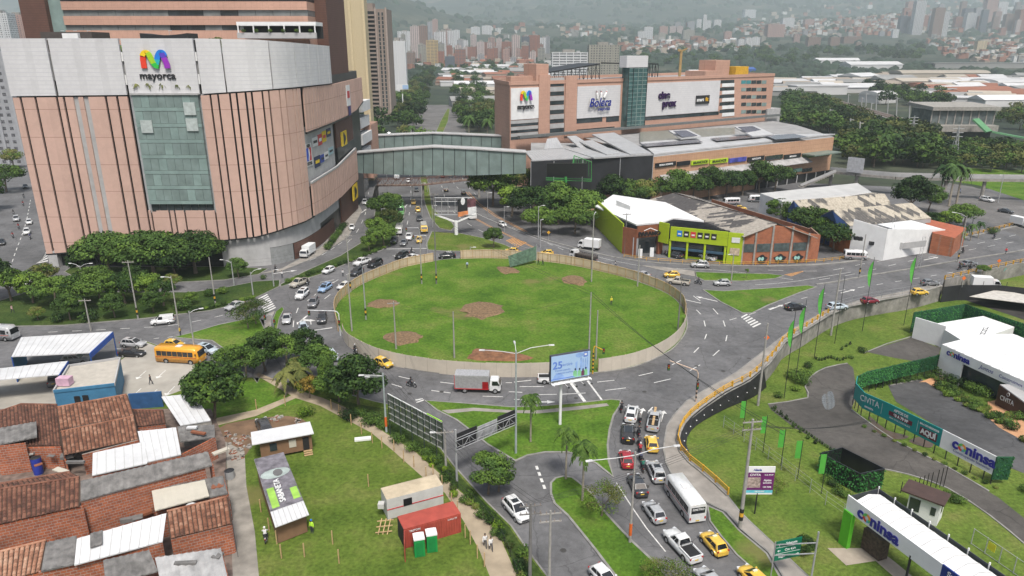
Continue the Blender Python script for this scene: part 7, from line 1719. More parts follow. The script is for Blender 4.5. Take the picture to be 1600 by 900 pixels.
w3,a3,c3,d3,n3=wl(shop,'lime_wall',(1134,411),(1157,413),0,8.,LIME,.4,.4);b=MB();b.ws(a3. lerp(c3,.25)+n3*.3,a3. lerp(c3,.8)+n3*.3,5.6,6.9,.06,WHT);b.bld('sign_plate',shop);b=MB();b.ws(a3. lerp(c3,.2)+n3*.3,a3. lerp(c3,.85)+n3*.3,2.4,4.2,.06,mat('faded_poster',(.5,.4,.3),.6,var=.4,scale=2));b.bld('poster',shop)
e=P(1013,401);text('PARAMO',1.5,(e.x,e.y+.35,6.),(1,.27,0),BLACK,shop,ext=.25,bold=.04)
b=MB();b.path([(e.x-1.6,e.y-.5,7.),(e.x,e.y-.5,7.7),(e.x+1.8,e.y-.5,7.)],.1,WHT);b.bld('mountain_emblem',shop)
b=MB();q=[P(958,304,7.5),P(930,322,7.),P(994,350.5,7.2),P(1033,347,8.),P(1052,340,8.8),P(1100,345,8.4),P(1040,316,8.6)];b.hexa([(v.x,v.y,v.z-.4)for v in q],q,WHT);b.bld('roof',shop)
b=MB();q=qz([(963,313,9),(985,322,9),(1000,320,9),(978,312,9)]);b.hexa([(v.x,v.y,7.)for v in q],q,WHT);b.bld('skylight',shop)
for s_,(x,y)in enumerate(((1000,403),(1018,401))):q=P(x,y);b=MB();b.box((q.x,q.y,1.2),(1.,.3,2.4),WHT);o=b.bld('poster_stand',None,org=q);tag(o,'white poster stand %s the shop entrance'%('left of' if s_==0 else 'right of'),'poster stand')
wh=thg('brick_warehouse','orange brick warehouse with patched dark sheet roof and graffiti','warehouse',P(1200,412))
pts=[(1157,413),(1176,413),(1202,412),(1232,411),(1258,410),(1276,406)];tops=[7.2,8.2,9.8,9.4,7.6,6.6]
for i in range(5):
 b=MB();b.ws(P(*pts[i]),P(*pts[i+1]),(0,0),(tops[i],tops[i+1]),.3,ORB);b.bld('brick_wall',wh);q=P(*pts[i]);b=MB();b.box((q.x,q.y-.15,tops[i]/2),(.45,.5,tops[i]),CONC);b.bld('column',wh)
 if i<4:
  b=MB();a,c=P(*pts[i]),P(*pts[i+1]);b.ws(a.lerp(c,.12)+V3((0,-.2,0)),a.lerp(c,.92)+V3((0,-.2,0)),3.2,5.3,.1,mat('dusty_window',(.07,.09,.09),.3,var=.4));b.bld('window',wh)
  b=MB();m_=(a+c)/2+V3((0,-.25,0));hw=(c-a)*.3
  b.fc_([m_+hw*math.cos(t)*(1+.2*math.sin(5*t))+V3((0,0,1.3+1.1*math.sin(t)*(1+.15*math.cos(4*t))))for t in[6.283*k/20 for k in range(20)]],BLACK)
  for s in(-.5,.1):b.fc_([m_+hw*s+V3((0,-.03,0))+hw*.3*math.cos(t)+V3((0,0,1.4+.5*math.sin(t)))for t in[6.283*k/8 for k in range(8)]],mat('mint_spray',(.3,.55,.5)))
  if i:b.bld('graffiti',wh)
b=MB();b.ws(P(1276,406),P(1262,392),0,6.4,.3,ORB);b.ws(P(1262,392),P(1110,340),0,6.,.3,ORB);b.bld('side_wall',wh)
r=lambda x,y,z:P(x,y,z)
b=MB();corr(b,r(1162,370,7.4),r(1010,313,7.6),r(1052,302,10.2),r(1214,350,10.2),FIB,.8,.06,.15);b.bld('roof_slope',wh)
b=MB();corr(b,r(1216,349,10.3),r(1054,301,10.3),r(1085,307,7),r(1278,372,6.8),FIB,.8,.06,.15);b.bld('roof_slope',wh)
wb=thg('white_warehouse','white warehouse wall with slanted white roof beside the flyover','warehouse',P(1390,400))
wt=lambda a,c,za,zc,m,nm,rt,z0=0:(lambda b:(b.ws(a,c,z0,(za,zc),.3,m),b.bld(nm,rt)))(MB())
a,m_,c=P(1326,398),P(1378,407),P(1470,390)
wt(a,m_,9.5,8.2,WHT,'wall',wb);wt(m_,c,8.2,5.6,WHT,'wall',wb)
b=MB();q=[P(1371,350,7.6),P(1424,344,7.),V3((c.x,c.y,5.5)),V3((m_.lerp(c,.15).x,m_.lerp(c,.15).y+.2,7.6))];b.hexa([(v.x,v.y,v.z-.3)for v in q],q,WHT);b.bld('roof',wb)
for x,y in((1338,372),(1344,373),(1362,380)):q=P(x,y,4);b=MB();Yw=(a.y+m_.y)/2-.8;z=ZAT(Yw,y);b.box((XAT(x,Yw,z),Yw,z),(1.,.8,.9),BLK);b.bld('air_unit',wb)
for x0,x1,y0_,y1_ in((1370,1408,376,382),(1410,1445,383,378)):Yw=P(1400,400).y-1.;z0,z1=ZAT(Yw,y0_),ZAT(Yw,y1_);b=MB();b.ws((XAT(x0,Yw,z0),Yw),(XAT(x1,Yw,z1),Yw-.5),(z0-1,z1-1),(z0+.6,z1+.6),.5,CONW);b.bld('blank_awning',wb)
bl=thg('blue_gable_sheds','row of long sheds with patched roofs and blue gable ends','warehouse',P(1320,385));BLU=mat('blue_wall',(.04,.09,.25),.7)
for(g0,gm,g1,f1,fm,f0)in(((1232,325,7.),(1240,313,10),(1256,331,7),(1395,322,7),(1382,303,10),(1360,300,7.5)),((1283,336,7.5),(1300,328,10.5),(1328,353,7),(1455,341,7),(1424,317,10.5),(1392,320,7.5))):
 G=[P(*v)for v in(g0,gm,g1,f1,fm,f0)];b=MB();corr(b,G[0],G[5],G[4],G[1],FIB2,.9,.06,.15);b.bld('roof_slope',bl);b=MB();corr(b,G[2],G[3],G[4],G[1],FIB2,.9,.06,.15);b.bld('roof_slope',bl)
 b=MB();b.fc_([(G[0].x,G[0].y,0),(G[2].x,G[2].y,0),G[2],G[1],G[0]],BLU);b.fc_([(G[2].x,G[2].y,0),(G[3].x,G[3].y,0),G[3],G[2]],CONW);b.fc_([(G[3].x,G[3].y,0),(G[5].x,G[5].y,0),G[5],G[4],G[3]],CONW);b.bld('gable_wall',bl)
b=MB();b.ws(P(1310,392),P(1326,398),0,5.4,.3,mat('orange_wall',(.42,.15,.05),.8));b.ws(P(1296,385),P(1310,392),0,5.6,.3,mat('orange_wall',(.42,.15,.05)));b.bld('orange_wall',bl)
wf=thg('long_white_shed','long white roofed shed behind the blue gables','warehouse',P(1180,330));G=qz([(1188,302,8),(1222,314,8),(1363,301,8),(1340,286,8)])
b=MB();b.hexa([(v.x,v.y,0)for v in G],G,WHT,mat('chalky_roof',(.5,.5,.49),.7,var=.1,dirt=.3,scale=.2));b.bld('body',wf)
for x,y in((1183,313),(1190,322),(1206,328)):b=MB();q=P(x,y,3);b.box((q.x-.4,q.y-1.6,4.),(1.6,.3,1.3),DGL);b.bld('window',wf)
bx_=thg('brick_house','brick building with red roof right of the blue gables','building',P(1480,375));G=qz([(1440,340,6),(1510,356,5),(1492,372,5),(1458,364,5.5)]);b=MB();b.hexa([(v.x,v.y,0)for v in G],G,ORB,mat('red_roof',(.35,.1,.05),.85,dirt=.3));b.bld('body',bx_)
for i,(x,y)in enumerate(((1285,246),(1330,330))):pass
st=thg('metro_station','long concrete station with glass hall and green roofed ramps','station',P(1500,205));Ys=420.
q=[fpt(1456,178,Ys),fpt(1554,178,Ys)];b=MB();b.bx(q[0].x,q[1].x,Ys,Ys+22,9.5,17.5,mat('hall_glass',(.12,.14,.14),.2,var=.4,scale=.3));b.bld('hall',st)
b=MB();b.hexa([(q[0].x-1,Ys-2,17.5),(q[1].x+2,Ys-2,17.5),(q[1].x+2,Ys+26,18.5),(q[0].x-1,Ys+26,18.5)],[(q[0].x-1,Ys-2,19.5),(q[1].x+2,Ys-2,19.5),(q[1].x+2,Ys+26,20.5),(q[0].x-1,Ys+26,20.5)],CONC);b.bld('roof',st)
b=MB();b.bx(q[0].x-8,q[1].x,Ys-6,Ys,6,9.5,CONC);b.bld('platform',st);b=MB();b.bx(q[0].x+6,q[1].x-2,Ys-3,Ys+20,0,6,DGL);b.bld('platform',st)
GRF=mat('green_roof',(.10,.26,.12),.6,var=.15,scale=.2,dirt=.2)
for s_ in(((1524,186),(1545,206)),((1545,205),(1625,220))):a,c=fpt(*s_[0],Ys-12),fpt(*s_[1],Ys-18);b=MB();b.bar(a,c,9,.8,GRF);b.bld('ramp_roof',st)
for k in range(9):x=q[0].x+(q[1].x-q[0].x)*k/8;b=MB();b.bx(x-.3,x+.3,Ys-.4,Ys,9.5,17.5,CONC);b.bld('mullion',st)
vd=thg('railway_viaduct','railway on a long concrete embankment among the trees','railway',P(1350,175));va,vb_=P(1300,156,4.5),P(1398,184,4.5)
b=MB();b.bar(va-V3((0,0,3)),vb_-V3((0,0,3)),12,6,mat('embankment',(.3,.29,.26),.9,var=.2,dirt=.5,scale=.2));b.bld('embankment',vd);b=MB();b.bar(va+V3((0,0,.2)),vb_+V3((0,0,.2)),9,.3,mat('ballast',(.13,.09,.07),.95,var=.3));b.bld('ballast',vd)
for o in(-3,-1.5,1.5,3):b=MB();n=(vb_-va).cross(V3((0,0,1))).normalized()*o;b.bar(va+n+V3((0,0,.5)),vb_+n+V3((0,0,.5)),.12,.15,STL);b.bld('rail',vd)
for i,(x,y0_,y1_)in enumerate(((1325,157,147),(1346,165,152),(1353,165,145),(1361,172,160),(1369,167,146),(1387,172,155),(1401,172,152),(1421,179,157),(1442,186,162),(1328,209,185),(1343,213,190),(1296,195,170),(1358,215,200))):
 a=P(x,y0_+6,2);c=fpt(x+1,y1_,a.y);b=MB();b.tb_((a.x,a.y,0),c,.5,.3,CONW,6);b.box((c.x+1,c.y,c.z-.8),(2.5,.3,.3),CONW);o=b.bld('catenary_mast',None,org=(a.x,a.y,0));tag(o,'pale mast standing among the trees by the railway','mast','railway masts')
for x,y0_,y1_,lb in((1492,232,196,'steel lattice pylon rising from the trees before the station'),(1427,195,180,'small steel pylon left of the station')):
 Y=330. if x>1450 else 400.;a=fpt(x,y0_,Y);a.z=0;zt=ZAT(Y,y1_);pyl=thg('power_pylon',lb,'pylon',a);b=MB();S=zt*.09
 for sx in(-1,1):
  for sy in(-1,1):b.tb_((a.x+sx*S,a.y+sy*S,0),(a.x,a.y,zt),.22,.12,STL,5)
 for k in range(6):w=S*(1-k/7);z=zt*k/7;b.tb_((a.x-w,a.y-w,z),(a.x+w*.85,a.y-w,z+zt/7),.1,.1,STL,4);b.tb_((a.x+w,a.y-w,z),(a.x-w*.85,a.y-w,z+zt/7),.1,.1,STL,4)
 b.bld('tower',pyl)
 for k in(.72,.82,.92):b=MB();b.tb_((a.x-zt*.14,a.y,zt*k),(a.x+zt*.14,a.y,zt*k),.15,.15,STL,5);b.bld('crossarm',pyl)
rw=[(p.x,p.y)for p in W([(1478,285),(1520,292),(1600,318),(1680,350),(1680,395),(1600,372),(1540,345),(1490,330),(1430,345),(1440,310)])]
patch('riverside_road',rw,.012,ASPH2);patch('riverside_lawn',[(p.x,p.y)for p in W([(1482,282),(1530,290),(1600,313),(1700,345),(1700,270),(1560,265),(1500,262)])],.02,GRASS)
# brick houses in the lower left corner
def tilemat(name,a,b_,c):
 m,nt,b=_new(name);g=nt.nodes.new('ShaderNodeNewGeometry');n=_n(nt,.7,5,'World',.7);x=_h(nt,'ADD',_h(nt,'MULTIPLY',g.outputs['Random Per Island'],.3),_h(nt,'MULTIPLY',n.outputs[0],.95));r=_r(nt,x,[(.3,a),(.6,b_),(.95,c)]);nt.links.new(r.outputs[0],b.inputs['Base Color']);b.inputs['Roughness'].default_value=.9;return m
TILE=tilemat('clay_tile',(.06,.032,.024),(.21,.088,.05),(.42,.25,.17));TILE2=tilemat('old_clay_tile',(.04,.022,.018),(.13,.055,.036),(.29,.14,.09));TILE3=tilemat('new_clay_tile',(.12,.06,.04),(.34,.17,.105),(.52,.35,.25))
FC=mat('weathered_fibre',(.16,.155,.15),.9,var=.4,scale=1.2,dirt=.7);ZNC=mat('white_sheet',(.6,.61,.62),.5,var=.08,scale=.5,dirt=.3);SEAMED.append(ZNC);CREAM=mat('cream_sheet',(.47,.44,.37),.7,var=.05)
GROOVE=mat('tile_groove',(.05,.03,.02),.95)
def tiled(b,q,m,pitch=.44,course=.45,r=.13):
 A0_,B0,B1,A1=(V3(v)for v in q);n=max(3,int((B0-A0_).length/pitch));k=max(2,int((A1-A0_).length/course));S=4;nrm=(B0-A0_).cross(A1-A0_).normalized();nrm=-nrm if nrm.z<0 else nrm
 fl=(B0-A0_).cross(A1-A0_).z<0
 for j in range(k):
  t0,t1=j/k,(j+1)/k
  for i in range(n):
   jit=random.uniform(-.02,.02);at_=lambda u,t,h:A0_.lerp(B0,u).lerp(A1. lerp(B1,u),t)+nrm*h;v_=[]
   for t,e in((t0,0),(min(1,t1+.02),.05)):
    for s in range(S+1):v_.append(at_((i+.1+.8*s/S)/n,t,r*math.sin(math.pi*s/S)+jit+e))
   fs=[(s,s+1,S+2+s,S+1+s)for s in range(S)]+[tuple(range(S+1,2*S+2))];b.mesh(v_,[f[::-1]for f in fs]if fl else fs,m)
 for i in range(n+1):b.bar(A0_.lerp(B0,i/n)-nrm*.02,A1. lerp(B1,i/n)-nrm*.02,.15,.05,GROOVE)
def hse(lbl,roofs,walls,wins=(),name='brick_house',grp=None,wm=BRICK):
 v0=P(*roofs[0][0][0]);root=thg(name,lbl,'house',(v0. x,v0. y,0),grp)
 for q4,m,kind in roofs:
  q=qz(q4);b=MB()
  if kind=='t':tiled(b,q,m)
  elif kind=='c':corr(b,q[0],q[1],q[2],q[3],m,.6,.11,.08)
  else:corr(b,q[0],q[1],q[2],q[3],m,.9,.05,.1)
  b.bld('roof',root)
  if kind=='t':b=MB();b.tb_(q[0]+V3((0,0,.08)),q[1]+V3((0,0,.08)),.14,.14,m,6);b.bld('ridge',root)
 for pa,pc_,z1 in walls:a,c=P(*pa),P(*pc_);b=MB();b.ws(a,c,0,(a.z,c.z)if z1 is None else z1,.2,wm);b.bld('wall',root)
 for pa,pc_,h in wins:
  a,c=P(*pa),P(*pc_);n=V3(((c-a).y,-(c-a).x,0)).normalized();b=MB();b.ws(a+n*.14,c+n*.14,a.z,a.z+h,.08,DARK);f=b.bld('window',root);b=MB();g=(c-a)*.5
  for s in(.04,.52):b.ws(a+(c-a)*s+n*.2,a+(c-a)*(s+.44)+n*.2,a.z+.08,a.z+h-.08,.04,mat('curtain_pane',(.3,.3,.31),.3));
  b.bld('pane',f)
 return root
BLUW_=mat('sky_blue_wall',(.05,.19,.33),.7,var=.1,dirt=.25)
hse('house with the big dark red hipped roof at the left edge',[([(33,632,4.4),(89,633,4.4),(95,697,3.2),(40,697,3.2)],TILE2,'t'),([(-20,650,3.6),(33,632,4.4),(40,697,3.2),(-20,700,3.2)],TILE2,'t'),([(-10,671,4.6),(57,659,4.6),(58,683,4.3),(-10,697,4.3)],FC,'c')],[((-10,698,4.2),(40,692,4.2),None),((-10,700,3.2),(95,698,3.2),None)],[((2,712,2),(15,710,2),1.2)])
hse('house with two steps of orange barrel tiles below the blue building',[([(89,637,5.2),(198,617,5.2),(209,649,4.2),(94,672,4.2)],TILE,'t'),([(95,675,4.1),(209,651,4.1),(216,687,3.),(100,712,3.)],TILE,'t')],[((216,687,3),(128,710,3),None),((198,617,5.1),(216,687,3.),3.),((89,637,5.1),(100,710,3.),3.)])
hse('small dark tiled house right of the barrel tiles',[([(207,641,3.4),(255,642,3.4),(259,662,2.8),(215,667,2.8)],TILE2,'t')],[((215,667,2.7),(259,662,2.7),None)])
hse('house under the bright white sheet by the trees',[([(252,620,4.),(304,615,4.),(329,657,3.4),(282,665,3.4)],ZNC,'f')],[((282,665,3.3),(329,657,3.3),None),((304,615,3.9),(329,657,3.3),3.4)],wm=CONC,name='sheet_roof_house')
hse('L shaped white sheet roof in the middle of the houses',[([(215,674,4.4),(275,668,4.4),(283,710,3.9),(226,723,3.9)],ZNC,'f'),([(145,708,4.2),(227,690,4.3),(230,724,3.9),(144,743,3.9)],ZNC,'f'),([(277,667,3.6),(335,664,3.6),(336,683,3.3),(281,691,3.3)],FC,'c')],[((144,743,3.8),(283,710,3.8),None),((336,683,3.2),(283,710,3.2),None)],name='sheet_roof_house')
hse('long house with grey ribbed roof and brick wall with one window',[([(126,752,6.6),(325,706,6.6),(332,727,5.6),(126,783,5.6)],FC,'c')],[((126,783,5.5),(320,729,5.5),None),((325,706,6.5),(332,727,5.5),5.5)],[((166,794,3.3),(183,789,3.3),1.3)])
hse('house with dark brown barrel tiles at the left edge above a brick wall',[([(-20,768,6.8),(124,746,6.8),(123,792,5.4),(-20,824,5.4)],TILE2,'t'),([(-20,760,6.2),(110,738,6.2),(124,746,6.8),(-20,768,6.8)],TILE2,'t')],[((-20,824,5.3),(130,790,5.3),None)],[((54,826,2.9),(87,819,2.9),1.5)])
hse('house with a flat cream panel roof',[([(236,765,4.3),(348,744,4.3),(356,771,3.8),(243,797,3.8)],FC,'c'),([(237,767,4.6),(320,750,4.6),(327,775,4.3),(242,798,4.3)],CREAM,'f')],[((243,797,3.7),(356,771,3.7),None),((356,771,3.7),(348,744,4.2),3.7)],name='sheet_roof_house')
hse('house with neat orange barrel tiles beside the alley',[([(261,800,4.8),(355,777,4.8),(361,819,3.8),(267,842,3.8)],TILE,'t')],[((267,842,3.7),(361,819,3.7),None),((361,819,3.7),(355,777,4.7),3.7)])
hse('long house with a bright white sheet roof and two grey patches',[([(120,842,4.6),(260,802,4.6),(254,846,4.),(116,883,4.)],ZNC,'f'),([(141,834,4.75),(160,829,4.75),(160,850,4.5),(141,856,4.5)],FC,'c'),([(72,848,4.4),(120,838,4.4),(116,882,3.9),(64,893,3.9)],FC,'c')],[((60,893,3.8),(254,846,3.9),None)])
hse('house with pale new tiles in the bottom left corner',[([(-20,868,4.4),(72,845,4.4),(62,894,3.4),(-20,915,3.4)],TILE3,'t')],[((-20,915,3.3),(62,894,3.3),None)])
hse('house with jumbled grey sheets at the bottom edge',[([(161,876,4.2),(233,860,4.2),(247,893,3.5),(165,915,3.5)],FC,'c'),([(242,872,4.4),(345,857,4.4),(356,905,3.6),(252,915,3.6)],mat('silver_sheet',(.34,.34,.34),.6,var=.3,scale=.8,dirt=.6),'c')],[((345,857,4.3),(356,905,3.6),3.6),((165,915,3.4),(250,914,3.4),None)])
patch('courtyard',[(p.x,p.y)for p in W([(-60,640),(330,640),(352,690),(362,860),(366,940),(-120,940)])],Z1+.01,mat('yard_rubble',(.16,.12,.1),.95,var=.5,scale=1,dirt=.6))
rc_=random.Random(8)
for i,(x,y,z)in enumerate(((30,700,2.5),(45,708,2.4),(62,704,2.4),(80,712,2.4),(105,712,2.4),(118,722,2.4),(60,726,2.2),(95,735,2.2),(200,812,2.4),(225,802,2.4),(215,808,2.6),(340,760,4.),(300,790,3.9),(345,705,2.2),(300,668,3.9),(310,676,3.9),(175,858,2.6),(340,868,4.2),(290,880,4.2))):
 q=P(x,y,z);b=MB();m=rc_.choice((FC,CONC,ZNC,FC,CREAM,RUSTW));b.box((q.x,q.y,z),(rc_.uniform(.8,2.2),rc_.uniform(.3,1.1),rc_.uniform(.06,.5)),m,rz=rc_.uniform(-.5,.9));o=b.bld('loose_sheet',None,org=q);tag(o,'loose sheet or board lying among the brick house roofs','sheet','loose sheets among the roofs')
for x,y,z,lb in((352,785,1.5,'black water barrels heaped beside the alley'),(358,735,1.2,'grey barrel at the upper end of the alley'),(55,715,2.4,'dark blue water tank in the courtyard')):
 q=P(x,y,z);b=MB();b.tb_((q.x,q.y,0),(q.x,q.y,z),.55,.6,BLACK if 'black' in lb else GREY if 'grey' in lb else NAVY,12);b.tb_((q.x,q.y,z),(q.x,q.y,z+.1),.6,.35,BLACK,12);o=b.bld('water_tank',None,org=q);tag(o,lb,'tank')
b=MB();b.path([P(356,690,5),P(352,740,6.5),P(360,800,4.5),P(372,870,4)],.03,BLACK,4);o=b.bld('overhead_cable',None,org=P(356,690,5));tag(o,'cables drooping along the alley edge of the houses','cable','overhead cables')
bh=thg('blue_building','blue flat roofed building beside the forecourt','building',P(85,650));G=qz([(108,573,4),(188,561,4),(179,602,4),(84,613,4)]);BLUW=mat('sky_blue_wall',(.05,.19,.33),.7,var=.1,dirt=.25)
b=MB();b.hexa([(v.x,v.y,0)for v in G],G,BLUW,mat('cream_roof',(.42,.39,.34),.9,var=.1,dirt=.2));b.bld('body',bh)
for a,c in zip(G,G[1:]+G[:1]):b=MB();b.ws(a,c,3.9,4.35,.2,BLUW if a is G[2]else CONW);b.bld('parapet',bh)
for x in(117,130):a,c=P(x,628,1.4),P(x+9,627,1.4);b=MB();n=V3((0,-.9,0));Gf=G[3].lerp(G[2],(x-84)/95.);b.box((Gf.x,Gf.y-.06,2.2),(.9,.1,1.6),DARK);b.bld('window',bh)
tk=MB();q=P(101,595,4.7);tk.box(q,(1.9,1.2,1.2),mat('pink_tank',(.55,.35,.45),.6));o=tk.bld('water_tank',None,org=(q.x,q.y,4));tag(o,'pink covered tank on the flat roof of the blue building','tank')
for lb,Q,z in(('upper white canopy over parked cars with a blue fascia',[(33,527),(176,518),(140,551),(18,557)],4.6),('lower white canopy at the left edge over a workshop',[(-40,580),(106,564),(92,585),(-40,597)],4.)):
 cn=thg('canopy',lb,'canopy',P(*Q[0]));G=[P(x,y,z)for x,y in Q];b=MB();corr(b,G[0],G[1],G[2],G[3],ZNC,1.,.03,.12);b.bld('roof',cn)
 for v in G:b=MB();b.tb_((v.x,v.y,0),(v.x,v.y,z-.1),.1,.1,mat('blue_steel',(.02,.08,.3),.5),8);b.bld('post',cn)
 b=MB();b.ws(G[1],G[2],z-1.,z-.05,.15,mat('blue_fascia',(.02,.09,.42),.5));b.bld('fascia',cn)
 b=MB();b.ws(G[3],G[0],0,z-.3,.15,BLUW);b.bld('side_wall',cn)
wl(None,'blue_wall',(205,640),(256,636),0,2.6,mat('deep_blue_wall',(.02,.08,.2),.7));o=bpy.data.objects['blue_wall'];tag(o,'dark blue garden wall behind the small dark tiled house','wall')
# building site
c1=thg('site_cabin','brown cabin with white roof and wooden steps','cabin',P(405,715,Z1));CABW=mat('cabin_brown',(.2,.115,.065),.8,var=.1)
G=[P(x,y,3.)for x,y in((405,690),(486,675))];d=(G[1]-G[0]).normalized();n=V3((-d.y,d.x,0));G=[G[0],G[1],G[1]+n*2.6,G[0]+n*2.6]
b=MB();b.hexa([(v.x,v.y,.5)for v in G],[(v.x,v.y,2.9)for v in G],CABW);b.bld('body',c1);b=MB();O=[G[0]-d*.9-n*.5,G[1]+d*.3-n*.5,G[2]+d*.2+n*.3,G[3]-d*.9+n*.3];b.hexa([(v.x,v.y,2.9)for v in O],[(v.x,v.y,3.02)for v in O],ZNC);b.bld('roof',c1)
for t,w,m in((.25,.9,DGL),(.62,.9,CREAM),(.88,.8,DARK)):q=G[0].lerp(G[1],t)-n*.03;b=MB();b.ws(q-d*w/2,q+d*w/2,1.3 if m is not DARK else.6,2.4,.08,m);b.bld('window' if m is not DARK else 'door',c1)
for k in range(3):q=G[0].lerp(G[1],.9)-n*(.3+.3*k);b=MB();b.box((q.x,q.y,.5-.14*k),(1.1,.3,.06),WOOD,rz=math.atan2(d.y,d.x));b.bld('step',c1)
c2=thg('site_hut','brown hut roofed with a printed grey and green banner','hut',P(440,850,Z1));G=[P(397,718,3.2),P(443,707,3.2),P(483,804,2.9),P(430,824,2.9)]
b=MB();g=[G[0].lerp(G[2],.04),G[1].lerp(G[3],.04),G[2].lerp(G[0],.06),G[3].lerp(G[1],.06)];b.hexa([(v.x,v.y,.2)for v in g],[(v.x,v.y,v.z-.1)for v in g],CABW);b.bld('body',c2);b=MB();corr(b,G[3],G[2],G[1],G[0],ZNC,.5,.02,.08);b.bld('roof',c2)
bm_=[G[0],G[1],G[1].lerp(G[2],.8),G[0].lerp(G[3],.8)];up=V3((0,0,.06));b=MB();b.fc_([v+up for v in bm_],mat('banner_print',(.16,.15,.17),.6,var=.5,scale=1.2));bn=b.bld('banner',c2);L_=lambda u,v:bm_[0].lerp(bm_[1],u).lerp(bm_[3].lerp(bm_[2],u),v)+up*1.6
b=MB();b.fc_([L_(.08,.62),L_(.3,.62),L_(.3,.97),L_(.08,.97)],mat('banner_lime2',(.28,.5,.08),.6));b.fc_([L_(.75,.72),L_(.97,.72),L_(.97,.93),L_(.75,.93)],mat('banner_lime2',(.28,.5,.08)));b.fc_([L_(.5+.48*math.cos(t),.38+.09*math.sin(t))for t in[6.283*k/14 for k in range(14)]],mat('banner_pale',(.34,.4,.38),.6,var=.2));b.fc_([L_(.58+.16*math.cos(t),.38+.07*math.sin(t))+up*.4 for t in[6.283*k/10 for k in range(10)]],mat('banner_dark',(.12,.12,.12)));b.bld('artwork',bn)
text('SABANETA',.95,L_(.44,.72)+up*2,(bm_[0]-bm_[3]),WHT,bn,up=(bm_[0]-bm_[1]),ext=.06,bold=.0)
def cont(name,lbl,cat_,A_,B_,zt,depth,m,mt,h0=.25,ribs=0):
 a,c=P(*A_,zt),P(*B_,zt);d=(c-a).normalized();n=V3((-d.y,d.x,0));root=thg(name,lbl,cat_,(a.x,a.y,0));G=[a,c,c+n*depth,a+n*depth];b=MB();b.hexa([(v.x,v.y,h0)for v in G],G,m,mt);L=(c-a).length
 for k in range(ribs):q=a+d*(L*(k+.5)/ribs)-n*.03;b.box((q.x,q.y,(zt+h0)/2),(L/ribs*.45,.06,zt-h0-.3),m,rz=math.atan2(d.y,d.x))
 b.bld('body',root);return root,a,c,d,n
RC=mat('red_container',(.36,.065,.045),.6,var=.15,dirt=.2);WC=mat('dirty_white',(.5,.5,.48),.7,var=.08,dirt=.3)
rt,a,c,d,n=cont('white_container','white container office with a stained roof and barred window','container',(604,781),(692,758),2.9,2.5,WC,mat('stained_roof',(.5,.42,.3),.8,var=.15,scale=.8,dirt=.6));q=a.lerp(c,.36)-n*.04
b=MB();b.ws(q-d*.5,q+d*.5,1.5,2.4,.06,BLK);b.bld('window',rt);b=MB();b.ws(a-n*.02,c-n*.02,1.5,1.58,.06,REDP);b.bld('red_line',rt);b=MB();q=a-d*.4+n;b.box((q.x,q.y,1.7),(.7,.7,.6),WC);b.bld('air_unit',rt)
rt,a,c,d,n=cont('red_container','red shipping container with one door open','container',(631,827),(720,802),2.6,2.44,RC,RC,.12,22)
b=MB();q=a-n*.1;b.ws(q,q-n*2.-d*.6,.15,2.5,.08,RC);b.bld('door',rt);b=MB();b.ws(a-d*.02+n*.15,a-d*.02+n*2.3,.2,2.5,.06,DARK);b.bld('opening',rt)
text('TRITON',.34,a.lerp(c,.18)-n*.1+V3((0,0,-.42)),d,WHT,rt,ext=.004,bold=.008);text('CAIU 29',.3,a.lerp(c,.84)-n*.1+V3((0,0,-.35)),d,WHT,rt,ext=.004)
PG=mat('toilet_green',(.01,.26,.06),.45,var=.06)
for i,(x0,x1,y)in enumerate(((645,664,870),(667,681,863))):
 q=P((x0+x1)/2,y,Z1);rt=thg('portable_toilet','green portable toilet with white roof, %s one of a pair'%('left','right')[i],'portable toilet',q,'portable toilets');b=MB();b.box((q.x,q.y+.5,Z1+1.05),(1.1,1.1,2.1),PG,rz=.25);b.bld('cabin',rt);b=MB();b.box((q.x,q.y+.5,Z1+2.18),(1.16,1.16,.16),WHT,rz=.25);b.box((q.x,q.y+.5,Z1+2.3),(.8,1.,.1),WHT,rz=.25);b.bld('roof',rt)
 b=MB();b.box((q.x+.13,q.y-.06,Z1+1.),(.75,.05,1.8),mat('toilet_door',(.01,.2,.05),.5),rz=.25);b.bld('door',rt)
wo=MB();q=P(598,835,Z1)
for k in range(3):wo.bar((q.x-.5+k*.5,q.y,.1),(q.x-.3+k*.5,q.y+1.5,1.1),.1,.1,WOOD)
for k in range(3):wo.bar((q.x-.8,q.y+k*.6,.35+.3*k),(q.x+1.,q.y+k*.6+.3,.35+.3*k),.12,.06,WOOD)
o=wo.bld('wooden_ramp',None,org=q);tag(o,'rough timber steps between white and red containers','steps')
for i,(x,y)in enumerate([(401,640),(446,634),(518,640),(530,648),(533,652),(549,664),(565,678),(582,692),(597,700),(616,705),(631,722),(647,730),(666,748),(677,745),(691,762),(706,790),(715,802),(727,840),(735,850),(746,872),(757,885),(433,850),(440,872),(476,870),(520,850),(530,880),(416,760),(408,800),(421,830),(576,760)]):
 q=P(x,y,Z1);b=MB();b.box((q.x,q.y,.95),(.11,.11,1.8),WOOD);o=b.bld('timber_stake',None,org=q);tag(o,'rough timber stake marking the edge of the building site','stake','timber stakes of the building site')
b=MB();q=P(567,687,Z1);b.box((q.x,q.y,.25),(2.2,.7,.3),WHT,rz=.2);o=b.bld('white_board',None,org=q);tag(o,'white board lying on the grass of the site','board')
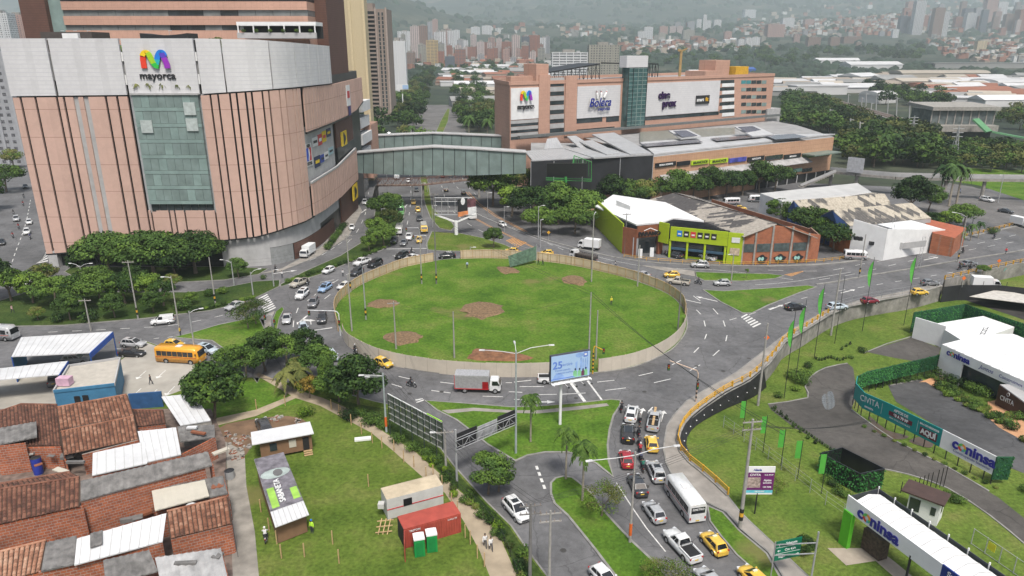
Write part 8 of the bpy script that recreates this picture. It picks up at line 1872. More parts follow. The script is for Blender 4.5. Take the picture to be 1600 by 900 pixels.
# sales lot
HG=leafmat('hedge_green',(.006,.05,.012),(.05,.2,.05));TEAL=mat('turquoise_board',(.0,.25,.24),.5,var=.04)
def lfw(b,a,c,z0,z1,m,dens=42,rng=random.Random(3)):
 a=V3(a);c=V3(c);d=(c-a);L=d.length;d.normalize();n=V3((d.y,-d.x,0))
 for _ in range(int(L*dens)):
  t=rng.random();q=a+d*L*t;q=V3((q.x,q.y,rng.uniform(*((z0,z1)if not isinstance(z0,tuple)else(z0[0]+(z0[1]-z0[0])*t,z1[0]+(z1[1]-z1[0])*t)))))
  for s in(1,-1):u=V3((rng.uniform(-1,1),rng.uniform(-1,1),rng.uniform(-1,1))).normalized()*.16;w=u.cross(n).normalized()*.1;k=q+n*s*rng.uniform(.07,.13);b.fc_([k+u,k+w,k-u,k-w],m)
def pl(x,y):return PL(x,y)
bd=thg('long_hoarding','long turquoise and white advertising board on black legs','hoarding',pl(1333,630))
base=[pl(1475,583),pl(1430,594),pl(1390,604),pl(1350,614),pl(1334,622),pl(1332,634),pl(1345,650),pl(1380,667),pl(1465,712),pl(1548,757)];ZL=base[0].z;zb_,zt_=1.35,3.9;gzs=[lotz(p.x,p.y)for p in base]
for i,(a,c)in enumerate(zip(base,base[1:])):
 m=HG if i<4 else TEAL if i<8 else WHT;b=MB();b.ws(a,c,(gzs[i]+zb_,gzs[i+1]+zb_),(gzs[i]+zt_,gzs[i+1]+zt_),.12,mat('hedge_backing',(.01,.07,.03),.9)if m is HG else m)
 if m is HG:lfw(b,a,c,(gzs[i]+zb_,gzs[i+1]+zb_),(gzs[i]+zt_,gzs[i+1]+zt_),HG,90)
 b.bld('leafy_panel' if m is HG else 'panel',bd)
for i,a in enumerate(rsm(base,1.7)):z=lotz(a.x,a.y);b=MB();b.box((a.x,a.y+.1,z+.7),(.1,.1,1.5),BLACK);b.bld('leg',bd)
def sgn(t,sz,i,u,v,m,bo=.02,off=.1,**k):
 a,c=base[i],base[i+1];d=c-a;dh=V3((d.x,d.y,gzs[i+1]-gzs[i]));n=V3((d.y,-d.x,0)).normalized();q=a+d*u;q=V3((q.x,q.y,gzs[i]+(gzs[i+1]-gzs[i])*u+zb_+(zt_-zb_)*v))+n*off;return text(t,sz,q,dh,m,bd,ext=.004,bold=bo,**k)
MRN=mat('maroon',(.12,.01,.03),.5)
sgn('CIVITA',1.3,6,.28,.62,WHT,.0);sgn('SABANETA',.36,6,.3,.2,WHT)
def strip_(i,u0,u1,v0,v1,m):
 a,c=base[i],base[i+1];n=V3(((c-a).y,-(c-a).x,0)).normalized()*.075;f=lambda u,v:V3(((a+(c-a)*u).x,(a+(c-a)*u).y,gzs[i]+(gzs[i+1]-gzs[i])*u+zb_+(zt_-zb_)*v))+n;b=MB();b.fc_([f(u0,v0),f(u1,v0),f(u1,v1),f(u0,v1)],m);b.bld('printed_panel',bd)
strip_(7,.06,.5,.36,.62,MRN);strip_(7,.64,.94,.14,.6,MRN);strip_(7,.59,.595,.2,.85,WHT);strip_(6,.82,.83,.2,.85,WHT)
sgn('APTOS DE',.55,7,.28,.77,WHT);sgn('60 A 79 M²',.58,7,.29,.49,WHT,.03);sgn('ÁREA TOTAL CONSTRUIDA',.3,7,.28,.24,WHT,.0);sgn('SALA DE NEGOCIOS',.34,7,.79,.78,WHT);sgn('AQUÍ',1.,7,.79,.38,WHT,.05)
LOGO=[mat('brand_navy',(.02,.02,.24),.45),mat('ring_orange',(.75,.28,.03)),mat('ring_green',(.12,.45,.1)),mat('ring_red',(.6,.06,.03)),mat('ring_blue',(.1,.4,.5))]
def cns(root,at,d,sz):
 at=V3(at);d=V3(d).normalized();n=V3((d.y,-d.x,0)).normalized();u=n.cross(d)if n.cross(d).z>0 else d.cross(n);h_=sz*.36
 text('c',sz,at-d*sz*1.3,d,LOGO[0],root,ext=.03,bold=sz*.035);text('ninsa',sz,at+d*sz*.44,d,LOGO[0],root,ext=.03,bold=sz*.035)
 c=at-d*sz*.81-u*sz*.02;b=MB()
 for k in range(16):
  t0,t1=6.283*k/16,6.283*(k+1)/16;r0,r1=sz*.13,sz*.29;b.fc_([c+(d*math.cos(t)+u*math.sin(t))*r+n*.035 for t,r in((t0,r0),(t1,r0),(t1,r1),(t0,r1))],LOGO[1+(k//4)%4]if k%16<14 else LOGO[2])
 b.bld('ring_emblem',root)
a,c=base[8],base[9];d=V3((c.x-a.x,c.y-a.y,gzs[9]-gzs[8]));n=V3((d.y,-d.x,0)).normalized();q=a+(c-a)*.62;cns(bd,V3((q.x,q.y,gzs[8]+zb_+1.55))+n*.1,d,1.9);sgn('Construyendo bienestar',.5,8,.6,.22,LOGO[0],.0)
b=MB();e=base[9];z=gzs[9];b.bx(e.x-.1,e.x+1.9,e.y-.1,e.y+.1,z+zb_-.6,z+zt_,mat('hedge_backing',(.01,.07,.03)));lfw(b,(e.x,e.y,0),(e.x+2,e.y,0),z+zb_-.6,z+zt_,HG,90);b.bld('leafy_panel',bd)
pv_=thg('sales_pavilion','white sales pavilion with lettered fascia and striped white roof','pavilion',pl(1475,585));z=0.;zf0,zf1=.9,2.6;a,c=P(1473,538,zf1),P(1625,606,zf1);d=(c-a).normalized();n=V3((d.y,-d.x,0))
zg_=lotz(a.x,a.y);b=MB();b.ws(a,c,zf0,zf1,.3,WHT);b.bld('fascia',pv_);b=MB();b.ws(a-n*1.,c-n*1.,-4.2,zf0,.3,DGL);b.bld('glass_front',pv_);b=MB();b.ws(a,a+d*4.5,-4.2,zf0+.05,.28,WHT);b.bld('front_wall',pv_);b=MB();b.ws(a-n*14,a,-4.2,zf1-.1,.3,WHT);b.bld('side_wall',pv_)
b=MB();corr(b,a+n*.1,c+n*.1,c-n*8+V3((0,0,.8)),a-n*8+V3((0,0,.8)),WHT,1.6,.07,.15);corr(b,a-n*8+V3((0,0,.8)),c-n*8+V3((0,0,.8)),c-n*16,a-n*16,WHT,1.6,.07,.15);b.bld('roof',pv_)
cns(pv_,a+d*3.5+n*.22+V3((0,0,-.85)),d,1.5);text('Juntos',.95,a+d*8.7+n*.2+V3((0,0,-.8)),d,LOGO[0],pv_,ext=.004,shear=.4);text('Construimos Bienestar',.75,a+d*14.5+n*.2+V3((0,0,-.85)),d,LOGO[0],pv_,ext=.004)
wx=thg('brown_sign_wall','dark brown sign wall with white CIVITA lettering','sign wall',pl(1560,640));a2,c2_=pl(1556,632),pl(1625,668);d2=(c2_-a2).normalized();n2=V3((d2. y,-d2. x,0));b=MB();b.ws(a2,c2_,a2. z,a2. z+3.4,.4,mat('dark_wood',(.07,.03,.025),.6,var=.2));b.bld('wall',wx);b=MB();b.ws(a2-n2*1.4,c2_-n2*1.4,a2. z+3.4,a2. z+3.55,3.,CONW);b.bld('roof',wx);text('CIVITA',1.05,a2+d2*2.5+n2*.25+V3((0,0,1.6)),d2,WHT,wx,ext=.02,bold=.01)
b=MB();q=a2+d2*2.5+n2*.25+V3((0,0,2.6));b.path([q+d2*.3*math.cos(t)+V3((0,0,.3*math.sin(t)))for t in[6.283*k/10 for k in range(11)]],.04,WHT);b.bld('emblem',wx)
ra=thg('white_annex_hall','large flat white hall behind the pavilion with leafy green screens','building',pl(1430,530));G=[PL(x,y,4.2)for x,y in((1462,502),(1537,490),(1586,507),(1512,533))];g0=PL(1426,524)
b=MB();G=[V3((v.x,v.y,.3))for v in G];b.hexa([(v.x,v.y,-4.2)for v in G],G,WHT);b.bld('hall',ra);b=MB();f0=PL(1427,491,4.4);f1=PL(1470,500,4.4);w0=PL(1425,528);b.ws((w0. x,w0. y),(PL(1472,543).x,PL(1472,543).y),-4.2,1.,.25,WHT);b.bld('garden_wall',ra)
b=MB();s0,s1,s2=P(1428,488,1.2),P(1508,475,1.2),P(1625,514,1.2)
for u,w in((s0,s1),(s1,s2)):b.ws(u,w,-3,1.2,.12,mat('hedge_backing',(.01,.07,.03)));lfw(b,u,w,-2.6,1.2,HG,60)
b.bld('leafy_screen',ra)
lm=thg('lattice_mast','small lattice mast lying against the white hall roof','mast',G[3],'lattice masts');b=MB();q=V3((XAT(1522,G[3].y-1,1),G[3].y-1,.3));tp=q+V3((1.2,0,3.6))
for o_ in(0,.9):b.tb_(q+V3((o_,0,0)),tp+V3((o_*.8,0,0)),.05,.05,BLACK,5)
for k in range(6):b.tb_(q.lerp(tp,k/6),q.lerp(tp,(k+1)/6)+V3((.85,0,0)),.03,.03,BLACK,4);b.tb_(q.lerp(tp,k/6),q.lerp(tp,k/6)+V3((.9,0,0)),.03,.03,BLACK,4)
b.bld('frame',lm)
lb_=thg('leafy_enclosure','open box walled with artificial leaves and black inside','enclosure',pl(1284,742));G=[PL(1316,700,2.6),PL(1382,733,2.6),PL(1344,741,2.6),PL(1283,709,2.6)];G=[V3((v.x,v.y,lotz(v.x,v.y)))for v in G]
for i in range(4):u,w=G[i],G[(i+1)%4];b=MB();b.ws(u,w,(u.z,w.z),(u.z+2.7,w.z+2.7),.12,BLK);o=b.bld('wall',lb_);b=MB();uu=u+(u-(G[0]+G[2])/2).normalized()*.08;ww=w+(w-(G[0]+G[2])/2).normalized()*.08;lfw(b,uu,ww,(u.z+.1,w.z+.1),(u.z+2.65,w.z+2.65),HG,75)if i>0 else None;b.bld('leaf_cladding',lb_)if i>0 else None
cp=thg('entrance_canopy','long white entrance canopy lettered in navy with a lime end post','canopy',P(1326,847));a,c=P(1326,773,6.1),P(1450,864,6.1);d=(c-a).normalized();n=V3((d.y,-d.x,0));c=a+d*17;LB=11.4
b=MB();b.ws(a,a+d*LB,4.3,6.1,.15,WHT);b.bld('fascia',cp);b=MB();b.ws(a+d*LB,c,4.3,6.1,.15,mat('navy_board',(.01,.03,.2),.5));b.bld('navy_fascia',cp)
b=MB();b.ws(a-d*.05,a+d*1.1,0,4.35,.5,GREENP);b.bld('green_leg',cp);cns(cp,a+d*4.2+n*.12+V3((0,0,-.95)),d,1.75)
text('Sala',.75,a+d*12.6+n*.1+V3((0,0,-.55)),d,WHT,cp,ext=.004,bold=.02);text('de exhibición',.6,a+d*13.9+n*.1+V3((0,0,-1.25)),d,WHT,cp,ext=.004)
b=MB();u0,u1=a-n*.5+d*.6+V3((0,0,-.5)),c-n*.5+V3((0,0,-.5));corr(b,u0,u1,u1-n*1.6+V3((0,0,.45)),u0-n*1.6+V3((0,0,.45)),WHT,1.2,.05,.08);corr(b,u0-n*1.6+V3((0,0,.45)),u1-n*1.6+V3((0,0,.45)),u1-n*3.3,u0-n*3.3,WHT,1.2,.05,.08);b.bld('roof',cp)
for k in range(9):q=a-n*4.2+d*(17*k/8);b=MB();b.box((q.x,q.y,5.4),(.12,.12,1.5),WHT);b.bld('railing_post',cp)
b=MB();b.ws(a-n*4.2,c-n*4.2,4.8,5.9,.05,mat('smoked_panel',(.06,.065,.08),.3));b.ws(a-n*4.2,a,4.8,5.9,.05,mat('smoked_panel',(.06,.065,.08)));b.bld('railing_panel',cp)
for t,o_ in((8.2,0),(2.5,-4),(14,-4)):q=a+d*t+n*o_*.95;b=MB();b.tb_((q.x,q.y,0),(q.x,q.y,4.6),.12,.12,BLACK,8);b.bld('post',cp)
b=MB();q=a+d*1.4-n*2;b.ws(q,q+d*2.4,.1,2.6,1.2,mat('dark_timber',(.08,.055,.04),.8,var=.5,scale=3));b.bld('timber_wall',cp)
gh=thg('guard_hut','white guard hut with brown pitched roof behind the canopy','hut',PL(1450,822));q=PL(1450,815);rz_=-.75;b=MB();b.box((q.x,q.y+1,q.z+1.5),(3.2,2.2,3.),WHT,rz=rz_);b.bld('body',gh)
b=MB();b.box((q.x-.2,q.y+1.1,q.z+3.1),(4.4,3.,.18),mat('brown_shingle',(.06,.035,.03),.8),rz=rz_);b.bld('roof',gh)
ca_,sa_=math.cos(rz_),math.sin(rz_)
for lx,w in((-.9,1.1),(1.,.5)):b=MB();b.box((q.x+lx*ca_+1.12*sa_,q.y+1+lx*sa_-1.12*ca_,q.z+(1.7)),(w,.06,1.6 if w>1 else 1.),DGL,rz=rz_);b.bld('window',gh)
b=MB();b.box((q.x+1.62*ca_,q.y+1+1.62*sa_,q.z+1.8),(.06,.6,.9),DGL,rz=rz_);b.bld('window',gh)
for i,(x,y0_,y1_)in enumerate(((1407,770,755),(1418,770,754),(1427,768,752),(1434,766,748),(1441,764,745),(1447,763,742),(1453,764,740),(1462,762,736),(1468,762,733),(1474,761,730))):q=PL(x,y0_);b=MB();b.tb_(q,(q.x,q.y,ZAT(q.y,y1_)+.2),.05,.05,BLACK,6);o=b.bld('black_bollard',None,org=q);tag(o,'slim black post in the staggered row by the lot entrance','post','staggered black posts')
nf_=thg('netting_fence','tall black netting fence below the flyover','fence',P(1475,470));pts=[P(1474,449,.2),P(1500,446,.2),P(1560,446,.2),P(1640,455,.2)];b=MB()
for u,w in zip(pts,pts[1:]):b.ws(u,w,-4,.3,.08,mat('black_netting',(.014,.015,.018)))
b.bld('netting',nf_)
for v in rsm(pts,5):b=MB();b.tb_((v.x,v.y,-4),(v.x,v.y,1.2),.06,.06,BLACK,6);b.bld('post',nf_)
tn=MB();G=[P(x,y,-1.)for x,y in((1515,463),(1560,452),(1640,468),(1640,478),(1548,467))];tn.hexa([(v.x,v.y,-1.1)for v in G],G,mat('beige_tent',(.48,.46,.42),.8));o=tn.bld('tent_roof',None,org=G[0]);tag(o,'beige tent sheet behind the leafy green screens','tent')
patch('dark_ground',[(p.x,p.y)for p in WL([(1478,458),(1560,455),(1700,470),(1700,530),(1600,500),(1510,470)])],.06,mat('dark_soil',(.035,.032,.03),.95,var=.4,scale=.4),zf=lotz)
gn=thg('green_netting','translucent green netting slung on a pole over the far hoarding','netting',P(838,412));b=MB();u,w=P(838,412),P(800,420);b.fc_([(u.x,u.y,4.6),(u.x,u.y,1.),(w.x-.5,w.y,.4),(w.x-1,w.y,3.2)],mat('green_net',(.1,.17,.12),.8,var=.4));b.bld('net',gn);b=MB();b.tb_(u,(u.x,u.y,5.),.06,.06,GREY,6);b.bld('post',gn)
# towers of the distant city
FAC1=facademat('banded_facade',(.05,.055,.06),3.,4.2,.38,.82,.0,1.1);FAC2=facademat('window_facade',(.05,.05,.055),3.,3.4,.3,.78,.22,.72);FAC3=facademat('striped_facade',(.07,.06,.06),3.,5.,.12,.92,.3,.62)
FCOL=dict(white=(.62,.63,.64),pink=(.42,.27,.23),brick=(.30,.13,.085),brown=(.24,.16,.125),yellow=(.52,.38,.17),grey=(.33,.34,.36),slate=(.1,.12,.15),tan=(.33,.32,.27),beige=(.56,.47,.3),stripe=(.5,.42,.4))
TOWN=[]
def twr(x0,x1,yt,yb,col,style=0,Y=None,lbl=None,grp='distant apartment towers',dr=.7,rz=.0):
 xm=(x0+x1)/2
 if Y is None:p=T(xm,yb)
 else:p=V3((XAT(xm,Y,20),Y,tz(0,Y)))
 zt=ZAT(p.y,yt);k=(p.y*CS+(HCAM-(zt+p.z)/2)*SN)/FPX;w=(x1-x0)*k;p.x=(xm-800)*k;h=zt-p.z;d=max(8,w*dr);root=thg('apartment_tower',lbl,'tower',p,grp,rz)
 ORG[root.name]=V3((0,0,0));m=(FAC1,FAC2,FAC3,MB_P)[style];b=MB();b.bx(-w/2,w/2,0,d,-6,h,m);o=b.bld('wall',root);pnb(o,FCOL[col])
 b=MB();n=max(2,int(w/7))
 for i in range(n+1):
  x=-w/2+w*i/n;b.bx(x-.45,x+.45,-.5,.2,-5,h+.4,MB_P)
 o=b.bld('pier',root);pnb(o,tuple(min(1,c*1.12)for c in FCOL[col]))
 b=MB();b.bx(-w*.2,w*.15,d*.2,d*.7,h,h+3.5,CONC);b.bx(w*.2,w*.3,d*.3,d*.5,h,h+2,GREY);b.bld('roof_house',root);TOWN.append((p.x,p.y,max(w,12)));return root
MB_P=ocol('facade_pier',.8)
tl=[(533,575,-25,0,'beige',3,290,'tall blank beige tower between the brown brick tower and the balcony block'),(610,634,64,0,'white',3,800,'white slab with one column of dark windows right of the balcony block'),(622,643,49,84,'white',2,None,'white striped tower just above the white slab'),(642,655,41,97,'stripe',2,None,'pink and white striped tower, left of a close pair'),(655,668,40,97,'brown',2,None,'brown striped tower, right of a close pair'),(667,684,63,107,'yellow',0,None,'mustard yellow tower in front of the cluster'),(633,648,82,106,'brown',1,None,'low brown block at the foot of the striped towers'),(668,680,34,62,'grey',2,None,'grey tower behind the yellow one'),(676,684,30,64,'pink',2,None,'thin pink tower behind the yellow one'),(686,697,48,86,'brown',1,None,'brown tower right of the yellow one'),(697,708,48,88,'white',2,None,'white ribbed tower, left of two'),(708,718,47,74,'white',2,None,'white ribbed tower, right of two'),(683,694,80,107,'brick',1,None,'short brick block beside the yellow tower'),(696,710,88,111,'slate',0,None,'slate glass block at the foot of the cluster'),(711,727,77,106,'brick',0,None,'brick tower with dark top'),(714,731,63,90,'white',1,None,'white tower behind the brick one with dark top'),(731,744,73,98,'brick',1,None,'brick tower right of the white one'),(745,756,75,94,'slate',0,None,'slate tower with a white edge'),(757,775,66,94,'brick',1,None,'wide brick tower near the right mall, left of several'),(776,784,60,92,'stripe',2,None,'thin striped tower above the right mall corner'),(784,800,65,94,'brick',1,None,'brick tower over the right mall corner'),(800,812,55,96,'stripe',2,None,'striped brick and white tower'),(813,824,77,97,'brick',1,None,'short brick tower before the blue glass'),(815,827,57,96,'slate',0,None,'blue glass tower between brick ones'),(827,843,55,95,'brick',1,None,'dark brick tower at the right end of the cluster'),(736,750,42,54,'white',1,None,'white hillside block, left of two above the brick towers'),(753,768,40,54,'white',2,None,'white hillside block, right of two above the brick towers'),(863,917,82,0,'white',0,900,'white office block with long horizontal bands behind the right mall'),(920,966,70,0,'tan',1,950,'tan block with a pale vertical strip behind the lift tower'),(997,1008,49,63,'white',1,None,'white stepped block on the hill, left of two'),(1007,1020,42,63,'white',1,None,'white stepped block on the hill, right of two'),(1031,1043,41,58,'pink',2,None,'pink block on the lower hillside'),(1047,1056,41,56,'stripe',2,None,'twin ribbed block, left one'),(1058,1067,41,56,'stripe',2,None,'twin ribbed block, right one'),(1068,1085,47,61,'tan',1,None,'pale block right of the twin ribbed blocks'),(1089,1096,30,45,'white',1,None,'thin white hill tower, first of three'),(1099,1104,23,47,'white',2,None,'thin white hill tower, tallest of three'),(1104,1111,32,45,'white',1,None,'thin white hill tower, third of three'),(1116,1127,31,44,'white',2,None,'white hill block standing alone'),(1164,1181,15,28,'white',1,None,'white block high on the hazy slope'),(1154,1163,61,73,'white',1,None,'small white block among hillside trees, left'),(1165,1175,59,73,'white',2,None,'small white block among hillside trees, middle'),(1176,1187,58,73,'white',1,None,'small white block among hillside trees, right'),(1200,1226,38,58,'pink',1,None,'pink slab on the slope at the right'),(1223,1241,28,47,'white',1,None,'white stepped block behind the pink slab'),(1258,1272,30,41,'pink',1,None,'pale pink block in the hillside town'),(1263,1282,58,75,'brown',2,None,'brown ribbed block above the white factory, left of three'),(1298,1312,58,74,'brown',2,None,'brown ribbed block above the white factory, middle of three'),(1319,1346,57,68,'brown',1,None,'wide brown block above the white factory, right of three'),(1407,1421,25,52,'slate',2,None,'dark striped tower at the left of the right hand skyline'),(1418,1432,2,30,'pink',1,None,'pink tower behind the tallest white one'),(1429,1444,1,55,'white',0,None,'tallest white slab tower of the right hand skyline'),(1440,1452,24,47,'brick',1,None,'brick tower right of the tallest white one'),(1453,1462,24,51,'white',0,None,'white tower left of the tall brown one'),(1459,1474,12,58,'brown',2,None,'tall brown ribbed tower of the right hand skyline'),(1472,1482,18,57,'white',0,None,'white tower joined to the tall brown one'),(1493,1505,26,46,'brick',1,None,'small brick tower before the dark glass group'),(1506,1519,13,46,'slate',2,None,'dark glass tower of the right hand group'),(1510,1524,20,49,'white',0,None,'white tower in front of the dark glass one'),(1523,1533,12,46,'grey',2,None,'grey glass tower of the right hand group'),(1534,1543,15,51,'slate',0,None,'dark slim tower of the right hand group'),(1541,1558,-2,36,'pink',1,None,'pale pink hazy tower near the right edge'),(1559,1573,3,36,'white',2,None,'white hazy tower near the right edge'),(1571,1584,22,51,'brown',1,None,'brown tower near the right edge'),(1592,1612,15,53,'brick',1,None,'brick tower cut by the right edge'),(1585,1592,-6,14,'white',1,None,'white tower at the top right corner'),(1527,1541,64,84,'beige',1,None,'cream tower in the low brick suburb'),(-8,21,20,70,'white',1,1100,'white tower at the top left corner'),(17,49,23,70,'pink',1,1150,'pink towers behind the left edge of the mall'),(-30,23,82,152,'grey',1,330,'grey balcony block at the left edge')]
for r in tl:twr(*r[:6],Y=r[6],lbl=r[7])
Yb=565.;zt=ZAT(Yb,14);nb=thg('balcony_block','tall grey brown apartment block with stacked balconies behind the mall','apartment block',(XAT(594,Yb,30),Yb,0));xa,xb,xc=XAT(571,Yb,40),XAT(592,Yb,40),XAT(608,Yb,40);GB=mat('grey_brick',(.27,.215,.18),.85,var=.1,scale=.2)
b=MB();b.bx(xa+1.5,xc,Yb,Yb+24,0,zt,GB);b.bld('core',nb)
for k in range(24):
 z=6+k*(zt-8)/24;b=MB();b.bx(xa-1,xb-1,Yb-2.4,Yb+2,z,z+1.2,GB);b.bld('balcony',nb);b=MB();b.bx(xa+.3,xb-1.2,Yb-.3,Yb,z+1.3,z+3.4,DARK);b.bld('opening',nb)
 for x in(.25,.6):b=MB();xx=xb+(xc-xb)*x;b.bx(xx-.6,xx+.6,Yb-.15,Yb,z+.3,z+2.6,DGL);b.bld('window',nb)
for x in(xa,xb-.6,xc-.5):b=MB();b.bx(x-.6,x+.6,Yb-.8,Yb,0,zt+1,mat('pale_brick',(.36,.29,.25),.85));b.bld('pier',nb)
b=MB();b.bx(xa,xa+8,Yb,Yb+10,zt,zt+4,GB);b.bld('roof_house',nb)
bb=thg('billboard','small white and blue billboard on the avenue beyond the bridges','billboard',(XAT(627,640),640,0));b=MB();b.bx(XAT(619,640,20),XAT(638,640,20),640,640.4,ZAT(640,140),ZAT(640,132),WHT);b.bx(XAT(629,640,20),XAT(638,640,20),639.8,640,ZAT(640,139),ZAT(640,133),BLUE1);b.bld('panel',bb);b=MB();b.tb_((XAT(630,640),640,0),(XAT(630,640),640,14),.5,.5,WHT,8);b.bld('mast',bb)
def shed_proto(kind):
 root=thg('warehouse','warehouse','warehouse',(0,0,-900));ORG[root.name]=V3((0,0,0));b=MB();b.bx(-.5,.5,-.5,.5,-.3,.6,FAC2 if kind==2 else MB_P);o=b.bld('wall',root);pnb(o);b=MB()
 if kind==0:b.mesh([(-.52,-.52,.6),(.52,-.52,.6),(.52,0,1),(-.52,0,1),(-.52,.52,.6),(.52,.52,.6)],((0,1,2,3),(3,2,5,4),(0,3,4),(1,5,2)),MB_P)
 elif kind==1:
  n=8
  for k in range(n):t0,t1=math.pi*k/n,math.pi*(k+1)/n;b.fc_([(-.52,-.52*math.cos(t0),.6+.35*math.sin(t0)),(.52,-.52*math.cos(t0),.6+.35*math.sin(t0)),(.52,-.52*math.cos(t1),.6+.35*math.sin(t1)),(-.52,-.52*math.cos(t1),.6+.35*math.sin(t1))],MB_P,True)
  for s in(-.52,.52):b.fc_([(s,-.52*math.cos(math.pi*k/n),.6+.35*math.sin(math.pi*k/n))for k in range(n+1)],MB_P)
 else:b.bx(-.52,.52,-.52,.52,.6,.68,MB_P)
 o=b.bld('roof',root);pnb(o);return root
SH=[shed_proto(k)for k in range(3)];PROTOS+=SH
HM=[tree_proto,None]
RC_=dict(w=(.62,.62,.62),g=(.3,.3,.29),t=(.36,.3,.24),r=(.3,.12,.07),c=(.45,.4,.33),b=(.03,.1,.35))
def shed(px,py,w,d,h,col,kind,rz,lbl,grp=None,at=None):
 p=T(px,py)if at is None else at;o=cpt(SH[kind],loc=p,rz=rz,scale=(w,d,h),lbl=lbl,grp=grp);TOWN.append((p.x,p.y,max(w,d)*.6))
 for c in o.children:f_=random.uniform(.8,1.05);c.color=(*(tuple(v*f_ for v in(RC_[col]if c.name.startswith('roof')or col!='r' else(.4,.3,.24)))),1)
 return o
for(px,py,w,d,h,col,kind,rz,lb)in[(1306,100,105,22,14,'w',0,.12,'long white factory with blue edge behind the trees'),(1360,108,115,45,16,'w',0,.1,'biggest white factory roof in the valley'),(1465,122,150,40,14,'c',1,.08,'long cream arched roof'),(1342,126,50,42,12,'w',0,.5,'white peaked hall roof'),(1276,147,60,24,15,'w',2,.1,'white building with window bands before the tree belt'),(1330,143,80,50,10,'w',0,.1,'low white roof right of the window bands'),(1225,135,60,40,10,'w',0,.3,'white roof just beyond the right mall'),(1540,106,250,30,16,'g',2,.05,'long grey industrial wall under the suburb'),(1445,133,90,40,10,'c',0,.1,'cream shed with two ridges'),(1512,132,120,50,10,'w',0,.15,'broad white roofs at the right'),(1580,136,90,50,12,'w',1,.2,'white arched roof at the right edge'),(1500,148,110,40,9,'r',0,.1,'red brick sheds beyond the tree belt'),(1560,152,110,40,9,'r',0,.15,'long red roofed sheds at the right edge'),(1370,160,24,24,12,'w',1,.4,'small white hooded roof in the tree belt'),(1570,165,60,24,10,'w',0,.1,'white sheds behind the station'),(1395,127,60,30,9,'g',0,.1,'grey shed left of the cream arch'),(1290,131,70,30,9,'t',0,.2,'tan roof with a reddish end'),(1142,113,90,30,10,'b',0,.1,'bright blue roof above the right mall'),(1115,120,90,40,12,'w',0,.1,'white roofs above the cinema wall'),(745,118,60,26,10,'w',0,.1,'white shed, topmost left of the right mall'),(718,126,50,30,9,'w',1,.1,'white arched shed beside the avenue'),(752,137,70,24,9,'w',0,.1,'long white shed left of the right mall'),(745,147,40,24,8,'c',0,.2,'cream shed left of the right mall'),(742,165,46,26,9,'g',0,.2,'grey roofed hall nearest the right mall corner'),(790,128,40,26,9,'r',0,.1,'brick shed touching the right mall skyline'),(822,118,60,30,14,'g',0,.1,'grey gabled roof above the small rainbow sign'),(765,108,80,20,10,'w',0,.05,'thin white roof at the foot of the brick towers')]:
 shed(px,py,w,d,h,col,kind,rz,lb,'industrial roofs of the valley')
rg=random.Random(12)
def inside(x,y,poly):
 c=False;n=len(poly)
 for i in range(n):
  (x1,y1),(x2,y2)=poly[i],poly[i-1]
  if(y1>y)!=(y2>y)and x<(x2-x1)*(y-y1)/(y2-y1)+x1:c=not c
 return c
def sct(poly,n,gap,fn,tries=30):
 xs=[p[0]for p in poly];ys=[p[1]for p in poly];put=[];k=0
 for _ in range(n*tries):
  if k>=n:break
  x,y=rg.uniform(min(xs),max(xs)),rg.uniform(min(ys),max(ys))
  if not inside(x,y,poly):continue
  p=T(x,y);g=gap
  if any((p.x-a)**2+(p.y-b_)**2<g*g for a,b_ in put)or any((p.x-a)**2+(p.y-b_)**2<(r*.6)**2 for a,b_,r in TOWN):continue
  put.append((p.x,p.y));fn(p,x,y);k+=1
def hs(lbl,grp,cols,w=(9,15),h=(6,10),kinds=(0,0,2)):
 def f(p,x,y):
  s=rg.uniform(*w)*(1+max(0,p.y-1500)/4500);o=shed(0,0,s*rg.uniform(1,1.6),s,rg.uniform(*h),rg.choice(cols),rg.choice(kinds),rg.uniform(-.5,.5),lbl,grp,at=p);TOWN.pop()
  if not grp.startswith('low '):o.name='house';o['category']='house'
 return f
sct([(1420,128),(1600,122),(1600,165),(1470,160)],55,22,hs('low industrial roof among the white and red sheds at the right','low sheds at the right','wwgrc',(22,40),(7,10)))
sct([(1215,128),(1420,118),(1420,140),(1225,150)],34,25,hs('low industrial roof beyond the tree belt','low sheds beyond the tree belt','wwgtc',(22,38),(7,10)))
sct([(690,112),(860,104),(860,128),(700,140)],44,20,hs('low roof in the district left of the right mall','low roofs left of the right mall','wgrrct',(16,28),(6,11)))
sct([(1440,62),(1600,70),(1600,104),(1480,92)],60,22,hs('small brick house in the suburb below the right hand towers','brick suburb below the towers','rrrctw',(11,18),(7,11)))
sct([(970,62),(1180,64),(1180,80),(980,84)],40,26,hs('small house on the wooded lower slope','houses on the lower slope','rcwwt',(12,18),(8,12)))
sct([(620,86),(860,88),(860,104),(640,112)],46,22,hs('low house at the foot of the tower cluster','houses below the tower cluster','rrcwg',(11,17),(8,14)))
b=MB();hb=(mat('town_brick',(.33,.16,.11),.9),mat('town_cream',(.45,.38,.3),.9),mat('town_white',(.62,.62,.6),.8),mat('town_grey',(.3,.29,.27),.9));rf=mat('town_roof',(.3,.13,.08),.9)
def speck(p,x,y):
 s=rg.uniform(8,15)*(1+max(0,p.y-2000)/6000);h=rg.uniform(6,16)*(1+max(0,p.y-2000)/6000);m=rg.choice((hb[0],hb[0],hb[1],hb[2],hb[3]));b.box((p.x,p.y,p.z+h/2-3),(s*rg.uniform(1,1.7),s,h+6),m,rz=rg.uniform(-.5,.5))
 if rg.random()<.6:b.box((p.x,p.y,p.z+h+.5),(s*1.2,s*1.1,1.),rf if m is hb[0]else hb[2],rz=rg.uniform(-.5,.5))
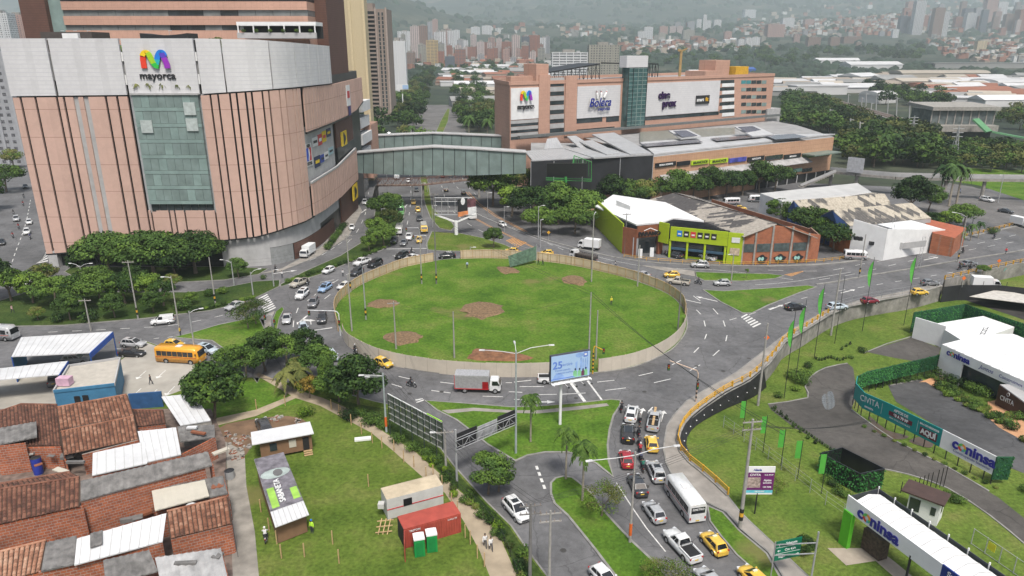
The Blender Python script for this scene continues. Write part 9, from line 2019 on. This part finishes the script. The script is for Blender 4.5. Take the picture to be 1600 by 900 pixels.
for poly,n in(([(1150,42),(1400,26),(1400,56),(1240,58),(1150,54)],380),([(1400,28),(1600,10),(1600,60),(1400,50)],220),([(1440,60),(1600,66),(1600,100),(1480,90)],200),([(660,45),(980,36),(980,62),(780,62)],60),([(960,60),(1200,62),(1200,80),(980,86)],120),([(620,90),(860,90),(860,106),(640,112)],100),([(1150,15),(1600,-2),(1600,24),(1150,40)],70)):sct(poly,n,13,speck,6)
o=b.bld('hillside_town');tag(o,'dense hillside town of tiny pale and brick houses',None,None,'stuff')
TC=['brick','pink','white','brown','stripe','grey','tan']
for(xa,xb,ya,yb,n,hl,hh,lb)in((622,700,84,106,32,16,48,'tower filling the left part of the distant cluster'),(700,850,86,104,38,12,36,'tower filling the right part of the distant cluster'),(1400,1600,34,56,28,12,36,'tower standing among those of the right hand skyline'),(1010,1400,44,76,18,6,14,'block scattered over the hillside town')):
 for k in range(n):x=rg.uniform(xa,xb);y=rg.uniform(ya,yb);w=rg.uniform(6,11);twr(x,x+w,y-rg.uniform(hl,hh),y,rg.choice(TC),rg.choice((0,1,2)),lbl=lb,grp=lb.replace('tower ','towers ').replace('block ','blocks '))
def tr(lbl,grp,kinds,s=(.8,1.25)):
 def f(p,x,y):plant(rg.choice(kinds),p,lbl,grp,rg.uniform(*s)*(1+max(0,p.y-1200)/2500),(.72,.76,.72),sx=rg.uniform(.9,1.2))
 return f
D3=('fardark','farbright','farolive','fardark')
sct([(1225,160),(1285,163),(1330,190),(1400,212),(1450,222),(1440,262),(1330,262),(1318,215),(1232,198)],150,9,tr('tree in the wide belt between right mall and station','trees between right mall and station',D3,(.9,1.4)))
sct([(1450,226),(1540,234),(1600,246),(1600,270),(1440,264)],60,8.5,tr('tree below the green roofed station ramps','trees below the station',('farbright','farolive','fardark'),(.7,1.)))
sct([(1345,140),(1470,150),(1480,172),(1360,162)],30,13,tr('tree behind the railway viaduct','trees behind the viaduct',('fardark','farbright'),(1,1.5)))
sct([(1560,172),(1640,172),(1640,215),(1565,200)],12,12,tr('tree at the right edge beyond the station','trees at the right edge',('farbright','farolive')))
sct([(620,150),(672,112),(684,116),(660,165),(645,205),(620,200)],50,11,tr('tree lining the left side of the far avenue','trees on the left of the avenue',D3,(.9,1.3)))
sct([(705,118),(740,112),(772,175),(768,208),(728,208),(708,160)],60,11,tr('tree on the right side of the far avenue','trees on the right of the avenue',D3,(.9,1.3)))
sct([(1180,82),(1440,78),(1440,96),(1280,92),(1200,112)],62,22,tr('dark tree on the wooded rise above the factories','woods above the factories',('fardark','fardark','farbright'),(1.2,1.9)))
sct([(965,84),(1180,76),(1190,98),(980,102)],36,24,tr('dark tree behind the roofs of the right mall','trees behind the right mall',('fardark','farbright'),(1.2,1.9)))
sct([(640,100),(780,104),(770,112),(650,116)],22,20,tr('tree below the tower cluster','trees below the tower cluster',('fardark',),(1,1.5)))
sct([(-60,152),(20,150),(25,235),(-60,245)],10,12,tr('tree left of the mall beyond the side street','trees left of the mall',('fardark','farbright')))
WOODM=mat('wood_mass',(.02,.04,.02),.95,var=.5,scale=.02)
b=MB();rw_=random.Random(5);cnt=0
def clumps(N,y0,y1,r0,r1,g,thr):
 k=0
 while k<N:
  y=rw_.uniform(y0,y1);x=rw_.uniform(-.95,.95)*y*.8
  if mnoise.noise(V3((x/420,y/420,1.7)))<rw_.uniform(-.35,thr):continue
  if any((x-a)**2+(y-c)**2<(w*.7)**2 for a,c,w in TOWN):k+=.2;continue
  z=tz(x,y);r=rw_.uniform(r0,r1)*(1+(y-1700)/g);k+=1;ph=rw_.uniform(0,6.28);pts=[(x,y,z+r*.95)]
  for j in(0,1):
   for q in range(6):a=ph+6.283*q/6+j*.5;rr=r*(.75,1.1)[j]*rw_.uniform(.8,1.2);pts.append((x+rr*math.cos(a),y+rr*math.sin(a),z+r*(.6,-.3)[j]))
  b.mesh(pts,[(0,1+q,1+(q+1)%6)for q in range(6)]+[(1+q,7+q,7+(q+1)%6,1+(q+1)%6)for q in range(6)],WOODM,True)
clumps(3000,1800,9500,9,17,3500,.1);clumps(1500,1250,2100,8,13,5000,-.1)
o=b.bld('woods');tag(o,'dark woods covering the far hazy slopes',None,None,'stuff')
# nearer trees and shrubs
def tp(kind,px,py,s,lbl,grp=None,col=(1,1,1),sx=None,z=.1,g=None,**k):
 p=(g or P)(px,py)if g else P(px,py,z);return plant(kind,p,lbl,grp,s,col,sx=sx,**k)
for i,(x,y,s)in enumerate(((172,427,1.12),(242,430,1.22),(306,427,1.15))):tp('umbrella',x,y,s,'spreading dark tree before the mall, %s of three'%('left','middle','right')[i],'spreading trees before the mall')
for i,(x,y,k,s)in enumerate(((18,470,'bright',.9),(52,473,'bright',.85),(88,478,'broad',.75),(122,476,'bright',.8),(158,478,'broad',.85),(196,474,'bright',.85),(236,470,'bright',.75),(70,450,'olive',.7),(150,456,'broad',.7),(256,478,'bright',.7),(210,457,'dark',.6),(110,500,'dark',.55),(180,496,'dark',.5),(240,488,'dark',.45),(272,452,'olive',.45),(300,476,'bright',.35),(60,500,'olive',.35),(330,462,'bushl',1.6),(350,458,'bushl',1.5),(140,500,'bushd',1.7),(290,484,'bushd',1.8),(90,503,'bush',1.6))):
 tp(k,x,y,s*1.15,'small tree or bush on the planted bank between lane and western road','greenery of the planted bank',cat='tree')
tp('dark',205,432,1.15,'dark tree filling the gap left in the spreading row','spreading trees before the mall');tp('broad',275,434,1.05,'tree filling the gap right in the spreading row','spreading trees before the mall',(.7,.75,.7));tp('dark',136,432,.85,'dark tree at the left end of the spreading row','spreading trees before the mall');tp('dark',373,434,.55,'round dark tree at the foot of the grey mall wall');tp('bush',411,436,1.,'small bush at the corner of the garage lane')
tp('dark',-8,468,1.1,'dark tree cut by the left edge below the mall street');tp('broad',10,300,1.4,'tree left of the mall street, nearer of two','trees left of the mall street');tp('dark',-15,330,1.4,'dark tree left of the mall street at the edge','trees left of the mall street');tp('olive',22,262,1.2,'tree left of the mall street, farther of two','trees left of the mall street')
tp('airy',388,513,1.15,'feathery tree on the west lawn, left of two');tp('airy',400,506,1.1,'feathery tree on the west lawn, right of two',col=(.8,1,.7))
tp('dark',335,655,1.0,'dark leaning tree at the corner of the small park')
for i,(x,y,k,s)in enumerate(((385,590,'broad',.7),(415,580,'dark',.75),(448,572,'broad',.7),(478,568,'dark',.7),(500,596,'dark',.7),(362,578,'broad',.55),(425,558,'dark',.6),(465,590,'olive',.5))):
 tp(k,x,y,s*1.05,'dense tree of the clump left of the roundabout','tree clump left of the roundabout',sx=.9)
tp('dark',561,640,1.0,'round dark tree over the road beside the tall pale lamp');tp('broad',530,628,.7,'dark tree left of the one by the tall pale lamp');tp('dark',512,612,.62,'upright dark tree behind the dry bush',sx=.55)
for i,(x,y)in enumerate(((455,610),(463,603),(472,612),(447,618))):tp('smallpalm',x,y,1.5,'pale trunked young palm in the clump, %s'%('first','second','third','fourth')[i],'young palms in the clump',rz=i)
tp('olive',484,622,.5,'dry brown bamboo like bush beside the path',col=(1.7,1.05,.7));tp('bigbush',477,650,.62,'bright green round bush at the bend of the path',col=(2.2,2.,.8));tp('bigbush',580,662,.8,'leafy shrub behind the frame billboard');tp('bigbush',545,655,.7,'leafy shrub beside the stakes left of the frame billboard')
for i,(x,y,k,s)in enumerate(((602,345,'broad',.78),(588,372,'bright',.62),(600,384,'broad',.6),(612,362,'olive',.7),(577,392,'bright',.45),(608,330,'broad',.6))):tp(k,x,y,s*1.4,'tree of the avenue strip beside the waiting traffic','trees of the avenue strip')
for i,(x,y,k,s)in enumerate(((770,322,'broad',1.3),(800,338,'bright',1.1),(832,348,'broad',1.2),(872,350,'dark',1.15),(905,348,'broad',1.1),(790,300,'dark',1.1),(825,306,'olive',1.1),(858,318,'broad',1.1),(928,340,'bright',.9),(845,366,'broad',.85),(898,366,'broad',.9))):tp(k,x,y,s*1.3,'big leafy tree between the avenue and the lime shop','big trees between avenue and lime shop')
for i,(x,y,k)in enumerate(((955,328,'dark'),(980,326,'broad'),(1005,324,'olive'),(1030,321,'broad'),(1056,318,'dark'),(1082,315,'broad'),(1108,312,'dark'),(1134,308,'broad'),(1160,305,'bright'),(1186,301,'dark'),(1210,299,'broad'))):tp(k,x,y,1.35,'tree of the row in front of the tan podium','row of trees in front of the podium')
tp('royal',757,300,1.1,'royal palm in front of the nearer glass bridge');tp('round',771,387,1.02,'neat round tree on the lawn by the north billboard')
for i,(x,y,s)in enumerate(((733,222,1.3),(762,224,1.2),(645,226,.9))):tp('royal',x,y,s,'royal palm behind the farther glass bridge, %s'%('left of two by the car park','right of two by the car park','on the avenue')[i],'royal palms behind the bridges')
tp('farbright',664,228,1.1,'bright round tree on the median behind the bridges',col=(1.8,1.8,1));tp('farbright',663,258,.8,'tree top poking up between the two glass bridges');tp('farolive',632,214,.8,'tree beside the avenue behind the bridges');tp('fardark',590,205,1.5,'dark tree below the balcony block, left','trees below the balcony block');tp('fardark',583,222,1.3,'dark tree below the balcony block, nearer','trees below the balcony block');tp('farbright',622,198,1.2,'tree right of the balcony block foot','trees below the balcony block')
for i,(x,y,k,s)in enumerate(((1214,352,'bright',.9),(1240,357,'bright',.8),(1262,372,'broad',.95),(1286,383,'bright',.85),(1302,392,'broad',.8),(1252,342,'bright',.8))):tp(k,x,y,s*1.3,'bright tree in the lane between brick warehouse and blue gables','trees between the warehouses')
tp('dark',1424,336,1.45,'biggest dark tree beside the concrete footbridge');tp('dark',1450,330,1.,'dark tree right behind the biggest one');tp('bright',1480,362,.9,'bright low tree right of the blue gable sheds');tp('broad',1455,358,.7,'tree over the corner of the sheds');tp('broad',1505,352,.9,'tree between sheds and riverside road')
for i,(x,y,s)in enumerate(((1466,318,1.15),(1482,322,1.25),(1494,318,1.1),(1378,252,1.1),(1397,250,1.1))):tp('royal',x,y,s,'royal palm by the concrete footbridge, %s'%('left of three','middle of three','right of three','left of two beyond','right of two beyond')[i],'royal palms by the footbridge')
for i,(x,y)in enumerate(((1504,380),(1516,376),(1528,372),(1497,388))):tp('palm',x,y,.7,'short palm behind the flyover railing, number %s from the left'%('two','three','four','one')[i],'short palms behind the flyover railing')
tp('broad',1535,428,.3,'small tree hanging over the yellow flyover railing',z=0.);tp('bigbush',1551,365,.8,'bush beside the white truck road');tp('bushd',1369,350,1.,'bush')if False else None
tp('slimpalm',829,690,1.1,'slender drooping tree on the triangular lawn');tp('slimpalm',884,748,1.1,'slender tree at the top of the long lawn');tp('slimpalm',910,782,1.2,'slender tree halfway down the long lawn')
tp('round',763,772,.98,'round dense tree at the kerb of the side street');tp('round',779,768,.8,'second stem of the dense kerb tree');tp('airy',940,806,.95,'low feathery bush on the long lawn');tp('airy',1045,925,.8,'yellow green feathery bush at the bottom edge');tp('airy',1018,905,.5,'small feathery bush at the bottom of the long lawn')
tp('round',1225,795,.0001,'x')if False else None
tp('round',1256,868,.42,'small tree behind the green direction sign',z=0);tp('airy',1213,770,.5,'small shrub behind the purple billboard',z=0);tp('slim',1166,436,.32,'young staked tree on the east lawn')
rs_=random.Random(21);line=[P(x,y)for x,y in((665,718),(690,742),(722,775),(760,812),(790,845),(815,880),(830,905))]
for i,q in enumerate(rsm(line,.95)):
 k=rs_.choice(('bush','bushl','bushd','bushy','bushd','bush'));plant(k,q+V3((rs_.uniform(-.9,.9),rs_.uniform(-.6,.6),Z1)),'garden shrub in the planted strip beside the sandy path','shrubs beside the sandy path',rs_.uniform(.6,1.05),(1.6,1.5,.7)if k=='bushl' else(1,1,1),cat='shrub')
for i,(x,y)in enumerate(((560,648),(600,668),(622,690),(645,704),(668,712),(680,722))):tp('bigbush',x,y,.55,'bushy shrub along the foot of the frame billboard','shrubs under the frame billboard',z=Z1)
fn=thg('wire_fence','low dark wire fence between sandy path and planted strip','fence',P(696,745));fl=[P(x,y)for x,y in((690,741),(720,770),(752,797),(782,838),(800,878),(808,905))]
for a in rsm(fl,2.):b=MB();b.tb_(a,a+V3((0,0,1.2)),.03,.03,BLACK,5);b.bld('post',fn)
for z in(.5,1.15):b=MB();b.path([v+V3((0,0,z))for v in fl],.02,BLACK,4);b.bld('wire',fn)
for i in range(16):
 t=i/15;q=P(512+26*t,390-36*t,.13);plant('bush',q,'shrub of the sloping bed against the mall','shrubs of the sloping mall bed',1.4)
for(x0,y0),(x1,y1),n in(((445,443),(560,405),14),((560,405),(620,380),8),((290,490),(400,466),12)):
 for i in range(n):t=(i+.5)/n;q=P(x0+(x1-x0)*t,y0+(y1-y0)*t,.1);plant(rs_.choice(('bush','bushd','bushl')),q,'low shrub in the strip along the mall lane','low shrubs along the mall lane',rs_.uniform(.6,1.1))
for i,(x,y,k,s)in enumerate(((1240,592,'bigbush',.75),(1252,600,'bigbush',.7),(1257,590,'bigbush',.65),(1243,610,'bushl',1.2),(1216,622,'bushl',1.1),(1262,575,'bush',1.1))):tp(k,x,y,s,'bush in the round bed by the retaining wall','bushes by the retaining wall',g=PL)
for i in range(13):tp('tuft',1275+56*i/12,562+2*math.sin(i),1.,'clipped tuft in the row at the top of the yard','row of clipped tufts',g=PL)
for x,y in((1315,547),(1322,542),(1328,539),(1211,640),(1220,648),(1228,655),(1240,668),(1250,676),(1262,686),(1274,694)):tp('tuft',x,y,1.1,'clipped tuft on the lot lawn','tufts on the lot lawn',g=PL)
for i in range(24):tp('tuft',1206+95*i/23,640+66*i/23,.7,'small hedge plant along the lower kerb of the yard','hedge plants along the yard kerb',g=PL)
tp('bushd',1345,550,.9,'round dark bush beside the concrete slab',g=PL)
for i in range(12):tp('bushd' if i%3 else 'bush',1360+105*i/11,606-18*i/11,.75,'dark clipped bush of the border behind the leafy board','border bushes behind the leafy board',g=PL)
for i in range(30):x=1462+100*(i/29);tp(rs_.choice(('bush','bushl','bushd','bushy')),x+rs_.uniform(-6,6),606+52*(i/29)+rs_.uniform(-10,4),rs_.uniform(.7,1.15),'shrub of the mixed garden before the sales pavilion','mixed garden before the pavilion',g=PL)
for i,(x,y)in enumerate(((1478,590),(1488,578),(1505,604),(1520,612),(1535,618),(1470,572),(1497,596),(1512,600),(1528,606),(1484,600),(1545,612),(1465,585))):tp('bigbush',x,y,.8,'taller shrub against the pavilion front','tall shrubs against the pavilion',g=PL)
for i,(x,y)in enumerate(((1562,662),(1582,672),(1575,652),(1592,655),(1598,690),(1572,664))):tp(('bushy','bushd')[i%2],x,y,1.1,'rounded shrub beside the clay path at the right edge','shrubs by the clay path',g=PL)
for i,(x,y)in enumerate(((1446,530),(1456,533),(1476,534),(1486,537),(1437,527))):tp('palm',x,y,.52,'slender palm before the white garden wall','palms before the white garden wall',g=PL)
for i in range(14):t=i/13;tp('bushy' if i%2 else 'bush',1350+205*t,668+95*t,.5,'low shrub under the long advertising board','shrubs under the advertising board',g=PL)
for x,y in((1488,782),(1497,786),(1480,779)):tp('bushd',x,y,.8,'clipped bush behind the guard hut','clipped bushes behind the guard hut',g=PL)
for x,y in((1300,760),(1310,770),(1320,778),(1292,752)):tp('bushd',x,y,.8,'dark bush between leafy box and entrance canopy','bushes beside the leafy box',g=PL)
tp('bushd',1600,768,.8,'dark bush at the right edge of the yard',g=PL)
lf=thg('chain_fence','long wire fence on thin posts crossing the lot lawn','fence',PL(1140,662));fl=[PL(x,y)for x,y in((1130,668),(1175,700),(1230,742),(1290,790),(1325,815))]
for a in rsm(fl,2.6):b=MB();b.tb_(a,a+V3((0,0,1.9)),.035,.035,GREY,5);b.bld('post',lf)
for z in(.7,1.3,1.9):b=MB();b.path([v+V3((0,0,z))for v in rsm(fl,2.6)],.012,GREY,4);b.bld('wire',lf)
f2=thg('chain_fence','wire mesh fence with a yellow notice behind the canopy','fence',PL(1518,850));fl=[PL(x,y)for x,y in((1517,850),(1560,880),(1600,908))]
for a in rsm(fl,1.6):b=MB();b.tb_(a,a+V3((0,0,2.)),.05,.05,GREY,5);b.bld('post',f2)
for z in(.1,1.95):b=MB();b.path([v+V3((0,0,z))for v in fl],.03,GREY,4);b.bld('rail',f2)
b=MB();q=fl[0].lerp(fl[1],.55);q2=fl[0].lerp(fl[1],.8);b.ws(q,q2,q.z+.8,q.z+1.7,.04,mat('notice_yellow',(.7,.65,.05)));b.bld('notice',f2)
for i,(x,y)in enumerate(((372,690),(380,700),(366,705),(390,684),(376,715),(360,680),(430,655),(470,660))):
 q=P(x,y,Z1);b=MB()
 for _ in range(9):b.box((q.x+rs_.uniform(-1,1),q.y+rs_.uniform(-.8,.8),Z1+.08),(rs_.uniform(.2,.6),rs_.uniform(.15,.5),.25),CONC if rs_.random()<.5 else BRICK,rz=rs_.uniform(0,3))
 o=b.bld('rubble_pile',None,org=q);tag(o,'heap of broken concrete and brick by the alley',None,None,'stuff')
# the air
hz=MB();hz.bx(-16000,16000,-700,14800,-9,3200,DARK);hzo=hz.bld('haze');hzo['kind']='stuff';hzo['label']='pale humid haze filling the valley'
hm=bpy.data.materials.new('haze_air');hm.use_nodes=True;hn=hm.node_tree;hn.nodes.clear()
pv=hn.nodes.new('ShaderNodeVolumePrincipled');pv.inputs['Color'].default_value=(.82,.94,1,1);pv.inputs['Density'].default_value=1.2e-4;pv.inputs['Anisotropy'].default_value=.0
ho=hn.nodes.new('ShaderNodeOutputMaterial');hn.links.new(pv.outputs[0],ho.inputs['Volume']);hzo.data.materials.clear();hzo.data.materials.append(hm)
scene.cycles.volume_step_rate=10;scene.cycles.volume_max_steps=64
drop_protos()
